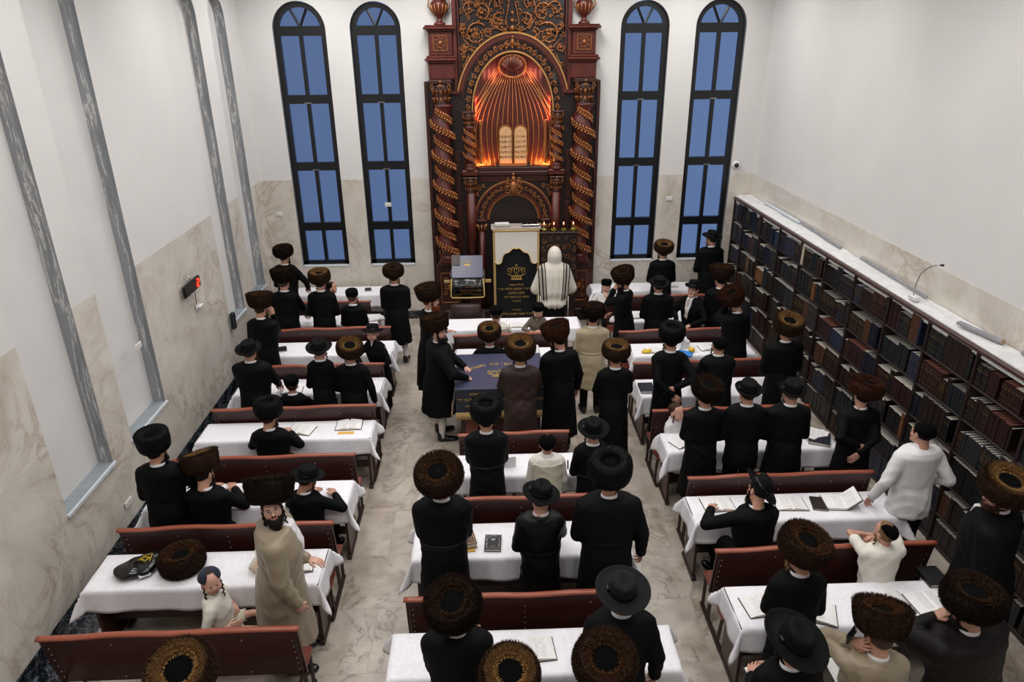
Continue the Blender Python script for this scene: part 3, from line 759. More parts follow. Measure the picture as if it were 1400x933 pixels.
def make_rows():
    LN = ['nearest', 'second nearest', 'third nearest', 'fourth nearest', 'fifth nearest', 'sixth nearest', 'farthest']
    for i, (y, a, b) in enumerate([(4.45, -3.69, -1.60), (5.80, -3.68, -1.58), (7.03, -3.63, -1.57), (8.19, -3.60, -1.50), (9.44, -3.6, -1.55), (10.84, -3.6, -1.62), (12.07, -3.85, -2.12)]):
        bench(a, b, y, 'reddish wooden bench in the left block, %s to the camera' % LN[i] if i < 6 else 'reddish wooden bench in the left block, farthest from the camera by the window wall')
    for i, (y, a, b) in enumerate([(4.75, -.79, 1.28), (6.13, -.74, 1.3), (7.42, -.42, .92), (10.45, -.6, 1.25)]):
        bench(a, b, y, ['reddish wooden bench nearest the camera in the middle block', 'second reddish bench from the camera in the middle block', 'short reddish bench just in front of the navy covered reading table', 'reddish bench beyond the navy covered reading table, two boys behind it'][i], i != 2)
    for i, (y, a, b) in enumerate([(5.24, 2.04, 4.12), (6.41, 2.09, 4.12), (7.9, 2.03, 4.05), (9.3, 2.05, 4.05), (10.48, 2.05, 4.0), (12.06, 2.1, 4.0)]):
        bench(a, b, y, 'reddish wooden bench in the right block, %s' % ['the nearest with a child leaning over it', 'second from the camera', 'third from the camera', 'fourth from the camera', 'second from the window wall', 'closest to the window wall'][i])
    T = [('left', r) for r in [(-3.75, -1.62, 5.13, 5.62), (-3.72, -1.57, 6.33, 6.77), (-3.66, -1.52, 7.67, 8.12), (-3.6, -1.55, 8.90, 9.36), (-3.6, -1.55, 10.18, 10.70), (-3.6, -1.95, 11.45, 11.90), (-3.75, -2.0, 12.95, 13.42)]]
    T += [('mid', r) for r in [(-.87, 1.45, 4.04, 4.51), (-.80, 1.32, 5.40, 5.93), (-.75, 1.15, 6.76, 7.22), (-.55, 1.1, 9.86, 10.30), (-.9, 1.52, 11.08, 11.58)]]
    T += [('right', r) for r in [(2.05, 4.12, 4.43, 4.93), (2.05, 4.22, 5.83, 6.29), (2.08, 4.15, 7.15, 7.60), (2.06, 4.1, 8.55, 9.08), (2.2, 4.1, 9.88, 10.36), (2.25, 4.0, 11.3, 11.8), (1.98, 3.98, 12.86, 13.32)]]
    nm = {'left': ['with a loose fur hat and black bag on it', 'with a seated reader in a fur hat', 'with an open book near its right end', 'with two boys and men standing along it', 'with a small book at its left', 'in the second row from the window wall', 'under the two left tall windows'],
          'mid': ['nearest the camera in the middle block', 'with a brown and a black closed book', 'with a folded white card on it', 'just beyond the navy covered reading table', 'in front of the tall embroidered stand'],
          'right': ['nearest the camera with several open books', 'with two open books near its right end', 'third from the camera with loose pages', 'with a navy book at its left corner', 'with a blue folder and yellow snack packets', 'in the second row from the window wall', 'under the two right tall windows']}
    k = {'left': 0, 'mid': 0, 'right': 0}
    bl = {'left': 'left', 'mid': 'middle', 'right': 'right'}
    for s, r in T:
        t = nm[s][k[s]]; k[s] += 1
        table(*r, 'brown wooden table, %s block, %s' % (bl[s], t), 'white damask tablecloth, %s block, %s' % (bl[s], t), hash((s, k[s])) % 97 if False else k[s] * 7 + len(s))

# ------------------------------------------------------------------ lettering, crowns and scrolls
def text_mesh(s, size, mat, ext=.0015, align='CENTER'):
    c = bpy.data.curves.new('lettering', 'FONT'); c.body = s[::-1] if any('\u0590' < ch < '\u05ff' for ch in s) else s
    c.size = size; c.extrude = ext; c.align_x = align; c.align_y = 'CENTER'; c.resolution_u = 3
    o = bpy.data.objects.new('tmp', c); COL.objects.link(o); bpy.context.view_layer.update()
    me = bpy.data.meshes.new_from_object(o.evaluated_get(bpy.context.evaluated_depsgraph_get()))
    bpy.data.objects.remove(o); bpy.data.curves.remove(c); me.materials.clear(); me.materials.append(mat); return me

def spiral(cx, cz, r, a0, turns, n=26, hand=1, grow=1.0):
    """scroll that winds out from its eye; returns x,z points"""
    out = []
    for i in range(n + 1):
        t = i / n; rr = r * (.12 + .88 * t ** grow); a = a0 + hand * turns * 2 * PI * (t - 1)
        out.append((cx + rr * math.cos(a), cz + rr * math.sin(a)))
    return out

def leafy(mb, pts, y, w0, w1, mi=0, leaf=.0, every=4, seg=6, flat=.6):
    n = len(pts)
    mb.tube([(x, y, z) for x, z in pts], [w0 + (w1 - w0) * i / (n - 1) for i in range(n)], seg, mi, flat=flat)
    if leaf:
        for i in range(2, n - 1, every):
            (x, z), (x2, z2) = pts[i], pts[i + 1]; d = Vector((x2 - x, z2 - z)).normalized(); nrm = Vector((d.y, -d.x)) * (1 if (i // every) % 2 else -1)
            p = Vector((x, z)) + nrm * leaf * .5; q = Vector((x, z)) + nrm * leaf + d * leaf * .6
            mb.tube([(x, y, z), (p.x, y - .008, p.y), (q.x, y - .004, q.y)], [w1 * .8 + .003, leaf * .28 + .002, .002], 5, mi, flat=.5)

def crown(mb, w, y=0, mi=0):
    """embroidered crown, w wide, standing on z = 0, flat in x,z"""
    s = w
    mb.box((-.26 * s, y - .004, 0), (.26 * s, y, .05 * s), mi); mb.box((-.26 * s, y - .004, .13 * s), (.26 * s, y, .17 * s), mi)
    for k in range(5): mb.box((-.22 * s + k * .1 * s, y - .003, .06 * s), (-.18 * s + k * .1 * s, y, .12 * s), mi)
    for h in (-1, 1):
        leafy(mb, [(h * x, z) for x, z in spiral(.36 * s, .36 * s, .12 * s, PI * 1.35, 1.2)], y, .012 * s, .022 * s, mi)
        leafy(mb, [(h * x, z) for x, z in spiral(.19 * s, .40 * s, .10 * s, PI * 1.3, 1.1)], y, .010 * s, .020 * s, mi)
        leafy(mb, [(h * .24 * s, .17 * s), (h * .36 * s, .2 * s), (h * .44 * s, .26 * s)], y, .02 * s, .012 * s, mi)
        leafy(mb, [(h * .03 * s, .18 * s), (h * .12 * s, .34 * s), (h * .06 * s, .5 * s), (0, .6 * s)], y, .02 * s, .012 * s, mi)
    leafy(mb, [(0, .18 * s), (0, .34 * s)], y, .02 * s, .01 * s, mi); mb.ball((0, y, .42 * s), (.025 * s, .01, .05 * s), mi, 8, 6)

# ------------------------------------------------------------------ reading table, stand, lectern, chair
def make_bimah():
    x0, x1, y0, y1, z = -.49, .72, 8.47, 9.58, 1.0; c, cy = (x0 + x1) / 2, (y0 + y1) / 2; hw, hd = (x1 - x0) / 2, (y1 - y0) / 2
    e = empty('reading_table', (c, cy, 0), 0, 'dark wooden reading table standing under a gold trimmed navy cover', 'reading table')
    mb = MB(); mb.box((-hw + .06, -hd + .06, .08), (hw - .06, hd - .06, .96), bev=.01); mb.build('body', M['wood'], e)
    mb = MB(); mb.box((-hw + .03, -hd + .03, 0), (hw - .03, hd - .03, .08), bev=.01); mb.build('plinth', M['darkw'], e)
    mb = MB(); mb.box((-hw + .01, -hd + .01, .955), (hw - .01, hd - .01, .985), bev=.005); mb.build('table_top', M['wood'], e)
    for s in (-1, 1):
        mb = MB(); mb.box((s * .28 - .2, -hd + .045, .2), (s * .28 + .2, -hd + .06, .6), bev=.005); mb.build('front_panel', M['seatw'], e)
    k = empty('reading_table_cover', (c, cy, 0), 0, 'navy velvet cover with gold letters, crown and fringe on the reading table', 'cover')
    mb = MB(); mb.box((-hw - .005, -hd - .005, .986), (hw + .005, hd + .005, 1.0), bev=.006); mb.build('top_cloth', M['vinyl'], k)
    # skirts flaring a little at the corners
    mb = MB(); L = .34
    for (a, b, nrm) in (((-hw, -hd), (hw, -hd), (0, -1)), ((hw, -hd), (hw, hd), (1, 0)), ((hw, hd), (-hw, hd), (0, 1)), ((-hw, hd), (-hw, -hd), (-1, 0))):
        n = 24; rings = []
        for i in range(n + 1):
            t = i / n; x, y = a[0] + (b[0] - a[0]) * t, a[1] + (b[1] - a[1]) * t
            ed = abs(2 * t - 1) ** 6; o = [.006, .018 + .012 * math.sin(9 * t), .04 + .02 * ed + .014 * math.sin(11 * t)]
            rings.append([(x + nrm[0] * o[q], y + nrm[1] * o[q], .995 - L * q / 2) for q in range(3)] + [(x + nrm[0] * (o[q] - .005), y + nrm[1] * (o[q] - .005), .995 - L * q / 2) for q in (2, 1, 0)])
        mb.loft(rings, 0, False)
    mb.build('skirt', M['navy'], k)
    mb = MB()
    for (a, b, nrm) in (((-hw, -hd), (hw, -hd), (0, -1)), ((hw, -hd), (hw, hd), (1, 0)), ((-hw, hd), (-hw, -hd), (-1, 0))):
        n = 70
        for i in range(n):
            t = (i + .5) / n; x, y = a[0] + (b[0] - a[0]) * t, a[1] + (b[1] - a[1]) * t
            o = .046 + .02 * abs(2 * t - 1) ** 6 + .014 * math.sin(11 * t)
            mb.tube([(x + nrm[0] * o, y + nrm[1] * o, .665), (x + nrm[0] * (o + .012), y + nrm[1] * (o + .012), .57)], [.010, .007], 5)
        rings = []
        for i in range(25):
            t = i / 24; x, y = a[0] + (b[0] - a[0]) * t, a[1] + (b[1] - a[1]) * t; o = .05 + .02 * abs(2 * t - 1) ** 6 + .014 * math.sin(11 * t)
            rings.append([(x + nrm[0] * (o + .006 * math.cos(q)), y + nrm[1] * (o + .006 * math.cos(q)), .662 + .018 * math.sin(q)) for q in (0, PI / 2, PI, 3 * PI / 2)])
        mb.loft(rings, 0, False)
    mb.build('fringe', M['fringe'], k)
    # arc of letters and crown on the top
    word = 'ישיבת משכנות'
    R = .62
    word = 'ק״ק ישיבת משבש'
    for i, ch in enumerate(word):
        if ch == ' ': continue
        a = -.72 + 1.44 * i / (len(word) - 1)           # right-to-left along the arc
        o = link('gold_letter', text_mesh(ch, .11, M['goldthread'], .002), k)
        o.location = (R * math.sin(-a), -.42 + R * math.cos(a), 1.003); o.rotation_euler = (0, 0, a)
    mb = MB(); mb.x = Matrix.Translation((0, -.22, 1.004)) @ Matrix.Rotation(-PI / 2, 4, 'X'); crown(mb, .40); mb.build('gold_crown', M['goldthread'], k)
    for i, (s, z_, sz) in enumerate((('לזכר נשמת', .93, .05), ('הרב יעקב בן שלום ז״ל', .85, .06), ('נדבת בני המשפחה', .76, .045))):
        for sx in (-.3, .3):
            o = link('gold_lettering', text_mesh(s, sz, M['goldthread']), k); o.location = (sx, -hd - .026 - .01 * i, z_); o.rotation_euler = (PI / 2, 0, 0)

def make_amud():
    x0, x1, y0 = .08, .955, 12.95; c = (x0 + x1) / 2; hw = (x1 - x0) / 2
    e = empty('prayer_stand', (c, y0 + .17, 0), 0, 'tall prayer stand with a quilted ivory valance over black velvet, before the carved ark', 'stand'); e.scale = (1, 1, 1.03)
    Y = -.17
    for s in (-1, 1):
        mb = MB(); mb.box((s * (hw - .02) - .02, Y + .02, 0), (s * (hw - .02) + .02, .15, 1.93), bev=.005); mb.build('side_post', M['seatw'], e)
    mb = MB(); mb.box((-hw + .04, -.06, 0), (hw - .04, .15, 1.93)); mb.build('cabinet', M['wood'], e)
    mb = MB(); mb.box((-hw - .03, Y - .02, 1.93), (hw + .03, .15, 1.965), bev=.008); mb.build('top_slab', M['chrome2'], e)
    mb = MB(); n = 24; rings = []
    for i in range(n + 1):
        t = i / n; x = -hw + .03 + (2 * hw - .06) * t; o = .006 * math.sin(20 * t)
        rings.append([(x, Y + o, 1.93), (x, Y - .004 + o, .06), (x, Y + .02 + o, .06), (x, Y + .02 + o, 1.93)])
    mb.loft(rings, 0, False); mb.build('velvet_curtain', M['blackv'], e)
    # ivory valance with scalloped lower edge
    def low(t):
        q = abs(2 * t - 1)
        if q > .62: return 1.33 - .05 * math.sin(PI * (q - .62) / .38)
        return 1.36 + .20 * (1 - (q / .62) ** 2) ** .6 + .02 * math.sin(q * 14)
    mb = MB(); m = 40
    poly = [(-hw + .015, 1.93)] + [(-hw + .015 + (2 * hw - .03) * i / m, low(i / m)) for i in range(m + 1)] + [(hw - .015, 1.93)]
    top = []
    for i in range(m):
        xa, xb_ = [-hw + .015 + (2 * hw - .03) * q / m for q in (i, i + 1)]
        mb.add([(xa, Y - .022, low(i / m)), (xb_, Y - .022, low((i + 1) / m)), (xb_, Y - .022, 1.93), (xa, Y - .022, 1.93), (xa, Y - .01, low(i / m)), (xb_, Y - .01, low((i + 1) / m))], [(0, 1, 2, 3), (0, 4, 5, 1)])
    mb.build('ivory_valance', M['quilt'], e)
    mb = MB(); pts = [(-hw + .015 + (2 * hw - .03) * i / m, Y - .026, low(i / m) + .012) for i in range(m + 1)]
    mb.tube(pts, .024, 6, flat=.4)
    for s in (-1, 1): mb.box((s * (hw - .025) - .022, Y - .024, .2), (s * (hw - .025) + .022, Y - .004, 1.93), bev=.004)
    mb.tube([(-hw, Y - .02, 1.915), (hw, Y - .02, 1.915)], .02, 6); mb.build('gold_braid', M['fringe'], e)
    mb = MB(); mb.x = Matrix.Translation((0, Y - .012, .98)) @ Matrix.Diagonal((1, 1, 1.25, 1)); crown(mb, .40); mb.build('gold_crown', M['goldthread'], e)
    for s, z, sz in (('לעילוי נשמת', .88, .055), ('הרה״ח ר׳ שמשון מרדכי בן ר׳', .80, .062), ('משה שמעון', .72, .066), ('שלמה חיים אשר הלוי', .64, .056), ('ת.נ.צ.ב.ה.', .56, .045), ('נתרם ע״י', .38, .045), ('הרב ר׳ משה שמעון שליט״א', .30, .062)):
        o = link('gold_lettering', text_mesh(s, sz, M['goldthread']), e); o.location = (0, Y - .008, z); o.rotation_euler = (PI / 2, 0, 0)
    mb = MB()
    for h in (-1, 1):
        leafy(mb, [(h * x, z) for x, z in spiral(.10, .17, .05, PI * .9, 1.2)], Y - .008, .004, .008); leafy(mb, [(h * x, z) for x, z in spiral(.24, .15, .05, PI * .2, 1.2, hand=-1)], Y - .008, .004, .008)
        leafy(mb, [(h * .02, .12), (h * .15, .10), (h * .3, .13), (h * .33, .18)], Y - .008, .006, .004)
    mb.build('gold_scroll', M['goldthread'], e)
    # on top: a control box and a box of tissues
    b = empty('control_box', (c + .27, y0 + .10, 2.024), .03, 'black and grey control box with dark windows lying on the tall prayer stand', 'control box')
    mb = MB(); mb.box((-.16, -.09, 0), (.16, .09, .05), bev=.008); mb.build('case', M['chrome'], b)
    mb = MB()
    for a, d in ((-.14, -.08), (-.06, .13)): mb.box((a, -.07, .05), (d, .07, .054))
    mb.build('dark_window', M['blackplastic'], b)
    b = empty('book_stack', (0, 0, 0)); bpy.data.objects.remove(b)
    for i, (mt, lab) in enumerate((('brownleather', 'brown closed prayer book under a white one on the tall prayer stand'), ('whiteplastic', 'white closed booklet topmost on the left of the tall prayer stand'))):
        b = empty('book', (c - .26, y0 + .10 - .02 * i, 2.025 + .035 * i), .06 * i, lab, 'book')
        mb = MB(); mb.box((-.13, -.08, 0), (.13, .08, .004)); mb.box((-.13, -.08, .028), (.13, .08, .032)); mb.box((-.13, .076, 0), (.13, .08, .032)); mb.build('cover', M[mt], b)
        mb = MB(); mb.box((-.125, -.077, .004), (.125, .075, .028)); mb.build('page_block', M['paper'], b)

def make_lamp_stand():
    e = empty('lamp_stand', (1.315, 13.03, 0), 0, 'dark stand with a gold lettered velvet front carrying four oil lamps', 'stand'); e.scale = (1, 1, 1.03)
    hw = .36
    mb = MB(); mb.box((-hw + .03, -.08, 0), (hw - .03, .11, 1.84), bev=.006); mb.build('cabinet', M['wood'], e)
    mb = MB(); mb.box((-hw, -.12, 1.84), (hw, .12, 1.875), bev=.008); mb.build('top_slab', M['darkw'], e)
    mb = MB(); mb.box((-hw + .02, -.105, .35), (hw - .02, -.08, 1.82), bev=.006); mb.build('velvet_front', M['arkdark'], e)
    for s, z, sz in (('דע לפני', 1.60, .14), ('מי אתה', 1.42, .14), ('עומד', 1.24, .14)):
        o = link('gold_lettering', text_mesh(s, sz, M['gilt']), e); o.location = (0, -.108, z); o.rotation_euler = (PI / 2, 0, 0)
    mb = MB()
    for h in (-1, 1):
        for k in range(7): leafy(mb, [(h * x, z) for x, z in spiral(.28, .7 + .17 * k, .05, PI * (1 - .5 * (k % 2)), 1.1, hand=1 if k % 2 else -1)], -.109, .004, .009)
    for k in range(3): leafy(mb, spiral(-.15 + .15 * k, 1.76, .04, PI * 1.5, 1.1), -.109, .004, .008)
    mb.build('gold_scroll', M['gilt'], e)
    for i in range(4):
        x = 1.04 + .182 * i
        g = empty('oil_lamp', (x, 12.98, 1.93), 0, 'glass oil lamp with a lit wick, %s of the four on the stand' % ['leftmost', 'second from left', 'third from left', 'rightmost'][i], 'oil lamp', 'oil lamps on the stand')
        mb = MB(); mb.lathe([(.045, 0), (.055, .01), (.058, .05), (.04, .075), (.022, .09), (.02, .17), (.024, .2), (.021, .2), (.017, .17), (.018, .09), (.036, .072), (.052, .05), (.05, .012), (.0, .008)], 16, caps=False); mb.build('glass_body', M['clear'], g)
        mb = MB(); mb.lathe([(.0, .009), (.05, .012), (.052, .048), (.045, .06), (0, .06)], 14); mb.build('oil', M['oil'], g)
        mb = MB(); mb.lathe([(0, .125), (.010, .135), (.012, .15), (.006, .17), (0, .185)], 10); mb.build('flame', M['flame'], g)

def make_lectern():
    e = empty('lectern', (-.40, 12.55, 0), 0, 'small lectern under a navy cover and black vinyl with gold trim', 'lectern')
    mb = MB(); mb.box((-.25, -.18, 0), (.25, .2, .04), bev=.01); mb.box((-.04, -.03, .04), (.04, .05, 1.3)); mb.build('column', M['darkw'], e)
    R = Matrix.Translation((0, -.02, 1.40)) @ Matrix.Rotation(math.radians(38), 4, 'X')
    mb = MB(); mb.box((-.28, -.22, -.03), (.28, .26, 0), bev=.006, mtx=R); mb.build('desk_top', M['wood'], e)
    mb = MB(); mb.box((-.285, -.23, 0), (.285, .265, .012), bev=.005, mtx=R); mb.build('navy_cover', M['vinyl'], e)
    mb = MB(); mb.x = R @ Matrix.Translation((0, .03, .014)) @ Matrix.Rotation(-PI / 2, 4, 'X'); crown(mb, .22); mb.build('gold_crown', M['goldthread'], e)
    # hanging vinyl front with gold trim all round
    mb = MB(); rings = []
    for i in range(13):
        t = i / 12; x = -.285 + .57 * t
        rings.append([(x, -.205, 1.245), (x * 1.04, -.235 - .012 * math.sin(10 * t), 1.05), (x * 1.08, -.25 - .014 * math.sin(10 * t), .92), (x * 1.08, -.24 - .014 * math.sin(10 * t), .92), (x * 1.04, -.225 - .012 * math.sin(10 * t), 1.05), (x, -.195, 1.245)])
    mb.loft(rings, 0, True); mb.build('vinyl_front', M['bag'], e)
    mb = MB(); mb.tube([(-.285, -.21, 1.25), (-.30, -.243, 1.05), (-.305, -.262, .93), (-.28, -.268, .905), (0, -.272, .90), (.28, -.268, .905), (.305, -.262, .93), (.30, -.243, 1.05), (.285, -.21, 1.25)], .022, 8, flat=.6)
    for s in (-1, 1): mb.box((s * .36 - .07, -.10, 1.13), (s * .36 + .07, -.075, 1.19), bev=.006, mtx=Matrix.Rotation(0, 4, 'Z'))
    mb.build('gold_trim', M['fringe'], e)
    mb = MB()
    for s in (-1, 1): mb.box((s * .30 - .012, -.18, .95), (s * .30 + .012, .2, 1.3), bev=.005)
    mb.build('side_flap', M['navy'], e)
    for s, z, sz in (('ישיבת', 1.10, .06), ('נתרם לזכר הנשמה', 1.03, .05)):
        o = link('gold_lettering', text_mesh(s, sz, M['gilt']), e); o.location = (.05, -.248, z); o.rotation_euler = (PI / 2 - .12, 0, 0)
    b = empty('book', (-.61, 12.66, 1.50), .0, 'dark brown closed book lying on the upper left of the navy lectern', 'book'); b.rotation_euler = (math.radians(38), 0, 0)
    mb = MB(); mb.box((-.08, -.12, 0), (.08, .1, .004)); mb.box((-.08, -.12, .03), (.08, .1, .034)); mb.box((-.08, -.12, 0), (-.076, .1, .034)); mb.build('cover', M['brownleather'], b)
    mb = MB(); mb.box((-.076, -.118, .004), (.076, .097, .03)); mb.build('page_block', M['paper'], b)
    # armchair, its back to the camera
    a = empty('armchair', (-.42, 12.02, 0), 0, 'dark brown leather armchair seen from behind, in front of the small lectern', 'armchair')
    mb = MB(); rings = []
    for i in range(9):
        t = i / 8; z = .35 + .62 * t; w = .26 + .02 * t - .03 * t ** 6; y = -.22 - .08 * t
        rings.append([(-w, y + .04, z), (-w + .03, y - .02, z), (0, y - .045, z), (w - .03, y - .02, z), (w, y + .04, z), (w - .03, y + .07, z), (0, y + .08, z), (-w + .03, y + .07, z)])
    mb.loft(rings, 0, True); mb.build('backrest', M['brownleather'], a)
    mb = MB(); mb.box((-.26, -.2, .36), (.26, .28, .47), bev=.03); mb.build('seat', M['brownleather'], a)
    for s in (-1, 1):
        mb = MB(); mb.box((s * .30 - .03, -.24, .66), (s * .30 + .03, .2, .71), bev=.015); mb.tube([(s * .30, .16, .67), (s * .30, .16, .38)], .02); mb.tube([(s * .30, -.2, .67), (s * .30, -.2, .38)], .02); mb.build('armrest', M['darkw'], a)
    for x in (-.24, .24):
        for y in (-.2, .24):
            mb = MB(); mb.tube([(x, y, .37), (x * 1.05, y * 1.05, 0)], [.024, .018]); mb.build('leg', M['darkw'], a)

# ------------------------------------------------------------------ books and small things on the tables
def open_book_mesh(w=.17, h=.24):
    rings = []; n = 20; mb = MB()
    top = []
    for i in range(n + 1):
        t = i / n * 2 - 1; x = t * w; z = .028 * (1 - abs(t)) ** .6 * (1 if abs(t) > .02 else .35) * 1.0 + .008
        if abs(t) < .1: z = .012 + .2 * abs(t) * .1 + .018 * (abs(t) / .1)
        top.append((x, z))
    mb2 = MB()
    for (x0, z0), (x1, z1) in zip(top, top[1:]):
        mb.add([(x0, -h / 2, z0), (x1, -h / 2, z1), (x1, h / 2, z1), (x0, h / 2, z0)], [(0, 1, 2, 3)], 0, True)
    for y, fl in ((-h / 2, 1), (h / 2, -1)):
        for (x0, z0), (x1, z1) in zip(top, top[1:]):
            f = (0, 1, 2, 3) if fl > 0 else (3, 2, 1, 0)
            mb.add([(x0, y, .004), (x1, y, .004), (x1, y, z1), (x0, y, z0)], [f], 1)
    for (x, z), s in ((top[0], -1), (top[-1], 1)):
        f = (0, 1, 2, 3) if s < 0 else (3, 2, 1, 0)
        mb.add([(x, h / 2, .004), (x, -h / 2, .004), (x, -h / 2, z), (x, h / 2, z)], [f], 1)
    mb2.box((-w - .008, -h / 2 - .006, 0), (-.004, h / 2 + .006, .004)); mb2.box((.004, -h / 2 - .006, 0), (w + .008, h / 2 + .006, .004)); mb2.box((-.006, -h / 2 - .006, .001), (.006, h / 2 + .006, .007))
    return mb, mb2
OB = {}
def open_book(x, y, z, rz, label, cover='bk1', sc=1.0, tilt=0, w=.16, h=.23):
    key = (w, h)
    if key not in OB:
        a, b = open_book_mesh(w, h); OB[key] = (a.mesh('page_block', [M['page'], M['paper']]), b.mesh('cover', [M['bk1']]))
    e = empty('open_book', (x, y, z), rz, label, 'book', 'open prayer books'); e.rotation_euler = (tilt, 0, rz); e.scale = (sc,) * 3
    link('page_block', OB[key][0], e); link('cover', OB[key][1], e, None, [M[cover]]); return e

def shut_book(x, y, z, rz, label, cover, w=.17, h=.24, t=.035, deco=None, name='book'):
    e = empty(name, (x, y, z), rz, label, 'book', 'closed books lying on the tables')
    mb = MB(); mb.box((-w / 2, -h / 2, 0), (w / 2, h / 2, .004)); mb.box((-w / 2, -h / 2, t - .004), (w / 2, h / 2, t)); mb.box((-w / 2, -h / 2, 0), (-w / 2 + .004, h / 2, t)); mb.build('cover', M[cover], e)
    mb = MB(); mb.box((-w / 2 + .004, -h / 2 + .004, .004), (w / 2 - .004, h / 2 - .004, t - .004)); mb.build('page_block', M['paper'], e)
    if deco:
        mb = MB(); f = .014
        for a, b, c, d in ((-w / 2 + f, -h / 2 + f, w / 2 - f, -h / 2 + f + .004), (-w / 2 + f, h / 2 - f - .004, w / 2 - f, h / 2 - f), (-w / 2 + f, -h / 2 + f, -w / 2 + f + .004, h / 2 - f), (w / 2 - f - .004, -h / 2 + f, w / 2 - f, h / 2 - f), (-.02, h * .1, .02, h * .24), (-.02, -h * .3, .02, -h * .27)):
            mb.box((a, b, t), (c, d, t + .0012))
        A = [(.055 * math.cos(PI * k / 12), h * .1 + .07 * math.sin(PI * k / 12), t + .001) for k in range(13)]; mb.tube(A, .0022, 4)
        for s in (-1, 1): mb.tube([(s * .055, h * .1, t + .001), (s * .055, -h * .33, t + .001)], .0022, 4)
        mb.build('cover_ornament', M[deco], e)
    return e

def make_small_things():
    Z = .769
    # left block
    open_book(-2.72, 6.58, Z, .1, 'open book before the seated man in a fur hat, second left table')
    open_book(-1.83, 7.98, Z, .05, 'open book near the right end of the third left table')
    o = MB(); o.box((-.1, -.03, 0), (.1, .03, .002)); q = o.build('paper_slip', M['yellowpaper']); q.location = (-1.84, 7.80, Z); tag(q, 'yellow paper sticking out below the open book on the third left table', 'paper')
    open_book(-2.42, 7.90, Z, -.25, 'open book half hidden beside the seated man in a round black fur hat')
    open_book(-1.83, 5.36, Z + .005, .15, 'small open book behind the man in the shiny beige coat', w=.11, h=.17)
    open_book(-2.8, 9.0, Z, .1, 'open book before the seated boy in the fourth left row', w=.14, h=.2)
    shut_book(-3.3, 10.42, Z, .3, 'small black book under the hand of the man shading his face', 'bk0', .13, .18, .02)
    shut_book(-2.75, 11.62, Z, .3, 'small dark book on the sixth left table between two men', 'bk0', .12, .17, .02)
    shut_book(-2.36, 13.2, Z, .2, 'small dark book on the table below the left windows', 'bk0', .12, .17, .02)
    open_book(-1.98, 11.66, Z, .3, 'open book at the aisle end, before the tall man in white socks', w=.13, h=.19)
    # black bag
    b = empty('carrier_bag', (-3.35, 5.36, Z), .35, 'shiny black plastic bag with yellow print lying on the nearest left table', 'bag')
    def F(X, Y, Zz):
        d = s_ell(X, Y, Zz, (0, 0, .05), (.20, .14, .055)); d = smin(d, s_ell(X, Y, Zz, (.14, .1, .06), (.08, .07, .05)), .05)
        d = d + .012 * np.sin(24 * X + 9 * Y) * np.sin(17 * Y - 7 * X + 20 * Zz)
        return np.maximum(d, -Zz + .001)
    link('bag_body', mesh_np('bag_body', *surfnet(F, (-.28, -.22, -.02), (.28, .24, .16), .012), [M['bag']]), b)
    mb = MB(); leafy(mb, [(.0, .0), (.05, .03), (.1, .0), (.06, -.03), (.02, .01)], 0, .006, .008); leafy(mb, [(.04, .05), (.12, .05), (.1, -.05)], 0, .005, .006)
    o = mb.build('yellow_print', M['yellow'], b); o.matrix_local = Matrix.Translation((.03, .02, .112)) @ Matrix.Rotation(-PI / 2, 4, 'X')
    mb = MB(); mb.box((-.05, -.02, 0), (.05, .02, .004)); o = mb.build('white_label', M['whiteplastic'], b); o.location = (.08, -.125, .045); o.rotation_euler = (1.0, 0, .2)
    s = empty('snack_bag', (-2.22, 5.36, Z), .2, 'clear bag of yellow snacks on the nearest left table beside the boy', 'snack bag')
    def F(X, Y, Zz):
        d = smin(s_ell(X, Y, Zz, (0, 0, .035), (.085, .10, .04)), s_cap(X, Y, Zz, (0, .06, .05), (-.02, .17, .07), .045, .022), .04)
        return np.maximum(d + .006 * np.sin(50 * X) * np.sin(44 * Y), -Zz + .001)
    link('film', mesh_np('film', *surfnet(F, (-.13, -.14, -.01), (.13, .22, .13), .009), [M['film']]), s)
    mb = MB(); rg = random.Random(4)
    for _ in range(26): mb.ball((rg.gauss(0, .025), rg.gauss(.01, .03), .02 + rg.random() * .035), (.013, .009, .008), 0, 8, 5)
    mb.build('snacks', M['crisps'], s)
    # middle block
    shut_book(-.30, 5.66, Z + .012, .22, 'brown closed book with a gold frame on the second middle table', 'bk5', .20, .27, .05, 'giltb')
    mb = MB(); mb.box((-.12, -.15, 0), (.12, .15, .011)); q = mb.build('booklet', M['yellowpaper']); q.location = (-.325, 5.64, Z); q.rotation_euler = (0, 0, .08); tag(q, 'yellowed booklet under the brown book with a gold frame', 'book')
    shut_book(-.02, 5.60, Z, -.06, 'black closed book with silver lettering on the second middle table', 'bk0', .16, .22, .03, 'chrome')
    mb = MB(); q = MB()
    for s_ in (-1, 1): q.add([(0, -.08, 0), (s_ * .09, -.05, 0), (s_ * .09, -.05, .13), (0, -.08, .14), (0, -.074, 0), (s_ * .09, -.044, 0), (s_ * .09, -.044, .13), (0, -.074, .14)], [(0, 1, 2, 3), (7, 6, 5, 4), (3, 2, 6, 7), (1, 5, 6, 2)])
    q.box((-.09, -.045, 0), (.09, .05, .003)); o = q.build('folded_card', M['whiteplastic']); o.location = (.17, 7.0, Z); tag(o, 'white folded card standing on the middle table left of the boy in a cream waistcoat', 'card')
    mb = MB(); mb.box((-.008, -.09, 0), (.008, .09, .01), bev=.003); o = mb.build('pen_case', M['blackplastic']); o.location = (.86, 6.95, Z); o.rotation_euler = (0, 0, -.1); tag(o, 'thin black case standing by the boy in a cream waistcoat', 'case')
    open_book(.30, 4.28, Z, .1, 'open book on the nearest middle table beside the man in a dark fur hat')
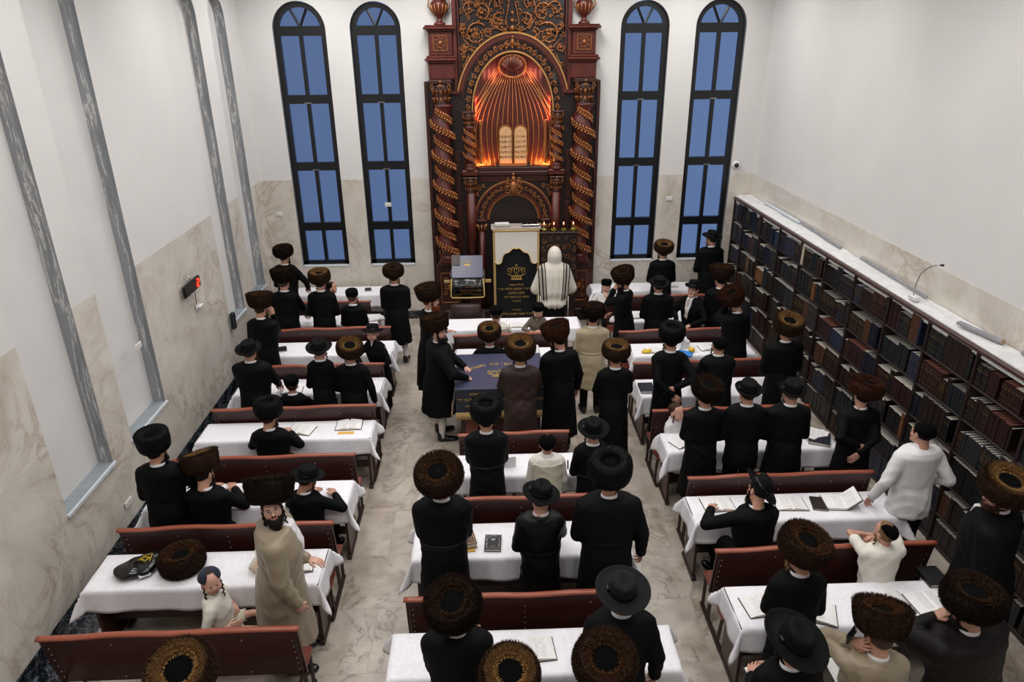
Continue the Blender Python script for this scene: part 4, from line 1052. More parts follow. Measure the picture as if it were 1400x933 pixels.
    open_book(.45, 11.2, Z, .0, 'open book between two boys on the far middle table', w=.12, h=.17)
    open_book(.62, 9.98, Z + .07, .1, 'white pages held up beside the man in a brown coat', tilt=.7, w=.12, h=.2)
    # right block
    open_book(2.36, 6.12, Z, .05, 'open book under the hand of the seated man in a wide hat')
    open_book(3.12, 6.10, Z, -.05, 'open book lying left of a brown book on the second right table')
    shut_book(3.42, 6.08, Z, -.2, 'dark brown closed book between two open ones on the second right table', 'bk1', .15, .22, .02)
    e = empty('open_book', (3.68, 6.08, Z), -.1, 'open book with its right cover standing up, right end of the second right table', 'book', 'open prayer books')
    mb = MB(); mb.box((-.2, -.12, .004), (0, .12, .03)); mb.build('page_block', M['page'], e); mb = MB(); mb.box((-.206, -.125, 0), (.004, .125, .004)); mb.build('cover', M['bk1'], e)
    mb = MB(); X = Matrix.Rotation(-.75, 4, 'Y'); mb.box((0, -.12, .006), (.19, .12, .022), mtx=X); mb.build('raised_pages', M['page'], e); mb = MB(); mb.box((0, -.126, 0), (.196, .126, .005), mtx=X); mb.build('raised_cover', M['bk1'], e)
    mb = MB(); X = Matrix.Translation((3.2, 6.12, Z + .03)) @ Matrix.Rotation(-1.1, 4, 'Y'); 
    open_book(2.72, 4.60, Z, -.35, 'large open book right of the standing man in a fur hat, nearest right table', w=.19, h=.26)
    open_book(2.32, 4.68, Z, .12, 'open book left of the standing man in a fur hat, nearest right table', w=.17, h=.24)
    open_book(3.42, 4.66, Z, .1, 'open book in the middle of the nearest right table', w=.16, h=.24)
    open_book(3.78, 4.66, Z, .12, 'open book before the man in a dark brown coat', w=.17, h=.24)
    shut_book(3.98, 4.95, Z, .05, 'black closed book at the far right corner of the nearest right table', 'bk0', .2, .24, .035)
    open_book(2.02, 3.78, .95, .1, 'open book held by the man in the broad black hat at the bottom', w=.15, h=.22)
    open_book(2.72, 3.95, .80, 0, 'open book below the man in the sand coat', w=.15, h=.22)
    e = empty('napkin_pack', (2.83, 4.83, Z), -.1, 'small pack of white napkins behind the large open book, nearest right table', 'napkins')
    mb = MB(); mb.box((-.08, -.06, 0), (.08, .06, .05), bev=.015); mb.build('pack', M['cream'], e); mb = MB(); mb.box((-.05, -.04, .05), (.06, .03, .065), bev=.006, mtx=Matrix.Rotation(.1, 4, 'Y')); mb.build('top_napkin', M['whiteplastic'], e)
    open_book(2.30, 7.36, Z, .5, 'open book at the left end of the third right table', w=.13, h=.19)
    b = shut_book(3.98, 7.34, Z, -.45, 'navy closed book under loose white pages, right end of the third right table', 'bk3', .24, .28, .04)
    mb = MB(); mb.box((-.13, -.12, 0), (.13, .12, .004)); mb.box((-.11, -.13, .004), (.13, .10, .008), mtx=Matrix.Rotation(.12, 4, 'Y')); o = mb.build('loose_pages', M['page']); o.location = (3.96, 7.40, Z + .045); o.rotation_euler = (.12, .1, -.5); tag(o, 'white loose pages on the navy book at the right end of the third right table', 'pages')
    shut_book(2.16, 8.78, Z, .0, 'navy closed book at the left corner of the fourth right table', 'bk3', .2, .26, .04)
    open_book(3.72, 8.86, Z + .02, -.4, 'open book at the right end of the fourth right table', w=.13, h=.2)
    # snacks table
    def pack(x, y, rz, lab, m='yellow', r=(.09, .05, .03)):
        f = lambda X, Y, Zz: np.maximum(s_ell(X, Y, Zz, (0, 0, r[2] * .8), r) + .004 * np.sin(60 * X) * np.sin(50 * Y), -Zz + .001)
        o = link('snack_packet', mesh_np('snack_packet', *surfnet(f, (-.15, -.12, -.01), (.15, .12, .1), .009), [M[m]])); o.location = (x, y, Z); o.rotation_euler = (0, 0, rz); tag(o, lab, 'packet')
    pack(2.42, 10.0, .2, 'yellow snack packet on the table left of the man with his hands behind')
    pack(3.12, 9.99, 0, 'yellow fruit pouch beside the blue folder', 'yellow', (.05, .05, .045))
    mb = MB(); mb.box((-.12, -.09, 0), (.12, .09, .012), bev=.003); o = mb.build('folder', M['blue']); o.location = (3.0, 9.94, Z); o.rotation_euler = (0, 0, -.5); tag(o, 'bright blue folder on the table with snacks', 'folder')
    e = empty('paper_box', (3.05, 10.17, Z), .2, 'white torn paper box on the table with snacks', 'box')
    mb = MB(); mb.box((-.1, -.07, 0), (.06, .07, .13), bev=.006); mb.build('carton', M['whiteplastic'], e); mb = MB(); mb.box((-.1, -.07, 0), (.0, .07, .004), mtx=Matrix.Translation((-.08, 0, .13)) @ Matrix.Rotation(-.7, 4, 'Y') @ Matrix.Translation((.1, 0, 0))); mb.build('flap', M['whiteplastic'], e)
    open_book(3.42, 10.12, Z, .1, 'open book right of the man in a skullcap on the table with snacks', w=.14, h=.2)
    open_book(2.55, 10.05, Z, -.1, 'open book behind the man with his hands clasped, table with snacks', w=.13, h=.18)
    open_book(2.55, 11.5, Z, .1, 'open book beside the man turned sideways in a swept fur hat', w=.12, h=.18)
    shut_book(2.6, 13.1, Z, .3, 'small dark book on the table below the right windows', 'bk0', .12, .17, .02)
    open_book(3.55, 13.1, Z, 0, 'open book on the table below the right windows', w=.12, h=.18)
# ------------------------------------------------------------------ the carved ark on the back wall
def make_ark():
    cx = .49
    e = empty('torah_ark', (cx, YB, 0), 0, 'tall carved mahogany and gold ark front with twisted columns on the back wall', 'ark')
    # all x below are measured from the ark's axis, y from the back wall (negative = into the room)
    D = -.16                         # main board face
    def bld(mb, n, m): return mb.build(n, m, e)
    # backboard with the arched niche left open
    mb = MB(); hw = 1.56
    mb.box((-hw, D, 0), (-.70, -.015, 4.56)); mb.box((.70, D, 0), (hw, -.015, 4.56)); mb.box((-.72, D, 0), (.72, -.015, 3.06))
    rx, rz, sp = .715, .98, 4.05
    A = [(-rx * math.cos(PI * k / 36), sp + rz * math.sin(PI * k / 36)) for k in range(37)]
    for (p, q), (r, t) in zip(A, A[1:]):
        mb.add([(p, D, q), (r, D, t), (r, D, 5.35), (p, D, 5.35), (p, -.015, q), (r, -.015, t)], [(0, 1, 2, 3), (0, 4, 5, 1)])
    mb.box((-.715, D, 3.06), (-.70, -.015, sp)); mb.box((.70, D, 3.06), (.715, -.015, sp))
    bld(mb, 'backboard', M['arkdark'])
    # outer edge frame strips
    mb = MB()
    for s in (-1, 1):
        mb.box((s * 1.535 - .035, D - .03, .0), (s * 1.535 + .035, D, 4.56), bev=.008)
        mb.box((s * 1.44 - .012, D - .018, 1.35), (s * 1.44 + .012, D, 4.5), bev=.004)
        mb.box((s * 1.08 - .012, D - .018, 1.35), (s * 1.08 + .012, D, 4.9), bev=.004)
        bld(mb, 'side_frame', M['ark']); mb = MB()
    # niche: ribbed hollow
    mb = MB(); nx, nz = 96, 26; V = []; Q = []
    def hollow(x, z):
        q = min(1, abs(x) / rx)
        return -.03 - .13 * q ** 3
    for i in range(nx + 1):
        t = -1 + 2 * i / nx; x = t * rx
        top = sp + rz * math.sqrt(max(0, 1 - t * t)) + .02
        for j in range(nz + 1):
            z = 3.06 + (top - 3.06) * j / nz
            V.append((x, hollow(x, z) - .010 * abs(math.sin(8 * PI * (t * .5 + .5) * 1.5)), z))
    for i in range(nx):
        for j in range(nz): a = i * (nz + 1) + j; Q.append((a, a + nz + 1, a + nz + 2, a + 1))
    link('niche', mesh_np('niche', V, Q, [M['arkred']]), e)
    mb = MB()
    for k in range(-8, 9):
        if k == 0: xs = 0
        b = k * .083; pts = []
        for i in range(15):
            t = i / 14; z = 3.08 + (4.62 - 3.08) * t
            x = b * (1 + .25 * math.sin(PI * min(1, t * .9))) * (1 - .62 * t ** 2.6)
            x = max(-rx * .97, min(rx * .97, x)); pts.append((x, hollow(x, z) - .022, z))
        mb.tube(pts, .0065, 5)
    for k in (-4, -3, -2, 2, 3, 4):     # ribs of the vault fanning up beside the shell
        s = 1 if k > 0 else -1; a0 = abs(k)
        pts = []
        for i in range(12):
            t = i / 11; x = s * (.69 - .50 * t ** .8); z = 3.95 + .13 * (4 - a0) + (4.78 - 3.95) * t - .10 * (4 - a0) * t + .1 * math.sin(PI * t)
            pts.append((x, hollow(x, z) - .02, z))
        mb.tube(pts, .006, 5)
    bld(mb, 'niche_rib', M['giltb'])
    # shell
    mb = MB()
    mb.x = Matrix.Translation((0, -.13, 4.80))
    n = 9
    for k in range(n):
        a = PI * (k + .5) / n * 1.0; a = PI * (.04 + .92 * k / (n - 1))
        p = (.20 * math.cos(a), .16 * math.sin(a) + .02)
        mb.tube([(0, -.02, -.10), (p[0] * .5, -.05, -.10 + (p[1] + .10) * .5), (p[0], -.03, p[1])], [.012, .03, .034], 6, 0, flat=.6)
    bld(mb, 'shell', M['arkred'])
    mb = MB(); mb.x = Matrix.Translation((0, -.13, 4.80))
    for k in range(n - 1):
        a = PI * (.04 + .92 * (k + .5) / (n - 1)); mb.tube([(0, -.03, -.10), (.19 * math.cos(a), -.045, .165 * math.sin(a) + .01)], [.006, .010], 5)
    rim = []
    for k in range(33):
        a = 2 * PI * k / 32; rim.append((.235 * math.cos(a), -.02, .185 * math.sin(a) - .0))
    mb.tube(rim, .022, 6)
    for k in range(28): a = 2 * PI * k / 28; mb.ball((.24 * math.cos(a), -.03, .19 * math.sin(a)), .018, 0, 7, 5)
    bld(mb, 'shell_rim', M['gilt'])
    # archivolt: plain outer band, carved inner band
    def band(r0x, r0z, r1x, r1z, y0, y1, a0=0, a1=PI, z0=sp, n=40):
        mb = MB(); rings = []
        for k in range(n + 1):
            a = a0 + (a1 - a0) * k / n; c, s = -math.cos(a), math.sin(a)
            rings.append([(r0x * c, y1, z0 + r0z * s), (r0x * c, y0, z0 + r0z * s), (r1x * c, y0, z0 + r1z * s), (r1x * c, y1, z0 + r1z * s)])
        mb.loft(rings, 0, False); return mb
    bld(band(.93, 1.20, 1.02, 1.30, D - .06, D, .28, PI - .28), 'arch_moulding', M['arkred'])
    bld(band(.90, 1.165, .94, 1.21, D - .035, D, .2, PI - .2), 'arch_moulding', M['ark'])
    mb = band(1.00, 1.285, 1.025, 1.315, D - .075, D - .05, .28, PI - .28); bld(mb, 'arch_gilt_line', M['giltb'])
    bld(band(.715, .98, .74, 1.01, D - .035, D + .02), 'arch_gilt_line', M['giltb'])
    mb = MB()
    for s in (-1, 1): mb.box((s * 1.04 - .14, D - .07, 4.345), (s * 1.04 + .10, D, 4.40), bev=.008); bld(mb, 'arch_foot', M['arkred']); mb = MB()
    mb = MB(); rg = random.Random(5)
    for k in range(25):                # foliage along the arch
        a = PI * (k + .5) / 25; c, s = -math.cos(a), math.sin(a); x, z = .82 * c, sp + 1.09 * s
        h = 1 if k % 2 else -1
        leafy(mb, spiral(x, z, .055, a + h * 1.2, 1.15, 16, h), D - .03, .006, .014, 0, .03, 4, 5)
        leafy(mb, [(x - .04 * s, z - .05 * c), (x, z + .01), (x + .045 * s, z + .05 * c)], D - .025, .012, .006, 0)
        mb.ball((x + .03 * h * c, D - .04, z + .03 * h * s), .014, 0, 7, 5)
    for h in (-1, 1): leafy(mb, [(h * q, z) for q, z in spiral(.06, 5.18, .05, 1.2, 1.2)], D - .04, .008, .016)
    mb.ball((0, D - .05, 5.20), (.03, .02, .05)); mb.ball((0, D - .05, 5.28), .02)
    for s in (-1, 1):                  # carved legs of the arch below the spring
        for k in range(3): leafy(mb, spiral(s * .80, 4.03 - .1 * k, .045, k * 2, 1.15, 14, s), D - .03, .006, .013, 0, .025, 4, 5)
    bld(mb, 'arch_carving', M['gilt'])
    # top panel with scrollwork
    mb = MB(); pw = 1.02
    mb.box((-pw, D + .02, 4.36), (-.90, -.015, 6.30)); mb.box((.90, D + .02, 4.36), (pw, -.015, 6.30))
    mb.box((-.92, D + .02, 5.32), (.92, -.015, 6.30)); 
    for s in (-1, 1):
        B = [(s * (.9 - .9 * k / 14), 4.4 + .98 * (1 - (1 - k / 14) ** 2.0) ** .5) for k in range(15)]
        for (p, q), (r, t) in zip(B, B[1:]):
            f = [(0, 1, 2, 3)] if s < 0 else [(3, 2, 1, 0)]
            mb.add([(p, D + .02, q), (r, D + .02, t), (r, D + .02, 5.35), (p, D + .02, 5.35)], f)
    bld(mb, 'scroll_panel', M['arkdark'])
    mb = MB()
    for s in (-1, 1):
        mb.box((s * 1.0 - .035, D - .04, 4.40), (s * 1.0 + .035, D + .02, 6.30), bev=.01)
        mb.box((s * .93 - .012, D - .01, 4.45), (s * .93 + .012, D + .02, 6.30), bev=.004); bld(mb, 'panel_frame', M['arkred']); mb = MB()
    mb = MB(); y = D - .005
    SP = [(.62, 5.32, .20, 2.4, 1.55, 1), (.66, 5.32, .09, .4, 1.2, -1), (.68, 4.95, .11, 1.2, 1.3, -1), (.80, 4.72, .075, 2.6, 1.2, 1), (.52, 5.66, .16, .6, 1.4, -1),
          (.74, 5.72, .13, 3.0, 1.3, 1), (.24, 5.55, .11, 2.0, 1.3, 1), (.27, 5.80, .09, .5, 1.25, -1), (.40, 5.36, .09, 4.2, 1.2, -1), (.13, 5.40, .06, 1.0, 1.1, 1), (.84, 5.10, .07, .3, 1.2, 1), (.84, 5.46, .06, 4.0, 1.2, -1),
          (.20, 6.02, .10, 1.0, 1.2, 1), (.50, 5.98, .12, 3.2, 1.3, -1), (.78, 6.02, .12, .8, 1.3, 1), (.88, 4.55, .045, 2, 1.1, -1)]
    for sx in (-1, 1):
        for px, pz, r, a, tn, h in SP:
            leafy(mb, [(sx * q, z) for q, z in spiral(px, pz, r, a, tn, 28, h)], y, .010, .026 if r > .1 else .018, 0, .055 if r > .1 else .035, 3, 6)
            mb.ball((sx * px, y - .02, pz), .022 if r > .1 else .015, 0, 8, 6)
        for P in ([(.03, 5.38), (.12, 5.5), (.08, 5.7), (.03, 5.9)], [(.1, 5.34), (.3, 5.44), (.42, 5.6)], [(.45, 5.12), (.55, 5.08), (.72, 5.12), (.86, 5.26)], [(.82, 4.62), (.86, 4.8), (.76, 5.0)], [(.35, 5.9), (.4, 5.75), (.36, 5.55)]):
            leafy(mb, [(sx * q, z) for q, z in P], y, .022, .009, 0, .04, 2, 6)
        for q in range(60):
            px, pz = rg.uniform(.06, .9), rg.uniform(4.5, 6.2)
            if (px / .99) ** 2 + ((pz - sp) / 1.36) ** 2 < 1: continue
            leafy(mb, [(sx * u, z) for u, z in spiral(px, pz, rg.uniform(.03, .06), rg.uniform(0, 6), 1.1, 12, rg.choice([-1, 1]))], y + .004, .006, .012, 0, .028, 3, 5)
        for _ in range(46):
            px, pz = rg.uniform(.05, .9), rg.uniform(4.6, 6.2)
            if (px / .98) ** 2 + ((pz - sp) / 1.34) ** 2 < 1: continue
            mb.ball((sx * px, y - .012, pz), rg.uniform(.008, .02), 0, 6, 4)
    for z, r in ((5.42, .045), (5.54, .035), (5.66, .03), (5.95, .04)): mb.ball((0, y - .02, z), (r * .8, r * .6, r), 0, 8, 6)
    bld(mb, 'scrollwork', M['gilt'])
    # pedestals with urns
    for s in (-1, 1):
        x = s * 1.25
        mb = MB()
        mb.box((x - .205, D - .06, 4.985), (x + .205, -.015, 5.37), bev=.012)
        for z0, z1, w in ((4.86, 4.90, .24), (4.90, 4.945, .28), (4.945, 4.985, .25), (5.37, 5.405, .23), (5.405, 5.45, .28), (5.45, 5.475, .26), (4.60, 4.86, .225)): mb.box((x - w, D - .06 - (w - .2), z0), (x + w, -.015, z1), bev=.012)
        bld(mb, 'pedestal', M['arkred'])
        mb = MB(); w = .125
        for a, b, c, d in ((-w, 5.06, w, 5.075), (-w, 5.30, w, 5.315), (-w, 5.06, -w + .015, 5.315), (w - .015, 5.06, w, 5.315)): mb.box((x + a, D - .075, b), (x + c, D - .055, d), bev=.003)
        mb.ball((x, D - .07, 5.19), (.03, .02, .04))
        for k in range(8): a = PI / 4 * k + .4; leafy(mb, spiral(x + .065 * math.cos(a), 5.19 + .08 * math.sin(a), .028, a, 1.1, 10), D - .07, .005, .010)
        bld(mb, 'pedestal_carving', M['gilt'])
        mb = MB(); mb.x = Matrix.Translation((x, -.11, 5.475))
        mb.lathe([(.10, 0), (.10, .03), (.06, .05), (.04, .09), (.05, .12), (.11, .20), (.145, .30), (.14, .36), (.10, .38), (.095, .42), (.12, .44), (.10, .47), (.05, .50), (.06, .56), (.045, .64), (.02, .72), (.0, .76)], 20)
        bld(mb, 'urn', M['arkred'])
        mb = MB(); mb.x = Matrix.Translation((x, -.11, 5.475))
        for k in range(12): a = 2 * PI * k / 12; mb.tube([(.07 * math.cos(a), .07 * math.sin(a), .14), (.125 * math.cos(a), .125 * math.sin(a), .23), (.15 * math.cos(a), .15 * math.sin(a), .33)], [.006, .014, .012], 5)
        for h in (-1, 1): mb.tube([(h * .13, 0, .22), (h * .19, 0, .30), (h * .17, 0, .40), (h * .12, 0, .40)], .012, 6)
        bld(mb, 'urn_gilding', M['gilt'])
    # columns
    def twisted(x, z0, z1, r, turns, y):
        mb = MB(); n = int((z1 - z0) / .03); rings = []
        for i in range(n + 1):
            t = i / n; z = z0 + (z1 - z0) * t; a = -2 * PI * turns * t * 1.0
            rings.append([(x + r * .16 * math.cos(a) + r * (.92 + .10 * math.cos(2 * (2 * PI * k / 16 - a))) * math.cos(2 * PI * k / 16), y + r * .16 * math.sin(a) + r * .92 * math.sin(2 * PI * k / 16), z) for k in range(16)])
        mb.loft(rings, 0, True); return mb
    def vine(x, z0, z1, r, turns, y, k0, w):
        mb = MB(); n = int(turns * 22); s = -1
        pts = []
        for i in range(n + 1):
            t = i / n; a = -2 * PI * turns * t + k0; pts.append((x + r * .16 * math.cos(a - k0) + r * 1.02 * math.cos(a), y + r * .16 * math.sin(a - k0) + r * 1.02 * math.sin(a), z0 + (z1 - z0) * t))
        for i in range(0, n - 2):
            P0, P1 = Vector(pts[i]), Vector(pts[i + 1])
            if P0.y > y + .02: continue
            mb.tube([tuple(P0), tuple(P1)], w, 5)
            c = Vector((x, y, P0.z)); o = (P0 - c); o.z = 0; o.normalize(); tg = (P1 - P0).normalized(); up = o.cross(tg)
            for h in (-1, 1):
                q = P0 + up * h * w * 3.6 + tg * w * 2.4; mb.tube([tuple(P0), tuple(P0 + up * h * w * 2.0 + o * w), tuple(q)], [w * .9, w * 1.3, .002], 5)
        return mb
    for s in (-1, 1):
        x, y = s * 1.27, D - .10
        bld(twisted(x, 1.42, 4.18, .165, 5.0, y), 'twisted_column', M['arkred'])
        [bld(vine(x, 1.45, 4.15, .168, 5.0, y, k0, .017), 'column_vine', M['gilt']) for k0 in (0, PI)]
        mb = MB(); mb.x = Matrix.Translation((x, y, 0)); mb.lathe([(.17, 1.28), (.18, 1.31), (.16, 1.34), (.175, 1.37), (.16, 1.40), (.145, 1.43)], 20); mb.box((-.2, -.08, 1.2), (.2, .1, 1.28), bev=.01); bld(mb, 'column_base', M['arkred'])
        def capital(x, z, w, h, y):
            mb = MB(); mb.x = Matrix.Translation((x, y, z))
            mb.lathe([(w * .62, 0), (w * .70, h * .06), (w * .6, h * .1), (w * .68, h * .5), (w * .9, h * .82), (w * .7, h * .86)], 18); mb.box((-w * 1.05, -w * .9, h * .86), (w * 1.05, w * .6, h), bev=.008)
            bld(mb, 'capital', M['ark'])
            mb = MB(); mb.x = Matrix.Translation((x, y, z))
            for k in range(7):
                a = PI + PI * k / 6; c, q = math.cos(a), math.sin(a)
                for rr, zz, hh in ((.66, .12, .3), (.72, .42, .3)):
                    mb.tube([(w * rr * c, w * rr * q, h * zz), (w * (rr + .12) * c, w * (rr + .12) * q, h * (zz + hh * .7)), (w * (rr + .25) * c, w * (rr + .25) * q, h * (zz + hh * .55))], [w * .09, w * .11, w * .03], 5)
            for sg in (-1, 1):
                leafy(mb, [(sg * q, zz) for q, zz in spiral(w * .72, h * .74, w * .24, 1.9, 1.3)], -w * .85, w * .03, w * .07)
            mb.ball((0, -w * .9, h * .78), w * .14, 0, 8, 6); mb.ball((0, -w * .9, h * .93), w * .10, 0, 8, 6)
            bld(mb, 'capital_leaves', M['gilt'])
        capital(x, 4.16, .19, .44, y)
        xi, yi = s * .80, D - .07
        bld(twisted(xi, 3.15, 3.80, .092, 2.2, yi), 'twisted_column', M['arkred'])
        [bld(vine(xi, 3.17, 3.79, .094, 2.2, yi, k0, .010), 'column_vine', M['gilt']) for k0 in (0, PI)]
        mb = MB(); mb.x = Matrix.Translation((xi, yi, 0)); mb.lathe([(.11, 3.02), (.115, 3.05), (.09, 3.07), (.10, 3.1), (.085, 3.15)], 16); mb.box((-.15, -.09, 2.92), (.15, .07, 3.02), bev=.012); bld(mb, 'column_base', M['arkred'])
        capital(xi, 3.79, .12, .27, yi)
        xs = s * .59
        bld(twisted(xs, 3.10, 3.90, .032, 7, D - .02), 'slender_column', M['gilt'])
        capital(xi, 2.60, .13, .30, yi)
        mb = MB(); mb.x = Matrix.Translation((xi, yi, 0)); mb.lathe([(.085, 1.25), (.085, 2.60)], 16); bld(mb, 'lower_column', M['arkred'])
        mb = MB(); mb.x = Matrix.Translation((xi, yi, 0)); mb.lathe([(.12, 1.05), (.12, 1.12), (.09, 1.16), (.10, 1.2), (.085, 1.25)], 16); mb.box((-.15, -.09, .2), (.15, .07, 1.05), bev=.012); bld(mb, 'column_base', M['ark'])
        mb = MB(); xq = s * 1.0
        for z in (2.0, 2.95): mb.box((s * 1.02 - .05, D - .02, z - .5), (s * 1.02 + .05, D, z + .4), bev=.006)
        bld(mb, 'inner_panel', M['ark'])
        # lower carved panel
        mb = MB(); mb.box((s * 1.27 - .24, D - .10, .25), (s * 1.27 + .24, D, 1.2), bev=.012); bld(mb, 'plinth_block', M['ark'])
        mb = MB()
        for a, b, c, d in ((-.17, .42, .17, .435), (-.17, 1.03, .17, 1.045), (-.17, .42, -.155, 1.045), (.155, .42, .17, 1.045)): mb.box((s * 1.27 + a, D - .115, b), (s * 1.27 + c, D - .095, d), bev=.003)
        for k in range(6):
            leafy(mb, spiral(s * 1.27 + .07 * (-1) ** k, .55 + .07 * k, .055, k * 1.3, 1.2, 14, (-1) ** k), D - .11, .006, .014, 0, .03, 4, 5)
        mb.ball((s * 1.27, D - .12, .74), (.04, .02, .07)); bld(mb, 'panel_carving', M['gilt'])
    mb = MB(); mb.box((-1.62, D - .14, 0), (1.62, -.015, .26), bev=.02); bld(mb, 'plinth', M['arkdark'])
    # shelf below the niche, tablets
    mb = MB(); mb.box((-.98, D - .06, 2.90), (.98, D, 2.98), bev=.012); mb.box((-.66, D - .04, 2.98), (.66, D, 3.055), bev=.01); mb.box((-.66, D - .03, 2.78), (.66, D, 2.90), bev=.008); bld(mb, 'niche_shelf', M['ark'])
    mb = MB(); mb.box((-.33, D - .02, 3.055), (.33, D + .10, 3.10), bev=.008); bld(mb, 'tablet_foot', M['arkdark'])
    for s in (-1, 1):
        x = s * .137; w = .128
        P = [(x - w, 3.10)] + [(x - w * math.cos(PI * k / 16), 3.68 + w * math.sin(PI * k / 16)) for k in range(17)] + [(x + w, 3.10)]
        P2 = [(x - w * .84, 3.125)] + [(x - w * .84 * math.cos(PI * k / 16), 3.67 + w * .84 * math.sin(PI * k / 16)) for k in range(17)] + [(x + w * .84, 3.125)]
        mb = MB(); mb.prism(P[::-1], D - .01, D + .05); t = bld(mb, 'tablet_frame', M['gilt'])
        mb = MB(); mb.prism(P2[::-1], D - .016, D - .008); t = bld(mb, 'tablet', M['stoneb'])
        rows = ['אנכי ה׳', 'לא יהיה', 'לא תשא', 'זכור את', 'כבד את'] if s > 0 else ['לא תרצח', 'לא תנאף', 'לא תגנב', 'לא תענה', 'לא תחמד']
        for i, r in enumerate(rows):
            o = link('engraved_line', text_mesh(r, .062, M['ink']), e); o.location = (x, D - .017, 3.60 - .092 * i); o.rotation_euler = (PI / 2, 0, 0)
    # lower doorway with its carved arch
    z0 = 2.07
    mb = MB(); P = [(-.46, .3)] + [(-.46 * math.cos(PI * k / 24), z0 + .46 * math.sin(PI * k / 24)) for k in range(25)] + [(.46, .3)]
    mb.prism(P[::-1], D - .006, D); bld(mb, 'door_panel', M['arkdark'])
    bld(band(.46, .46, .50, .50, D - .03, D, 0, PI, z0), 'door_arch_line', M['gilt'])
    bld(band(.50, .50, .54, .54, D - .05, D, 0, PI, z0), 'door_arch_moulding', M['arkred'])
    bld(band(.54, .54, .69, .69, D - .015, D, 0, PI, z0), 'door_arch_field', M['arkdark'])
    bld(band(.69, .69, .73, .73, D - .055, D, 0, PI, z0), 'door_arch_moulding', M['arkred'])
    bld(band(.73, .73, .745, .745, D - .045, D, 0, PI, z0), 'door_arch_line', M['giltb'])
    mb = MB()
    for k in range(20):
        a = PI * (k + .5) / 20; c, s = -math.cos(a), math.sin(a); h = 1 if k % 2 else -1
        leafy(mb, spiral(.615 * c, z0 + .615 * s, .05, a + h * 1.2, 1.2, 16, h), D - .022, .006, .014, 0, .03, 4, 5)
        mb.ball((.64 * c, D - .03, z0 + .64 * s), .014, 0, 6, 4)
    arch = mb
    for s in (-1, 1):
        mb = MB()
        for px, pz, r in ((.64, 2.66, .06), (.56, 2.70, .04), (.68, 2.55, .04)): leafy(mb, [(s * q, z) for q, z in spiral(px, pz, r, 2, 1.2)], D - .02, .006, .012, 0, .025, 4, 5)
        bld(mb, 'spandrel_scroll', M['gilt'])
    mb = arch
    mb.ball((0, D - .06, 2.68), (.07, .05, .12)); mb.ball((0, D - .06, 2.84), (.04, .03, .05)); mb.ball((0, D - .06, 2.92), (.02, .02, .04))
    for s in (-1, 1):
        for z, r in ((2.62, .07), (2.74, .055), (2.82, .04)): leafy(mb, [(s * q, zz) for q, zz in spiral(.09, z, r, 1.5, 1.2)], D - .055, .008, .018, 0, .03, 4, 5)
    bld(mb, 'door_arch_carving', M['gilt'])
    for s in (-1, 1):
        mb = MB(); mb.box((s * .615 - .11, D - .04, z0 - .05), (s * .615 + .11, D, z0), bev=.01); mb.lathe([(.06, .3), (.06, z0 - .22)], 14, mtx=Matrix.Translation((s * .615, D - .02, 0))); bld(mb, 'door_pilaster', M['arkred'])
        mb = MB()
        for k in range(5): a = PI + PI * k / 4; mb.tube([(s * .615 + .06 * math.cos(a), D - .02 + .06 * math.sin(a), z0 - .22), (s * .615 + .085 * math.cos(a), D - .02 + .085 * math.sin(a), z0 - .13), (s * .615 + .10 * math.cos(a), D - .02 + .08 * math.sin(a), z0 - .08)], [.015, .022, .008], 5)
        bld(mb, 'pilaster_leaves', M['gilt'])
    # added warm lamps without fixtures, imitating the mural's printed glow in the niche
    for x, w, pw in ((-.50, .30, 1), (.50, .30, 1), (0, .5, .25)):
        L = bpy.data.lights.new('added_niche_glow', 'AREA'); L.shape = 'RECTANGLE'; L.size = w; L.size_y = .06; L.energy = GLOW * pw; L.color = (1, .36, .07)
        o = bpy.data.objects.new('added_niche_glow', L); COL.objects.link(o); o.location = (cx + x, YB + D - .03, 3.075); o.rotation_euler = (PI - .35, 0, 0)
    for s in (-1, 1):
        L = bpy.data.lights.new('added_side_glow', 'AREA'); L.shape = 'RECTANGLE'; L.size = .05; L.size_y = .4; L.energy = GLOW * .5; L.color = (1, .20, .12)
        o = bpy.data.objects.new('added_side_glow', L); COL.objects.link(o); o.location = (cx + s * .67, YB + D - .02, 4.1); o.rotation_euler = (PI / 2, 0, s * 1.1)
        L = bpy.data.lights.new('added_shell_glow', 'AREA'); L.size = .14; L.energy = GLOW * .30; L.color = (1, .28, .18)
        o = bpy.data.objects.new('added_shell_glow', L); COL.objects.link(o); o.location = (cx + s * .34, YB + D - .06, 4.66); o.rotation_euler = (PI / 2 + .3, 0, s * .3)
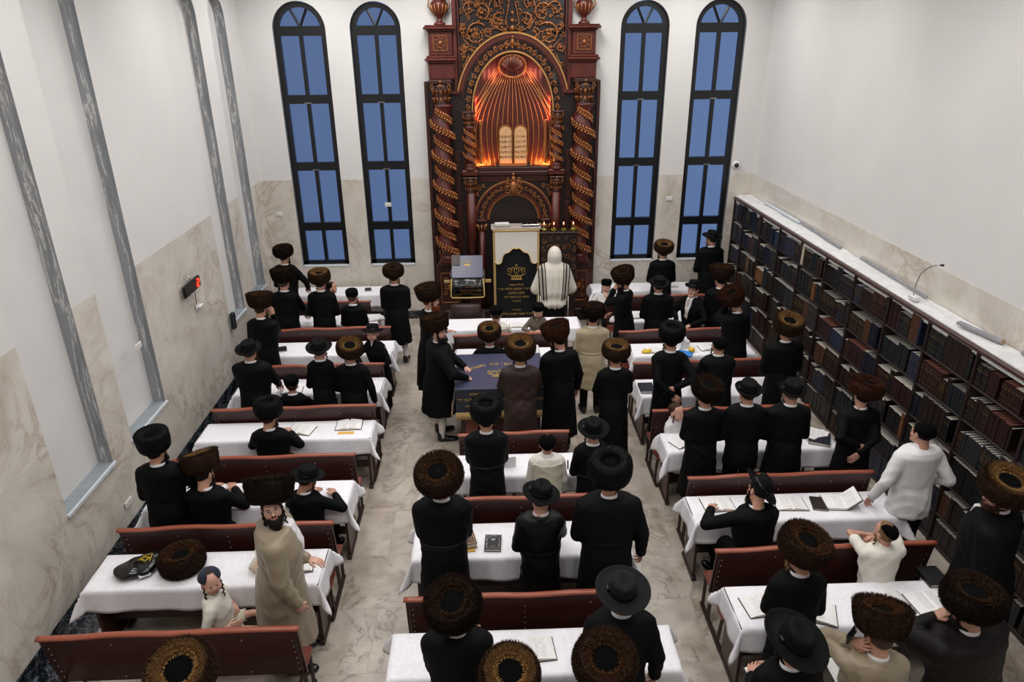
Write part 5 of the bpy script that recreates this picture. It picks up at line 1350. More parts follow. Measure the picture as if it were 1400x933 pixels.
# ------------------------------------------------------------------ head, hands, shoes, hats (shapes made once, shared)
PR = {}
def make_head():
    def F(X, Y, Z):
        d = s_ell(X, Y, Z, (0, -.008, .138), (.077, .098, .098))
        d = smin(d, s_ell(X, Y, Z, (0, .030, .072), (.060, .066, .066)), .035)
        d = smin(d, s_cap(X, Y, Z, (-.018, .080, .020), (.018, .080, .020), .021, .021), .03)          # chin
        for s in (-1, 1):
            d = smin(d, s_cap(X, Y, Z, (s * .050, .015, .05), (s * .02, .075, .022), .022, .018), .03)  # jaw
            d = smin(d, s_ell(X, Y, Z, (s * .043, .062, .083), (.024, .022, .022)), .025)               # cheek
            d = smin(d, s_cap(X, Y, Z, (s * .012, .088, .137), (s * .050, .072, .138), .010, .009), .018)  # brow
        for s in (-1, 1): d = smax(d, -s_ell(X, Y, Z, (s * .031, .100, .116), (.017, .013, .011)), .012)
        d = smin(d, s_cap(X, Y, Z, (0, .090, .124), (0, .112, .088), .008, .013), .012)                # nose
        for s in (-1, 1): d = smin(d, s_ell(X, Y, Z, (s * .011, .100, .083), (.008, .010, .008)), .008)
        d = smin(d, s_ell(X, Y, Z, (0, .090, .055), (.024, .010, .0055)), .008)
        d = smin(d, s_ell(X, Y, Z, (0, .090, .044), (.020, .010, .006)), .008)
        d = smax(d, -s_ell(X, Y, Z, (0, .102, .0495), (.022, .008, .0022)), .004)
        for s in (-1, 1):
            ear = s_ell(X, Y, Z, (s * .080, -.006, .104), (.011, .020, .031)); ear = smax(ear, -s_ell(X, Y, Z, (s * .090, .0, .106), (.007, .011, .019)), .006)
            d = smin(d, ear, .012)
        return smin(d, s_cap(X, Y, Z, (0, -.018, .07), (0, -.030, -.07), .056, .060), .03)
    return surfnet(F, (-.11, -.13, -.10), (.11, .15, .26), .0056)

def make_child_head():
    def F(X, Y, Z):
        d = s_ell(X, Y, Z, (0, -.006, .140), (.080, .098, .098))
        d = smin(d, s_ell(X, Y, Z, (0, .032, .078), (.062, .060, .060)), .04)
        d = smin(d, s_ell(X, Y, Z, (0, .070, .030), (.022, .020, .018)), .03)
        for s in (-1, 1):
            d = smin(d, s_ell(X, Y, Z, (s * .040, .058, .072), (.028, .026, .026)), .03)
            d = smax(d, -s_ell(X, Y, Z, (s * .032, .104, .108), (.019, .012, .012)), .014)
        d = smin(d, s_cap(X, Y, Z, (0, .088, .105), (0, .100, .084), .006, .0095), .012)
        d = smin(d, s_ell(X, Y, Z, (0, .088, .056), (.020, .010, .006)), .008)
        d = smin(d, s_ell(X, Y, Z, (0, .087, .046), (.017, .010, .0065)), .008)
        d = smax(d, -s_ell(X, Y, Z, (0, .100, .051), (.018, .007, .002)), .004)
        for s in (-1, 1):
            ear = s_ell(X, Y, Z, (s * .082, -.006, .100), (.011, .019, .029)); ear = smax(ear, -s_ell(X, Y, Z, (s * .092, .0, .102), (.007, .011, .018)), .006)
            d = smin(d, ear, .012)
        return smin(d, s_cap(X, Y, Z, (0, -.018, .07), (0, -.026, -.07), .046, .050), .03)
    return surfnet(F, (-.11, -.13, -.10), (.11, .15, .26), .0056)

def make_hand(curl):
    """left hand: wrist at the origin, fingers along +y, back of the hand up (+z), thumb towards +x"""
    def F(X, Y, Z):
        d = s_cap(X, Y, Z, (0, -.03, 0), (0, .015, 0), .024, .026)
        d = smin(d, s_ell(X, Y, Z, (0, .05, 0), (.040, .052, .0145)), .015)
        for i, (x, L, sp) in enumerate(((.031, .072, .10), (.010, .082, .03), (-.012, .076, -.05), (-.032, .060, -.14))):
            b = np.array([x, .088 - .006 * abs(i - 1), 0.]); p = [b]; a = .12 + curl * .35
            for seg, q in ((.46, 1), (.31, 1), (.23, 1)):
                p.append(p[-1] + L * seg * np.array([sp * math.cos(a), math.cos(a), -math.sin(a)])); a += curl * .75
            f = s_cap(X, Y, Z, b - (0, .02, 0), p[1], .0098, .0092)
            f = np.minimum(f, s_cap(X, Y, Z, p[1], p[2], .0092, .0082)); f = np.minimum(f, s_cap(X, Y, Z, p[2], p[3], .0082, .0066))
            d = smin(d, f, .006)
        t = s_cap(X, Y, Z, (.022, .018, -.004), (.052, .052, -.016), .0145, .0110)
        t = np.minimum(t, s_cap(X, Y, Z, (.052, .052, -.016), (.060 - .02 * curl, .090, -.024 - .01 * curl), .0110, .0082))
        return smin(d, t, .012)
    return surfnet(F, (-.065, -.065, -.09), (.09, .20, .04), .0042)

def fur_hat_mesh(prof, hole_r, hole_z, seed, n, up, ln, top_r=.10):
    """solid of fur plus thousands of separate hairs; profile runs from the inner top rim out and down to the base"""
    mb = MB(); seg = 40
    mb.lathe(prof, seg, 0, True, False)
    V = [list(v) for v in mb.v]; F = [f for f in mb.f]; A = []
    rg = random.Random(seed)
    for v in V:
        r = math.hypot(v[0], v[1]); inner = max(0, min(1, 1 - (r - hole_r) / (top_r - hole_r))) ** .6 if v[2] > prof[0][1] - .06 else 0
        A.append((.2, rg.random(), inner, 1))
    # arc length sampling of the profile
    seglen = [(Vector(prof[i + 1]) - Vector(prof[i])).length * (prof[i][0] + prof[i + 1][0]) for i in range(len(prof) - 1)]
    tot = sum(seglen)
    for _ in range(n):
        q = rg.random() * tot; i = 0
        while q > seglen[i] and i < len(seglen) - 1: q -= seglen[i]; i += 1
        t = q / seglen[i]; p0, p1 = Vector(prof[i]), Vector(prof[i + 1]); p = p0.lerp(p1, t); d = (p1 - p0).normalized(); nr = Vector((d.y * -1, d.x)) * -1
        nr = Vector((-d.y, d.x)); 
        if nr.dot(p - Vector((.12, .07))) < 0: nr = -nr
        a = rg.random() * 2 * PI
        inner = max(0, min(1, 1 - (p.x - hole_r) / (top_r - hole_r))) ** .6 if p.y > prof[0][1] - .06 else 0
        dr = nr * .8 + Vector((.25 if inner > .1 else 0, up)); dr.normalize()
        L = ln * rg.uniform(.6, 1.25) * (1.15 if inner > .1 or p.y > prof[4][1] - .02 else .62); w = .0015 * rg.uniform(.7, 1.5); tw = rg.gauss(0, .35)
        er = Vector((math.cos(a), math.sin(a), 0)); et = Vector((-math.sin(a), math.cos(a), 0))
        B = er * p.x + Vector((0, 0, p.y)) - (er * nr.x + Vector((0, 0, nr.y))) * .004
        D = er * dr.x + Vector((0, 0, dr.y)) + et * tw; D.normalize()
        S = D.cross(Vector((rg.gauss(0, 1), rg.gauss(0, 1), rg.gauss(0, 1)))).normalized()
        b = len(V); g = rg.random(); mid = B + D * L * .55; tip = B + D * L + Vector((0, 0, -.12 * L))
        V += [list(B - S * w), list(B + S * w), list(mid + S * w * .8), list(mid - S * w * .8), list(tip)]
        F += [[b, b + 1, b + 2, b + 3], [b + 3, b + 2, b + 4]]
        A += [(0, g, inner, 1)] * 2 + [(.55, g, inner, 1)] * 2 + [(1, g, inner, 1)]
    me = bpy.data.meshes.new('fur_hat'); me.from_pydata(V, [], F)
    at = me.attributes.new('fur', 'FLOAT_COLOR', 'POINT'); at.data.foreach_set('color', np.array(A, np.float32).ravel())
    me.materials.append(M['fur_brown']); me.polygons.foreach_set('use_smooth', [True] * len(F)); me.update(); return me

def make_protos():
    PR['head'] = make_head(); PR['headc'] = make_child_head()
    PR['hand0'] = make_hand(.35); PR['hand1'] = make_hand(1.0)
    # hats: base ring sits on the brow; z = 0 at the brow line
    ring = [(.092, .098), (.095, .122), (.108, .138), (.130, .146), (.152, .140), (.170, .118), (.178, .085), (.176, .045), (.164, .012), (.140, -.008), (.108, -.004), (.10, .01)]
    tall = [(.086, .12), (.090, .146), (.106, .162), (.135, .172), (.168, .178), (.184, .170), (.186, .135), (.176, .07), (.162, .02), (.140, -.008), (.108, -.004), (.10, .01)]
    flat_ = [(.088, .10), (.092, .132), (.108, .152), (.132, .160), (.156, .152), (.172, .128), (.178, .08), (.168, .02), (.145, -.008), (.108, -.004), (.10, .01)]
    spod = [(.062, .150), (.068, .178), (.088, .200), (.118, .204), (.148, .190), (.166, .160), (.172, .11), (.168, .05), (.156, .008), (.138, -.008), (.108, -.004), (.10, .01)]
    pill = [(.060, .160), (.075, .185), (.10, .192), (.135, .192), (.158, .182), (.164, .15), (.162, .08), (.154, .02), (.138, -.008), (.108, -.004), (.10, .01)]
    PR['round'] = fur_hat_mesh(ring, .092, .14, 1, 15000, .10, .026, .150)
    PR['tall'] = fur_hat_mesh(tall, .088, .15, 2, 16000, .8, .030, .140)
    PR['flat'] = fur_hat_mesh(flat_, .088, .12, 3, 14000, .12, .026, .150)
    PR['spodik'] = fur_hat_mesh(spod, .062, .2, 4, 10000, .25, .013, .130)
    PR['pill'] = fur_hat_mesh(pill, .060, .19, 5, 9000, .35, .011, .120)
    for k, z, r in (('round', .108, .095), ('tall', .128, .090), ('flat', .112, .092), ('spodik', .150, .068), ('pill', .165, .072)):
        mb = MB(); mb.lathe([(r, z - .02), (r * .96, z), (r * .8, z + .010), (r * .4, z + .016), (.001, z + .018)], 24, caps=False)
        if k in ('round', 'flat'): mb.tube([(r * .95 * math.cos(2 * PI * i / 24), r * .95 * math.sin(2 * PI * i / 24), z + .002) for i in range(25)], .004, 5)
        PR[k + '_crown'] = mb.mesh('velvet_crown', [M['velvet']])
    # broad felt hat
    def felt(brim, curl, ch, seed):
        mb = MB(); n = 40; rings = []
        prof = [(.098, .012), (.112, .004), (.14, .0), (brim - .012, .004 + curl * .4), (brim, .010 + curl), (brim - .004, .016 + curl), (brim - .016, .010 + curl * .45), (.14, .006), (.112, .012), (.104, .02), (.102, .06), (.096, ch - .02), (.085, ch - .004), (.06, ch), (.03, ch - .008), (.001, ch - .012)]
        for r, z in prof:
            row = []
            for k in range(n):
                a = 2 * PI * k / n; c, s = math.cos(a), math.sin(a)
                zz = z + (.012 * c * c if r > .15 else 0) - (.008 * max(0, s) if r > .15 else 0)
                pin = 1 - .16 * max(0, s) * (abs(c) ** .8) * min(1, max(0, (z - .06) / .05)) if r < .1 else 1
                dent = -.016 * max(0, 1 - (c * .09 * r / .06 / .04) ** 2) * (1 if (r < .07 and z > ch - .03) else 0)
                row.append((r * c * .93 * pin, r * s * 1.04, zz + dent))
            rings.append(row)
        mb.loft(rings, 0, True, False)
        b = MB(); b.loft([[(rr * math.cos(2 * PI * k / n) * .93, rr * math.sin(2 * PI * k / n) * 1.04, z) for k in range(n)] for rr, z in ((.1055, .018), (.1065, .022), (.1045, .046), (.103, .05))], 0, True, False)
        b.box((-.112, -.02, .02), (-.098, .02, .048), bev=.004)
        return mb.mesh('brimmed_hat', [M['felt']]), b.mesh('hat_band', [M['ribbon']])
    PR['fedora'] = felt(.185, .006, .118, 1); PR['wide'] = felt(.205, .012, .125, 2); PR['small'] = felt(.158, .012, .118, 3)
    mb = MB(); mb.lathe([(.103, -.01), (.106, .0), (.107, .06), (.104, .082), (.094, .092), (.05, .096), (.001, .097)], 28, caps=False); PR['cap'] = mb.mesh('tall_skullcap', [M['velvet']])
    mb = MB(); mb.lathe([(.092, .012), (.093, .02), (.088, .045), (.073, .068), (.05, .083), (.025, .09), (.001, .092)], 28, caps=False); PR['kippah'] = mb.mesh('skullcap', [M['velvet']])
    # hair at the back and sides, beards, sidelocks
    def hair(X, Y, Z):
        d = s_ell(X, Y, Z, (0, -.010, .138), (.0805, .1015, .102))
        cut = np.maximum(.035 + .25 * np.maximum(0, Y + .02) + .18 * np.maximum(0, -Y - .05) * 0 - Z + .02, (Y - .055) - np.maximum(0, Z - .155) * .8)
        return np.maximum(d, cut)
    PR['hair'] = mesh_np('hair', *surfnet(hair, (-.1, -.13, .0), (.1, .12, .26), .006), [M['hdark']])
    def beard(L):
        def F(X, Y, Z):
            d = s_ell(X, Y, Z, (0, .056, .020), (.066, .056, .050))
            for s in (-1, 1):
                d = smin(d, s_cap(X, Y, Z, (s * .071, .020, .10), (s * .058, .040, .03), .013, .024), .02)
                d = smin(d, s_cap(X, Y, Z, (s * .006, .099, .070), (s * .032, .084, .050), .008, .008), .012)
            d = smin(d, s_cap(X, Y, Z, (0, .075, -.01), (0, .085, -.03 - L), .045, .022), .035)
            d = smax(d, -s_ell(X, Y, Z, (0, .105, .049), (.022, .022, .009)), .008)
            d = smax(d, -s_ell(X, Y, Z, (0, .10, .098), (.048, .05, .030)), .012)
            return d + .0022 * np.sin(260 * X + 40 * Y) * np.cos(55 * Z) + .002 * np.sin(190 * Y + 60 * Z)
        V, Q = surfnet(F, (-.11, -.03, -.18), (.11, .15, .14), .0055); N = vnormals(V, Q)
        rg = random.Random(2); v = [tuple(p) for p in V]; f = [tuple(q) for q in Q]
        for i in rg.sample(range(len(V)), min(len(V), 1100)):
            p, nn = Vector(V[i]), Vector(N[i])
            if p.z > .05 and p.y > .07: continue
            d = (nn * .35 + Vector((rg.gauss(0, .18), rg.gauss(0, .18), -1))).normalized(); s = d.cross(nn).normalized() * .0016; q = p + d * rg.uniform(.012, .028)
            b = len(v); v += [tuple(p - s), tuple(p + s), tuple(q + nn * .004)]; f.append((b, b + 1, b + 2))
        me = bpy.data.meshes.new('beard'); me.from_pydata(v, [], f); me.materials.append(M['hdark']); me.polygons.foreach_set('use_smooth', [True] * len(f)); me.update(); return me
    PR['beard'] = beard(.05); PR['beard_short'] = beard(.0)
    mb = MB()
    pts = [(.079 + .008 * math.cos(i * .9), .030 + .008 * math.sin(i * .9), .105 - .0075 * i) for i in range(24)]
    mb.tube(pts, [.006 + .003 * math.sin(PI * min(1, i / 20)) for i in range(24)], 6)
    PR['lock_r'] = mb.mesh('sidelock', [M['hdark']]); mb2 = MB(); mb2.tube([(-x, y, z) for x, y, z in pts], [.006 + .003 * math.sin(PI * min(1, i / 20)) for i in range(24)], 6); PR['lock_l'] = mb2.mesh('sidelock', [M['hdark']])
    for s, k in ((-1, 'eye_l'), (1, 'eye_r')):
        mb = MB(); mb.ball((s * .031, .0825, .116), (.0125, .0112, .0085), 0, 14, 10); mb.ball((s * .031, .0912, .116), (.0078, .0034, .0076), 1, 10, 6); PR[k] = mb.mesh('eye', [M['eyew'], M['iris']])
    mb = MB()
    for s in (-1, 1): mb.tube([(s * .014, .094, .131), (s * .030, .094, .137), (s * .050, .082, .133)], [.003, .0042, .002], 6)
    PR['brow'] = mb.mesh('eyebrows', [M['hdark']])
    mb = MB()
    for s in (-1, 1):
        mb.tube([(s * .033 + .022 * math.cos(2 * PI * k / 20), .113 - .10 * abs(.022 * math.cos(2 * PI * k / 20)) , .113 + .017 * math.sin(2 * PI * k / 20)) for k in range(21)], .0014, 5)
        mb.tube([(s * .055, .108, .116), (s * .074, .08, .118), (s * .086, -.0, .118)], .0014, 5)
    mb.tube([(-.011, .113, .118), (0, .119, .120), (.011, .113, .118)], .0014, 5); PR['glasses'] = mb.mesh('glasses', [M['steel']])
    def shoe(X, Y, Z):
        d = smin(s_cap(X, Y, Z, (0, -.05, .045), (0, .05, .035), .045, .042), s_ell(X, Y, Z, (0, .12, .03), (.047, .085, .036)), .03)
        d = smin(d, s_cap(X, Y, Z, (0, -.045, .05), (0, -.05, .11), .042, .045), .02)
        return np.maximum(d, .002 - Z)
    PR['shoe'] = mesh_np('shoe', *surfnet(shoe, (-.07, -.12, -.01), (.07, .24, .18), .010), [M['leather']])

# ------------------------------------------------------------------ a person
def ik(S, W, L1, L2, hint):
    S, W, hint = Vector(S), Vector(W), Vector(hint); d = W - S; L = d.length
    if L > (L1 + L2) * .985: W = S + d * ((L1 + L2) * .985 / L); d = W - S; L = d.length
    L = max(L, abs(L1 - L2) + .03)
    a = (L1 * L1 - L2 * L2 + L * L) / (2 * L); h = math.sqrt(max(L1 * L1 - a * a, 0)); u = d.normalized()
    p = hint - u * hint.dot(u); p.normalize(); return S + u * a + p * h, W
ARM = {  # wrist target (x outwards, y forwards, z from the neck), elbow hint, palm hint (back of hand)
    'read': ((.10, .25, -.40), (.42, -.55, -1), (.3, .3, 1)), 'down': ((.27, .05, -.66), (.4, -1, 0), (1, 0, 0)),
    'table': ((.20, .38, -.60), (.5, -1, -.2), (0, .3, 1)), 'tables': ((.14, .36, -.30), (.7, -.5, -.5), (0, .1, 1)),
    'face': ((.05, .17, -.02), (.3, .2, -1), (.6, .8, 0)), 'back': ((-.02, -.21, -.54), (1, -.35, 0), (0, -1, .2)), 'back2': ((.05, -.20, -.44), (1, -.4, 0), (0, -1, .2)),
    'front': ((.03, .20, -.48), (.6, -.6, -.5), (.2, 1, .3)), 'hold': ((.07, .24, -.22), (.5, -.2, -1), (.5, 0, .6)), 'fold': ((-.02, .20, -.30), (.55, -.2, -1), (0, 1, .4)),
    'brow': ((.07, .16, .04), (.3, .3, -1), (.5, .8, .3)),
}
def armspec(ar):
    if isinstance(ar, str): return ARM[ar]
    if isinstance(ar[0], (int, float)): ar = (ar,)
    return (tuple(ar) + ((1, -.3, -.5), (0, .3, 1))[len(ar) - 1:])[:3]
HATZ = {'round': .225, 'tall': .235, 'flat': .235, 'spodik': .25, 'pill': .25, 'fedora': .205, 'wide': .205, 'small': .205, 'cap': .235, 'kippah': .17, None: .14}
def person(x, y, zc, hat, label, yaw=0, pose='stand', arms=('read', 'read'), coat='black', fur='fur_brown', head=(0, 0, 0), lean=.04, leanx=0.0, bulk=1.0,
           hair='hdark', beard=None, skin='skin', locks=True, face=True, glasses=False, hem=.22, belt=None, short=False, vest=None, shirt='shirt', seat=.45,
           legs='black3', front=None, shoes='leather', hs=None, hatroll=(0, 0), vox=None, collar=True, hatmat=None, hatscale=1.0, tie=False, kidlegs=None):
    """x, y, zc: where the middle of the hat is; yaw 0 faces the ark, positive turns to the left wall"""
    furry = hat in ('round', 'tall', 'flat', 'spodik', 'pill')
    if furry and beard is None: beard = 'short'
    if furry and front is None and coat not in ('browncoat',): front = .07
    hz = HATZ[hat]
    if pose == 'stand': h = (zc - hz * .97 + .235 * .97); 
    elif pose == 'kneel': h = (zc - hz + .235 - seat) / .80
    else: h = (zc - hz + .235 - seat) / .535
    if hs is None: hs = min(1.02, .80 + .20 * h / 1.75)
    s = h / 1.75; wsc = s * bulk * (1.0 if s > .9 else 1.04)
    piv = h - .235 * hs if pose == 'stand' else zc - hz * hs
    Rz = Matrix.Rotation(math.radians(yaw), 4, 'Z')
    off = Rz @ Vector((leanx, lean + .015, 0))
    px, py = x - off.x, y - off.y
    rg = random.Random(int(x * 1000 + y * 77)); ph = [rg.uniform(0, 6.28) for _ in range(12)]
    sit = pose != 'stand'
    base_z = seat if sit else 0
    hipz = piv - .38 * 1.75 * s
    if pose == 'kneel': hipz = piv - .36 * 1.75 * s
    def cyf(z): return lean * max(0, min(1.1, (z - hipz) / (piv - hipz)))
    def cxf(z): return leanx * max(0, min(1.1, (z - hipz) / (piv - hipz)))
    H = 1.75 * s
    lev = [(.012, .058, .056), (-.012, .066, .062), (-.016, .104, .082), (-.027, .178, .106), (-.058, .220, .124), (-.14, .214, .144), (-.25, .190, .142), (-.31, .182, .150), (-.38, .192, .162)]
    if sit:
        lev = [l for l in lev if piv + l[0] * H > seat + .02] + [((seat + .01 - piv) / H, .195, .17)]
    elif short: lev += [(-.44, .196, .160)] if short == 1 else [(-.40, .180, .150)]
    else: lev += [((h * hem - piv) / H, .225, .195)]
    lev.sort(key=lambda l: l[0])
    def torso(grow, w, top=None):
        zs = [piv + l[0] * H for l in lev]
        hw = lambda v, l: v * w + grow
        nk = [min(1, max(0, (-.010 - l[0]) / .02)) for l in lev]   # the neck keeps its own size
        return (zs, [(l[1] * (hs if n < .5 else 0) + (l[1] * w if n >= .5 else 0)) + grow for l, n in zip(lev, nk)],
                [(l[2] * (hs if n < .5 else 0) + (l[2] * w if n >= .5 else 0)) + grow for l, n in zip(lev, nk)], [cxf(z) for z in zs], [cyf(z) - .012 * (1 if l[0] > -.1 else 0) + (.02 * s if -.3 < l[0] < -.1 else 0) for z, l in zip(zs, lev)])
    T = torso(0, wsc)
    shz = piv - .068 * H
    J = []
    for sg, ar in zip((-1, 1), arms):
        wt, hint, bk = armspec(ar)
        S = Vector((sg * .186 * wsc + cxf(shz), cyf(shz) - .005, shz))
        W = Vector((sg * wt[0] * s * (1 if abs(wt[0]) < .1 else bulk) + leanx, wt[1] * s + lean * .6, piv + wt[2] * s))
        E, W = ik(S, W, .300 * s * (.97 + .03 * bulk), .262 * s, (sg * hint[0], hint[1], hint[2])); J.append((S, E, W, Vector((sg * bk[0], bk[1], bk[2])), sg))
    # legs
    hx = .092 * wsc
    if pose == 'stand': LG = [((sg * hx, 0, h * .50), (sg * hx * 1.05, .012, h * .275), (sg * hx * 1.1, -.012, .07 * s)) for sg in (-1, 1)]
    elif pose == 'sit': LG = [((sg * hx, .02, seat + .08 * s), (sg * hx * 1.4, .43 * s, seat + .075 * s), (sg * hx * 1.3, .42 * s, max(.07, seat - .44 * s + .03))) for sg in (-1, 1)]
    elif pose == 'kneel': LG = [((sg * hx, 0, hipz), (sg * hx * 1.2, .10 * s, seat + .06 * s), (sg * hx * 1.2, -.28 * s, seat + .055 * s)) for sg in (-1, 1)]
    else: LG = [((sg * hx, .02, seat + .075 * s), (sg * hx * 1.2, .36 * s, seat + (.10 if sg > 0 else .14) * s), (sg * hx * 1.2 , .68 * s, seat + (.075 if sg > 0 else .13) * s)) for sg in (-1, 1)]
    # ---- body: one skin surface with head, hands, trunk and limbs
    Tb = (T[0], [r * .78 if z < piv - .013 * H else r - .008 for z, r in zip(T[0], T[1])], [r * .78 if z < piv - .013 * H else r - .008 for z, r in zip(T[0], T[2])], T[3], T[4])
    if not sit: 
        k = [i for i, z in enumerate(T[0]) if z > h * .45]
        Tb = tuple([a[i] for i in k] for a in Tb)
    def FB(X, Y, Z):
        d = s_col(X, Y, Z, *Tb)
        for S, E, W, _, _ in J: d = np.minimum(d, np.minimum(s_cap(X, Y, Z, S, E, .045 * s, .036 * s), s_cap(X, Y, Z, E, W, .036 * s, .026 * s)))
        for a, b, c in LG: d = np.minimum(d, np.minimum(s_cap(X, Y, Z, a, b, .062 * s, .046 * s), s_cap(X, Y, Z, b, c, .044 * s, .032 * s)))
        return d
    xs = [p[i] for S, E, W, _, _ in J for p in (S, E, W) for i in (0,)] + [T[3][0]]
    def bounds(z0, z1, pad):
        P = [p for j in J for p in j[:3]] + ([Vector(q) for l in LG for q in l] if sit else [])
        m = .24 * wsc + pad
        return ((min([q.x for q in P] + [-m + min(0, leanx)]) - pad, min([q.y for q in P] + [-m * .95]) - pad, z0), (max([q.x for q in P] + [m + max(0, leanx)]) + pad, max([q.y for q in P] + [m * .95 + lean]) + pad, z1))
    lo, hi = bounds(0, piv + .05, .10); lo = (lo[0], lo[1], (min(c[2] for _, _, c in LG) - .06))
    V, Q = surfnet(FB, lo, (hi[0], hi[1], max([piv + .03] + [W.z + .05 for _, _, W, _, _ in J])), .024 * max(.75, s))
    HM = Matrix.Translation((leanx, lean, piv)) @ Matrix.Rotation(math.radians(head[0]), 4, 'Z') @ Matrix.Rotation(math.radians(-head[1]), 4, 'X') @ Matrix.Rotation(math.radians(head[2]), 4, 'Y') @ Matrix.Diagonal((hs, hs, hs, 1))
    VV = [V]; QQ = [Q]; mi = [np.zeros(len(Q), int)]; nb = len(V)
    def put(P, Mx, flip=False, mats=None):
        nonlocal nb
        v, q = P; A = np.array(Mx); v2 = v @ A[:3, :3].T + A[:3, 3]
        VV.append(v2.astype(np.float32)); QQ.append((q[:, ::-1] if flip else q) + nb); mi.append(mats if mats is not None else np.zeros(len(q), int)); nb += len(v)
    hk = 'headc' if h < 1.5 and not beard else 'head'
    hv, hq = PR[hk]; cen = hv[hq].mean(1)
    put(PR[hk], HM, False, ((np.abs(cen[:, 0]) < .023) & (cen[:, 1] > .089) & (np.abs(cen[:, 2] - .0495) < .0095)).astype(int))
    hh = min(1.0, .62 + .38 * s) if s < .97 else 1.0
    for S, E, W, bk, sg in J:
        yv = (W - E).normalized(); zv = bk - yv * bk.dot(yv)
        if zv.length < .05: zv = Vector((0, 0, 1)) - yv * yv.z
        zv.normalize(); xv = yv.cross(zv)
        B = Matrix((xv, yv, zv)).transposed().to_4x4()
        mir = Matrix.Diagonal((hh if sg < 0 else -hh, hh, hh, 1))
        put(PR['hand1' if W.z > piv - .12 or W.z < piv - .55 * s and not sit else 'hand0'], Matrix.Translation(W) @ B @ mir, sg > 0)
    me = mesh_np('person', np.concatenate(VV), np.concatenate(QQ), [M[skin], M['lips']], True, np.concatenate(mi))
    P = link('person', me); P.location = (px, py, 0); P.rotation_euler = (0, 0, math.radians(yaw)); tag(P, label, 'person')
    # ---- garments
    gv = vox or (.015 if y < 7.2 else .019) * max(.8, min(1, s + .1))
    amp = .010 * s
    wr = 2.0 if coat in ('shirt', 'creamshirt', 'beige', 'beige2', 'satin', 'browncoat', 'dkbrown') else 1.2
    def folds(X, Y, Z):
        a = np.arctan2(X, Y + 1e-6); k = np.clip((piv - .35 * H - Z) / (.4 * H), 0, 1) if not sit else 0
        f = amp * k * (np.sin(7 * a + ph[0] + 2 * Z) + .6 * np.sin(12 * a + ph[1] - 3 * Z))
        w1 = np.abs(np.sin(21 * Z + 13 * X + 5 * np.sin(7 * Y + ph[2]) + ph[3])) - .6; w2 = np.abs(np.sin(17 * Z - 19 * X + 4 * np.sin(9 * Y + ph[4]) + ph[5])) - .6
        m1 = .5 + .5 * np.sin(6 * X + 5 * Z + ph[6]); m2 = .5 + .5 * np.sin(5 * X - 6 * Z + 4 * Y + ph[7])
        f = f + .0042 * wr * s * (w1 * m1 + w2 * m2)
        return f
    def FC(X, Y, Z):
        d = s_col(X, Y, Z, *T)
        if pose == 'sit' and not short:
            for a, b, c in LG: d = smin(d, s_cap(X, Y, Z, (a[0], a[1], a[2]), b, .098 * s, .085 * s), .04); d = smin(d, s_cap(X, Y, Z, b, (b[0], b[1] + .01, b[2] - .2 * s), .082 * s, .078 * s), .03)
        # blades of the back, and a shallow spine
        for S, E, W, _, sg in J:
            d = smin(d, s_cap(X, Y, Z, S - Vector((sg * .02, 0, .01)), E, .070 * wsc, .058 * wsc), .014)
            if short == 2: continue
            f = s_cap(X, Y, Z, E, W - (W - E).normalized() * .012, .056 * wsc, .042 * s + .004)
            d = smin(d, f, .007)
        d = d + folds(X, Y, Z)
        if belt or (not short and not sit): d = d + .0045 * np.exp(-((Z - (piv - .245 * H)) / .012) ** 2)
        if short == 2:      # short sleeves end above the elbow
            pass
        return d
    zlo = (seat - .30 * s if pose == 'sit' and not short else min(T[0]) - .03)
    lo, hi = bounds(zlo, 0, .13 * max(.8, wsc)); top = max([piv + .03] + [max(E.z, W.z, S.z) + .1 for S, E, W, _, _ in J])
    if short == 2:
        F0 = FC
        JJ = [(S, S.lerp(E, .62)) for S, E, W, _, _ in J]
        def FC(X, Y, Z):
            d = s_col(X, Y, Z, *T)
            for S, E in JJ: d = smin(d, s_cap(X, Y, Z, S, E, .068 * wsc, .060 * wsc), .02)
            return d + folds(X, Y, Z)
    cm = mesh_np('coat', *surfnet(FC, lo, (hi[0], hi[1], top), gv), [M[coat]])
    link('shirt' if coat in ('shirt', 'creamshirt') else 'jumper' if coat == 'taupe' else 'coat', cm, P)
    if vest:
        Tv = torso(.012, wsc); kk = [i for i, z in enumerate(Tv[0]) if z < piv - .035 * H]; Tv = tuple([a[i] for i in kk] for a in Tv)
        def FV(X, Y, Z):
            d = s_col(X, Y, Z, *Tv)
            for S, E, W, _, sg in J: d = smax(d, -s_cap(X, Y, Z, S + Vector((sg * .03, 0, .0)), E + Vector((sg * .03, 0, 0)), .078 * wsc, .07 * wsc), .01)
            return d + folds(X, Y, Z)
        link('waistcoat', mesh_np('waistcoat', *surfnet(FV, lo, (hi[0], hi[1], top), gv), [M[vest]]), P)
    if belt:
        Tg = torso(.005, wsc); zb = piv - .245 * H
        FG = lambda X, Y, Z: np.maximum(s_col(X, Y, Z, *Tg) + folds(X, Y, Z), np.abs(Z - zb) - .030 * s)
        link('belt', mesh_np('belt', *surfnet(FG, (lo[0], lo[1], zb - .06), (hi[0], hi[1], zb + .06), gv * .8), [M[belt]]), P)
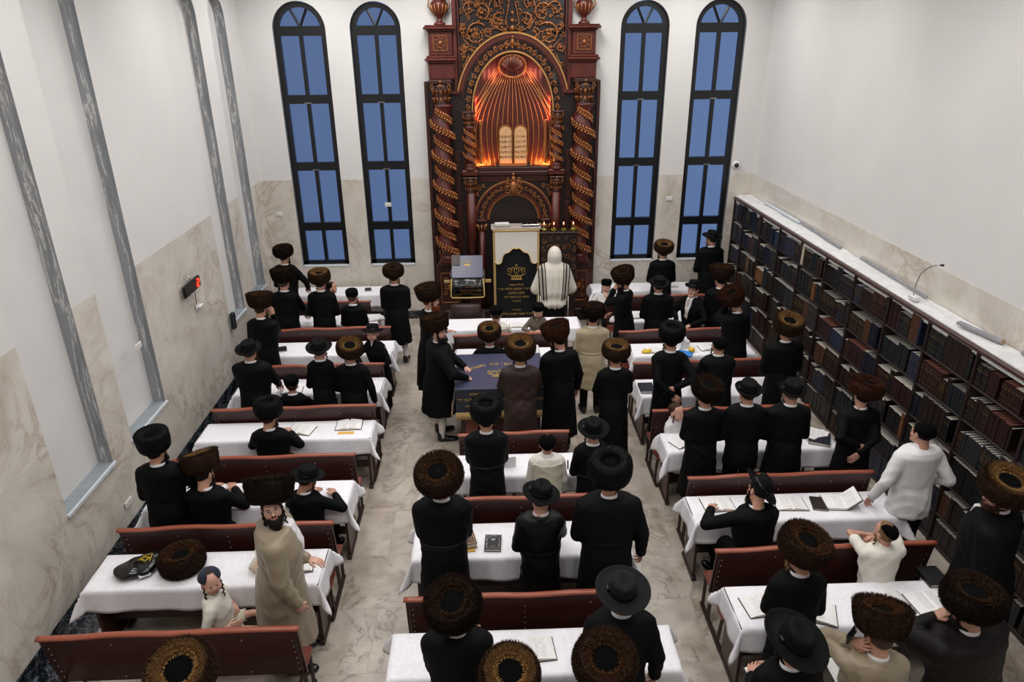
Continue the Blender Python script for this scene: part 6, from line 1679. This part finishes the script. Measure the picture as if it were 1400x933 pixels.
    if front:   # shirt front showing in the opening of the coat
        Tf = torso(.008, wsc)
        FF = lambda X, Y, Z: np.maximum(np.maximum(s_col(X, Y, Z, *Tf) + folds(X, Y, Z), np.abs(X - leanx) - np.clip((Z - (piv - front * H)) * (.20 if tie else .30), -.05, .06 * s)), -Y)
        link('shirt_front', mesh_np('shirt_front', *surfnet(FF, (-.2, 0, piv - front * H - .02), (.2, hi[1], piv + .02), .009), [M[shirt]]), P)
        if tie:
            mb = MB(); zt = piv - .02 * H; yy = .155 * wsc + lean
            mb.loft([[(-.018, yy - .03, zt), (.018, yy - .03, zt), (.018, yy - .045, zt), (-.018, yy - .045, zt)], [(-.028, yy + .005, zt - .2 * H), (.028, yy + .005, zt - .2 * H), (.028, yy - .01, zt - .2 * H), (-.028, yy - .01, zt - .2 * H)]], 0, False); mb.build('tie', M['tie'], P)
    if collar:
        cz = piv - .012 * H; mb = MB(); n = 24
        for r0, z0, zz, m_ in ((.064 * hs, cz - .012, cz + .017 * hs, 0),):
            mb.loft([[(leanx + (rr) * math.cos(2 * PI * k / n), lean - .016 + rr * .98 * math.sin(2 * PI * k / n), z - .012 * math.sin(2 * PI * k / n)) for k in range(n)] for rr, z in ((r0 + .014, z0 - .01), (r0 + .006, zz - .004), (r0 + .003, zz), (r0 - .004, zz), (r0 - .006, z0))], 0, True, False)
        mb.build('shirt_collar', M[shirt], P)
        if coat not in ('shirt', 'creamshirt', 'taupe'):
            mb = MB(); rings = []
            for k in range(21):
                a = PI * 1.5 + (k / 20 - .5) * PI * 1.5; c, q = math.cos(a), math.sin(a)
                r = (.080 * hs); zt = cz + .003 - .022 * (q + 1) * .5
                rings.append([(leanx + (r + d_) * c, lean - .018 + (r + d_) * q, zt + e_) for d_, e_ in ((-.006, .004), (.003, .006), (.022 * s, -.03), (.012 * s, -.042), (-.008, -.03))])
            mb.loft(rings, 0, True); mb.build('coat_collar', M[coat], P)
    # legs and feet
    for i, (a, b, c) in enumerate(LG):
        a, b, c = Vector(a), Vector(b), Vector(c); d = (c - b).normalized()
        if kidlegs:      # short trousers, bare legs, white socks
            mb = MB(); mb.tube([a, a.lerp(b, .75)], [.088 * s, .080 * s], 12); mb.build('short_trousers', M[kidlegs], P)
            mb = MB(); mb.tube([b.lerp(c, .45), c, c + d * .03], [.047 * s, .042 * s, .04 * s], 10); mb.ball(c + d * .04 + Vector((0, .0, .03)), (.04 * s, .05 * s, .08 * s)); mb.build('sock', M['sock'], P); continue
        if legs == 'sock':
            mb = MB(); mb.tube([a.lerp(b, .3), b, b.lerp(c, .15)], [.085 * s, .07 * s, .062 * s], 12); mb.build('trousers', M['black3'], P)
            mb = MB(); mb.tube([b.lerp(c, .1), b.lerp(c, .4), b.lerp(c, .85), c + Vector((0, 0, -.03))], [.056 * s, .058 * s, .042 * s, .042 * s], 12); mb.build('sock', M['sock'], P)
        else:
            mb = MB(); mb.tube([a, a.lerp(b, .5), b, b.lerp(c, .5), c], [.096 * s, .088 * s, .072 * s, .064 * s, .060 * s], 12); mb.build('trousers', M[legs], P)
        ft = Matrix.Translation((c.x, c.y + .03 * s, (0 if pose != 'kneel' else c.z - .05) if pose != 'sit' else max(0, c.z - .075 * s))) @ Matrix.Rotation((-.12 if c.x > 0 else .12), 4, 'Z') @ Matrix.Diagonal((s, s, s, 1))
        if pose == 'kneel': ft = Matrix.Translation((c.x, c.y, c.z - .02)) @ Matrix.Rotation(math.radians(-100), 4, 'X') @ Matrix.Diagonal((s, s, s, 1))
        link('shoe', PR['shoe'], P, ft)
    # ---- head wear, hair, face
    if hair: link('hair', PR['hair'], P, HM, [M[hair]])
    if beard: link('beard', PR['beard' if beard != 'short' else 'beard_short'], P, HM, [M[hair if hair in ('hred', 'hgrey', 'hbrown', 'hfair') else 'hdark']])
    if locks:
        lm = M[hair] if hair and hair != 'hstub' else M['hbrown']
        link('sidelock', PR['lock_l'], P, HM, [lm]); link('sidelock', PR['lock_r'], P, HM, [lm])
    if face:
        EM = HM @ Matrix.Translation((0, -.0015 if hk == 'headc' else -.0005, -.007 if hk == 'headc' else 0))
        link('eye', PR['eye_l'], P, EM); link('eye', PR['eye_r'], P, EM); 
        if hk == 'head': link('eyebrows', PR['brow'], P, HM, [M[hair or 'hdark']])
    if glasses: link('glasses', PR['glasses'], P, HM)
    if hat:
        zz = {'kippah': .138, 'cap': .160, 'fedora': .155, 'wide': .155, 'small': .158}.get(hat, .160)
        hm = HM @ Matrix.Translation((0, -.004 if hat != 'kippah' else -.028, zz)) @ Matrix.Rotation(math.radians(hatroll[0] + {'kippah': 22, 'tall': 0}.get(hat, 9)), 4, 'X') @ Matrix.Rotation(math.radians(hatroll[1]), 4, 'Y') @ Matrix.Diagonal((hatscale, hatscale, hatscale, 1))
        if hat in ('fedora', 'wide', 'small'):
            o = link('brimmed_hat', PR[hat][0], P, hm, [M[hatmat or 'felt']]); link('hat_band', PR[hat][1], o)
        elif hat in ('cap', 'kippah'): link('tall_skullcap' if hat == 'cap' else 'skullcap', PR[hat], P, hm, [M[hatmat or 'velvet']])
        else:
            o = link('fur_hat', PR[hat], P, hm @ Matrix.Rotation(rg.uniform(0, 6), 4, 'Z'), [M[fur]]); link('velvet_crown', PR[hat + '_crown'], o)
    return P, HM, piv

def prayer_shawl(P, HM, piv):
    """a striped woollen shawl drawn over the head and hanging down the back"""
    N = NT('striped_prayer_shawl'); tc = N.new('ShaderNodeTexCoord'); sx = N.new('ShaderNodeSeparateXYZ'); N.link(tc.outputs['Object'], sx.inputs[0])
    u = N.math('ADD', N.math('ABSOLUTE', N.math('ADD', sx.outputs[0], .01)), N.math('MULTIPLY', sx.outputs[2], -.06))
    st = None
    for a, b in ((.085, .105), (.116, .124), (.135, .165), (.178, .186), (.20, .225)):
        k = N.math('MULTIPLY', N.math('GREATER_THAN', u, a), N.math('LESS_THAN', u, b)); st = k if st is None else N.math('MAXIMUM', st, k)
    st = N.math('MULTIPLY', st, N.math('MULTIPLY', N.math('LESS_THAN', sx.outputs[2], piv - .02), N.math('GREATER_THAN', sx.outputs[2], .72)))
    N.col(N.mix(st, '#d6d0c4', '#0e0e10')); N.bump(N.noise(N.coord(), 40, 3), .2, .004); N.set(Roughness=.85)
    def F(X, Y, Z):
        d = s_ell(X, Y, Z, (0, .0, piv + .12), (.125, .14, .165))
        zs = [.50, .62, .9, 1.2, piv - .12, piv - .02, piv + .1]; 
        d = smin(d, s_col(X, Y, Z, zs, [.20, .235, .28, .285, .25, .13, .105], [.17, .20, .21, .20, .17, .13, .12], [0] * 7, [0, 0, 0, .01, .01, .01, .01]), .06)
        for s in (-1, 1): d = smin(d, s_cap(X, Y, Z, (s * .2, .03, piv - .16), (s * .33, .06, piv - .55), .10, .10), .05)
        a = np.arctan2(X, Y + 1e-6)
        k = np.clip((piv - Z) / .5, 0, 1)
        d = d + .010 * k * np.sin(11 * a + 3 * Z) + .007 * k * np.sin(19 * a - 5 * Z)
        # swags of the gathered lower edge
        d = d + .022 * np.clip((.95 - Z) / .3, 0, 1) * np.sin(26 * Z + 40 * X * X) * np.clip(-Y * 8, 0, 1)
        low = .50 + 1.1 * np.minimum(np.abs(X), .32) ** 1.0 * .55
        return np.maximum(d, low - Z)
    link('prayer_shawl', mesh_np('prayer_shawl', *surfnet(F, (-.5, -.4, .42), (.5, .4, piv + .33), .014), [N.m]), P)
    for x, y in ((-.27, -.14), (-.30, -.1), (.25, -.18)):
        mb = MB(); mb.tube([(x, y, .82), (x * 1.0, y - .01, .55), (x, y, .34)], [.008, .006, .004], 5); mb.build('tassel', M['sock'], P)
PEOPLE = [
    (-3.703, 12.600, 1.760, 'round', 'man in a brown fur hat standing in the back corner by the first tall window', dict(fur='fur_dark', arms=('read', (0.25, 0.28, -0.55)), hair='hstub', yaw=-12)),
    (-3.360, 11.200, 1.745, 'tall', 'man in a dark flat-sided fur hat just in front of the back corner man', dict(fur='fur_dark', hair='hstub', arms=('read', 'table'), yaw=-5)),
    (-2.769, 11.200, 1.733, 'flat', 'man in a golden topped fur hat left of the boy in a tall skullcap', dict(fur='fur_gold', hair='hdark')),
    (-2.887, 12.450, 1.140, 'kippah', 'boy in a black skullcap turning his face to the right, behind the far left bench', dict(pose='sit', face=True, yaw=-70, coat='shirt', short=1, head=(-10, 5, 0), arms=('tables', 'tables'), hair='hbrown')),
    (-2.272, 11.200, 1.470, 'cap', 'boy in a tall black skullcap and black jacket, left block, seen from behind', dict(short=1, hair='hstub', head=(-15, 0, 0))),
    (-1.612, 11.550, 1.685, 'round', 'tall man in fur hat, long black coat and white socks, far left aisle', dict(fur='fur_brown', legs='sock', arms=('front', 'front'), bulk=1.12, hem=0.24, beard='short', hair='hbrown')),
    (-3.361, 9.900, 1.783, 'tall', 'man in a flat brown fur hat holding a hand up to his face, left block', dict(fur='fur_brown', arms=('read', ((0.09, 0.19, -0.04), (0.2, -0.2, -1), (0.8, -0.3, 0))), hair='hbrown', head=(-8, 6, 0), yaw=-10)),
    (-3.158, 8.620, 1.644, 'fedora', 'broad man in a black brimmed hat standing next to the left wall, fourth row', dict(arms=('table', 'table'), bulk=1.15, hair='hstub', head=(-4, 0, 0))),
    (-2.672, 8.620, 1.162, 'cap', 'small boy with a dark cap sitting between two men, fourth left row', dict(pose='sit', arms=('tables', 'tables'), short=1, hair='hbrown', locks=False, hs=0.92)),
    (-2.248, 8.620, 1.643, 'fedora', 'slim boy in a black brimmed hat with long sidelocks, fourth left row', dict(hair='hbrown', bulk=0.85, head=(0, 0, 0))),
    (-1.854, 8.620, 1.591, 'round', 'man in a golden round fur hat right of the slim boy in a brimmed hat', dict(fur='fur_gold', hair='hdark', bulk=1.05, arms=('read', 'down'), hatroll=(12, 8))),
    (-1.754, 9.780, 1.356, 'fedora', 'boy in black hat and coat facing the camera, hand on a left bench end', dict(yaw=165, face=True, arms=((0.16, 0.26, -0.5), ((0.2, 0.22, -0.44), (1, -0.2, -0.5))), hair='hdark', skin='skin2', head=(8, -6, 0), leanx=0.08, legs='black3', front=0.05, bulk=0.92)),
    (-2.642, 7.450, 1.342, 'spodik', 'man in a black round fur hat sitting alone at the third left table', dict(pose='sit', fur='fur_black', arms=('tables', 'tables'), hair='hbrown', beard='short', head=(-22, 10, 0), bulk=1.05)),
    (-3.357, 6.200, 1.698, 'pill', 'man in a tall straight black fur hat standing by the left wall, dark sidelock hanging', dict(fur='fur_black', arms=('read', (0.16, 0.3, -0.5)), hair='hdark', head=(-18, 4, 0), bulk=1.08, beard='short')),
    (-2.941, 6.200, 1.386, 'tall', 'seated man in a tilted brown fur hat reading an open book, second left row', dict(pose='sit', fur='fur_gold', arms=('tables', 'tables'), head=(-16, 14, -8), hair='hdark', beard='short', hatroll=(0, -10))),
    (-1.953, 6.250, 1.232, 'fedora', 'seated man in a black brimmed hat leaning over the second left table', dict(pose='sit', arms=('tables', (0.22, 0.34, -0.26)), head=(-28, 18, 4), hair='hbrown', yaw=-12, lean=0.1)),
    (-1.837, 4.980, 1.854, 'tall', 'bearded man in a shiny beige coat, glasses and fur hat looking at the camera', dict(fur='fur_dark', yaw=-78, head=(-80, -12, 6), face=True, glasses=True, beard=True, hair='hdark', coat='beige', arms=(((0.02, 0.22, -0.45), (0.1, -1, -0.5)), ((0.2, 0.13, -0.72), (0.4, -1, 0), (1, 0.2, 0))), front=0.24, bulk=1.26, hem=0.18, lean=0.05, skin='skin2', hatroll=(16, -14), hatscale=1.08, locks=True)),
    (-2.453, 4.920, 1.064, 'kippah', 'little boy in a navy skullcap and white shirt sitting sideways on a bench', dict(pose='sitlong', yaw=-85, face=True, coat='creamshirt', short=2, kidlegs='cream', hatmat='navycap', hair='hbrown', skin='skin2', head=(-58, -6, 0), arms=((0.2, 0.1, -0.36), ((0.2, 0.14, -0.4), (0.5, -1, 0.1), (1, 0, 0.2))), hs=0.93, lean=0.0, collar=False, hatroll=(-28, 0), hatscale=1.13)),
    (-1.902, 3.250, 1.849, 'round', 'wearer of a golden brown fur hat cut off at the bottom edge, left block', dict(fur='fur_gold', hair='hdark', hatroll=(14, 0), hatscale=1.12)),
    (-0.850, 9.750, 1.909, 'tall', 'red bearded man in a fur hat standing in profile near the navy reading table', dict(fur='fur_brown', yaw=-68, beard=True, hair='hred', face=True, glasses=True, skin='skin2', head=(-16, 0, 0), hatroll=(8, 0), front=0.12, bulk=1.08, arms=('read', 'down'))),
    (-0.686, 8.950, 1.752, 'tall', 'big bearded man in long black coat resting both hands on the navy reading table', dict(fur='fur_brown', yaw=-78, beard=True, hair='hdark', face=True, glasses=True, skin='skin2', head=(-36, -6, 0), hatroll=(8, 0), legs='sock', bulk=1.36, front=0.1, arms=(((0.05, 0.36, -0.47), (1, -0.4, -0.3), (0, 0.2, 1)), ((0.22, 0.32, -0.47), (1, -0.5, -0.2), (0.2, 0.3, 1))), hem=0.26)),
    (-0.017, 9.800, 1.284, 'flat', 'seated man in a fur hat with a golden ring just beyond the navy reading table', dict(pose='sit', fur='fur_gold', hair='hstub', arms=('tables', 'tables'), hatroll=(6, 0), bulk=1.05)),
    (0.367, 8.180, 1.734, 'flat', 'man in a brown coat and golden fur hat leaning on the navy reading table', dict(fur='fur_gold', coat='browncoat', hair='hstub', arms=('table', 'table'), hatscale=1.1, lean=0.1, bulk=1.12, hem=0.2, hatroll=(6, 0))),
    (0.888, 8.520, 1.788, 'tall', 'man in a chestnut fur hat and black coat, right of the brown coated man', dict(fur='fur_red', yaw=22, head=(28, 8, -4), beard='short', hair='hdark', arms=('read', 'down'), bulk=1.12, hem=0.16, hatroll=(-4, -6))),
    (1.495, 9.600, 1.655, 'flat', 'man in a sand coloured belted coat and dark fur hat, beyond the reading table', dict(fur='fur_dark', coat='beige2', belt='beige2', hair='hdark', arms=('read', 'read'), bulk=1.1, hem=0.28, head=(-6, 0, 0), hatroll=(-8, 0), beard='short')),
    (1.567, 8.100, 1.700, 'round', 'man in golden brown fur hat and long black coat standing in the right aisle', dict(fur='fur_gold', hair='hstub', arms=('hold', 'hold'), hem=0.14, bulk=1.0)),
    (0.096, 10.780, 1.269, 'cap', 'boy in cream waistcoat and black cap sitting at the far middle table', dict(pose='sit', coat='creamshirt', vest='cream', short=1, hair='hbrown', arms=('tables', 'tables'), locks=False)),
    (0.771, 10.780, 1.317, 'cap', 'boy in taupe jumper and black cap with long sidelocks leaning over a bench', dict(pose='kneel', yaw=172, face=True, coat='taupe', short=1, hair='hbrown', skin='skin2', head=(14, 16, 0), arms=((0.12, 0.24, -0.34), (0.16, 0.26, -0.36)), lean=0.06)),
    (1.216, 12.720, 1.591, None, 'man wrapped in a white prayer shawl with black stripes, facing the ark', dict(hair=None, locks=False, arms=('front', 'front'), collar=False)),
    (-0.068, 6.600, 1.739, 'spodik', 'man in a high black fur hat just in front of the short middle bench', dict(fur='fur_black', belt='satin', hair='hdark', arms=('fold', 'fold'), bulk=1.02, coat='black2', hem=0.16)),
    (0.580, 6.550, 1.375, 'kippah', 'standing boy in cream waistcoat, white sleeves and black skullcap, second middle row', dict(coat='creamshirt', vest='cream', short=1, hair='hbrown', locks=False, arms=('read', 'read'), bulk=1.0, hatscale=1.06)),
    (1.061, 6.500, 1.570, 'fedora', 'boy in a black brimmed hat, right of the standing boy in cream waistcoat', dict(hair='hbrown', arms=('read', ((0.1, 0.2, -0.12), (0.8, 0.2, -1), (0.8, 0, 0.3))), bulk=0.95, belt='satin', hem=0.16)),
    (-0.461, 5.220, 1.879, 'round', 'man in large round brown fur hat at the left end, second middle table', dict(fur='fur_brown', arms=('fold', 'fold'), belt='satin', hair='hfair', hatroll=(14, -6), hatscale=1.16, hem=0.14, bulk=1.05)),
    (0.413, 5.250, 1.645, 'fedora', 'boy in black brimmed hat and shiny coat standing between two fur hatted men', dict(coat='satin', belt='black', hair='hbrown', arms=('read', 'table'), hatroll=(0, 10), head=(-8, 10, 0), hem=0.14)),
    (1.011, 5.200, 1.905, 'spodik', 'tall man in wide black fur hat at the second middle table, right hand down', dict(fur='fur_black', belt='black', hair='hfair', arms=('read', 'down'), bulk=1.15, hem=0.14, hatscale=1.12, head=(-14, 0, 0), hatroll=(4, 0), coat='black2')),
    (-0.287, 3.820, 1.758, 'round', 'man in a big dark brown fur hat standing at the nearest middle table', dict(fur='fur_dark', arms=('fold', 'fold'), hair='hdark', head=(-20, 0, 0), hatroll=(12, 0), hatscale=1.12, bulk=1.08, coat='black2')),
    (0.882, 3.850, 1.838, 'wide', 'man in a charcoal felt hat standing at the right end of the nearest middle table', dict(hatmat='felt2', hair='hstub', arms=('read', 'down'), coat='black2', bulk=1.02)),
    (0.072, 3.150, 1.853, 'round', 'round fur hat wearer at the bottom edge, middle block, left of another', dict(fur='fur_gold', hair='hdark', hatroll=(12, 0))),
    (0.637, 3.150, 1.928, 'round', 'dark brown fur hat wearer at the bottom edge below the charcoal felt hat', dict(fur='fur_brown', hair='hdark', hatroll=(12, 0), hatscale=1.05)),
    (2.153, 12.400, 1.139, 'cap', 'little boy in white shirt and black cap right of the ark, touching his mouth', dict(pose='sit', yaw=150, face=True, coat='shirt', short=2, hair='hbrown', skin='skin2', arms=(((0.05, 0.15, -0.05), (0.8, 0.3, -1)), (0.14, 0.2, -0.3)), head=(12, 5, 0), bulk=0.95, hs=0.92)),
    (2.183, 10.950, 1.729, 'tall', 'man in swept up fur hat turned left, hand at his beard', dict(fur='fur_brown', yaw=62, head=(22, 2, -6), beard='short', face=True, hair='hdark', arms=('face', 'front'), hatroll=(-14, -6), bulk=1.05)),
    (3.218, 12.620, 1.709, 'round', 'man in golden ringed fur hat standing between the two right tall windows', dict(fur='fur_gold', hair='hdark', bulk=1.05, hatroll=(6, 0))),
    (2.751, 10.900, 1.647, 'fedora', 'man in a black round hat, back to the camera, left of the boy with glasses', dict(hair='hdark', bulk=1.12, arms=('read', 'read'))),
    (4.135, 12.750, 1.893, 'fedora', 'man in a black brimmed hat facing the window in the right back corner', dict(hair='hbrown', yaw=8, head=(25, 0, 0), arms=('read', 'read'))),
    (3.337, 10.950, 1.543, 'small', 'boy with glasses in a black suit, light tie and hat turned towards the camera', dict(yaw=130, face=True, glasses=True, front=0.26, tie=True, skin='skin2', hair='hbrown', locks=False, arms=((0.16, 0.22, -0.48), (0.14, 0.26, -0.46)), head=(8, 0, 0), short=1, collar=True)),
    (3.776, 10.950, 1.735, 'tall', 'man in a flat brown fur hat right of the boy with glasses, by bookcase', dict(fur='fur_brown', hair='hdark', arms=('read', 'read'))),
    (3.640, 9.750, 1.780, 'tall', 'man in a tilted brown fur hat holding a hand to his brow beside the bookcases', dict(fur='fur_red', yaw=18, head=(22, 12, -14), hair='hstub', arms=('brow', 'read'), hatroll=(0, -12), lean=0.08)),
    (3.933, 8.620, 1.791, 'round', 'man in a golden ringed fur hat and black coat standing by the bookcases, fourth row', dict(fur='fur_gold', yaw=6, hair='hdark', arms=('read', 'read'), bulk=1.12, hatscale=1.1, hatroll=(10, 0))),
    (2.334, 8.400, 1.805, 'spodik', 'man in a black fur hat clasping his hands behind his back, right aisle', dict(fur='fur_black', arms=('back', 'back2'), hair='hdark', bulk=1.0, hem=0.2)),
    (2.988, 8.450, 1.634, 'kippah', 'man with close cropped hair and a black skullcap leaning over the snack packets', dict(hair='hstub', lean=0.16, arms=('table', 'table'), locks=True, short=1, bulk=1.05, hatscale=1.08)),
    (2.382, 6.980, 1.720, 'round', 'man in dark tilted fur hat at the left end, third right table', dict(fur='fur_dark', hair='hdark', arms=('fold', 'read'), hatroll=(6, 8), hem=0.2, yaw=4)),
    (2.305, 7.720, 1.043, 'kippah', 'small boy in a white shirt with sidelocks peeping out beside a bench end, right aisle', dict(yaw=-140, face=True, coat='shirt', short=2, hair='hbrown', skin='skin2', hatmat='hbrown', head=(-4, 4, 0), arms=('read', 'read'), hs=0.92)),
    (2.845, 6.950, 1.750, 'small', 'brown haired man in small black hat and dark suit, third right row', dict(hair='hbrown', coat='black2', short=1, arms=('read', 'read'), locks=False)),
    (3.340, 6.950, 1.737, 'small', 'grey bearded man in a black hat and dark suit, third right row', dict(hair='hgrey', beard='short', coat='black2', arms=('read', 'read'), locks=False, bulk=1.05, hem=0.3)),
    (4.211, 7.050, 1.635, 'round', 'man in chestnut fur hat, hands clasped behind him, close to the bookcases', dict(fur='fur_red', arms=('back2', 'back'), hair='hdark', coat='black2', hatroll=(-4, 6), head=(-16, 6, 6), bulk=1.1, hem=0.25, hatscale=1.08)),
    (2.518, 5.600, 1.393, 'wide', 'seated man in tilted wide black hat, his hand on an open book', dict(pose='sit', arms=(((0.26, 0.36, -0.27), (1, -0.3, -0.3)), 'fold'), head=(10, 14, 18), hatroll=(24, 24), hair='hdark', lean=0.1, yaw=10, beard='short')),
    (4.280, 6.000, 1.725, 'kippah', 'man in white shirt and black skullcap standing between a table and the bookcases', dict(coat='shirt', short=1, hair='hdark', locks=False, arms=(((0.3, 0.1, -0.64), (0.4, -1, 0)), ((0.22, 0.1, -0.5), (0.4, -1, -0.2))), bulk=1.1, yaw=8, head=(8, 4, 0), collar=False, hatscale=1.1)),
    (3.503, 5.060, 1.266, 'kippah', 'little boy in white T-shirt and black skullcap leaning both arms on a bench', dict(coat='creamshirt', short=2, hair='hfair', arms=(((0.02, 0.24, -0.06), (1, 0, 0.05)), ((0.02, 0.24, -0.06), (1, 0, 0.05))), hs=0.94, head=(18, 4, 0), collar=False, legs='black3', hatroll=(8, 22), locks=True, bulk=1.1)),
    (2.366, 4.320, 1.732, 'round', 'man in big dark fur hat at the left end, nearest right table', dict(fur='fur_brown', yaw=4, arms=('fold', 'read'), hair='hfair', hatscale=1.12, hatroll=(14, 8), head=(10, 8, 0), hem=0.14, lean=0.08)),
    (1.930, 3.420, 1.760, 'wide', 'man in a very broad black felt hat at the bottom edge holding an open book', dict(hair='hdark', beard='short', arms=('read', 'read'), hatroll=(10, 6), head=(6, 4, 4), hatscale=1.1, yaw=4, collar=True)),
    (2.601, 3.550, 1.700, 'tall', 'man in sand satin coat and flat fur hat holding a phone to his ear', dict(fur='fur_brown', coat='beige', hair='hstub', arms=(((0.13, 0.1, 0.0), (0.5, 0.0, -1), (1, 0, 0.1)), 'read'), bulk=1.05, hatscale=1.0, locks=False, head=(0, 8, 0), hatroll=(-10, 4))),
    (3.308, 3.700, 1.732, 'round', 'stout man in dark brown fur hat and coat, hand at his cheek, bottom corner', dict(fur='fur_dark', coat='dkbrown', hair='hdark', beard='short', arms=(((0.09, 0.19, -0.04), (0.9, 0.2, -1), (0.8, 0.5, 0)), 'read'), yaw=22, head=(10, 8, 0), bulk=1.55, leanx=-0.15, hatscale=1.12)),
    (4.184, 4.750, 1.945, 'round', 'man in a golden brown fur hat and black coat turned left beside the near bookcases', dict(fur='fur_gold', yaw=48, head=(24, 8, -8), hair='hbrown', beard='short', arms=('down', 'down'), bulk=1.35, hatscale=1.12, hatroll=(6, -8))),
]
# ------------------------------------------------------------------ everything together
LE = 34
GLOW = 4.0
mk_materials()
M['chrome2'] = simple('pale_stone_slab', '#a9a19a', .4, 0, .2, 30)
book_materials(); make_camera(); make_protos()
for a in PEOPLE:
    P, HM, piv = person(*a[:5], **a[5])
    if 'prayer shawl' in a[4]: prayer_shawl(P, HM, piv)
    if 'navy skullcap' in a[4]:
        mb = MB(); mb.x = Matrix.Translation((-.03, .052, .052)) @ Matrix.Rotation(-1.0, 4, 'X'); mb.x = mb.x @ Matrix.Rotation(PI, 4, 'Y'); crown(mb, .07)
        cap = [c for c in P.children if c.name.startswith('skullcap')][0]; mb.build('white_crown_emblem', M['whiteplastic'], cap)
    if 'phone' in a[4]:
        J = P.location
        mb = MB(); mb.box((-.035, -.005, -.07), (.035, .005, .07), bev=.003); o = mb.build('mobile_phone', M['blackplastic']); o.location = (J.x - .155, J.y + .12, piv + .07); o.rotation_euler = (.3, 0, 1.2); tag(o, 'dark phone held to the ear of the man in a sand satin coat', 'phone')
make_room(); make_fittings(); make_rows(); make_bimah(); make_amud(); make_lamp_stand(); make_lectern(); make_ark()
h = link('fur_hat', PR['round'], None, None, [M['fur_brown']]); h.location = (-2.93, 5.40, .775); h.rotation_euler = (-.06, .0, 1.0); h.scale = (1.15, 1.15, 1.15)
link('velvet_crown', PR['round_crown'], h); tag(h, 'brown fur hat lying on the nearest left table beside a black bag', 'fur hat')
make_small_things(); make_bookcases()
vs = SC.view_settings; SC.display_settings.display_device = 'sRGB'
vs.view_transform = 'Standard'; vs.look = 'None'; vs.gamma = 1; vs.use_curve_mapping = False; vs.exposure = 0.0
SC.cycles.max_bounces = 8; SC.cycles.use_denoising = True
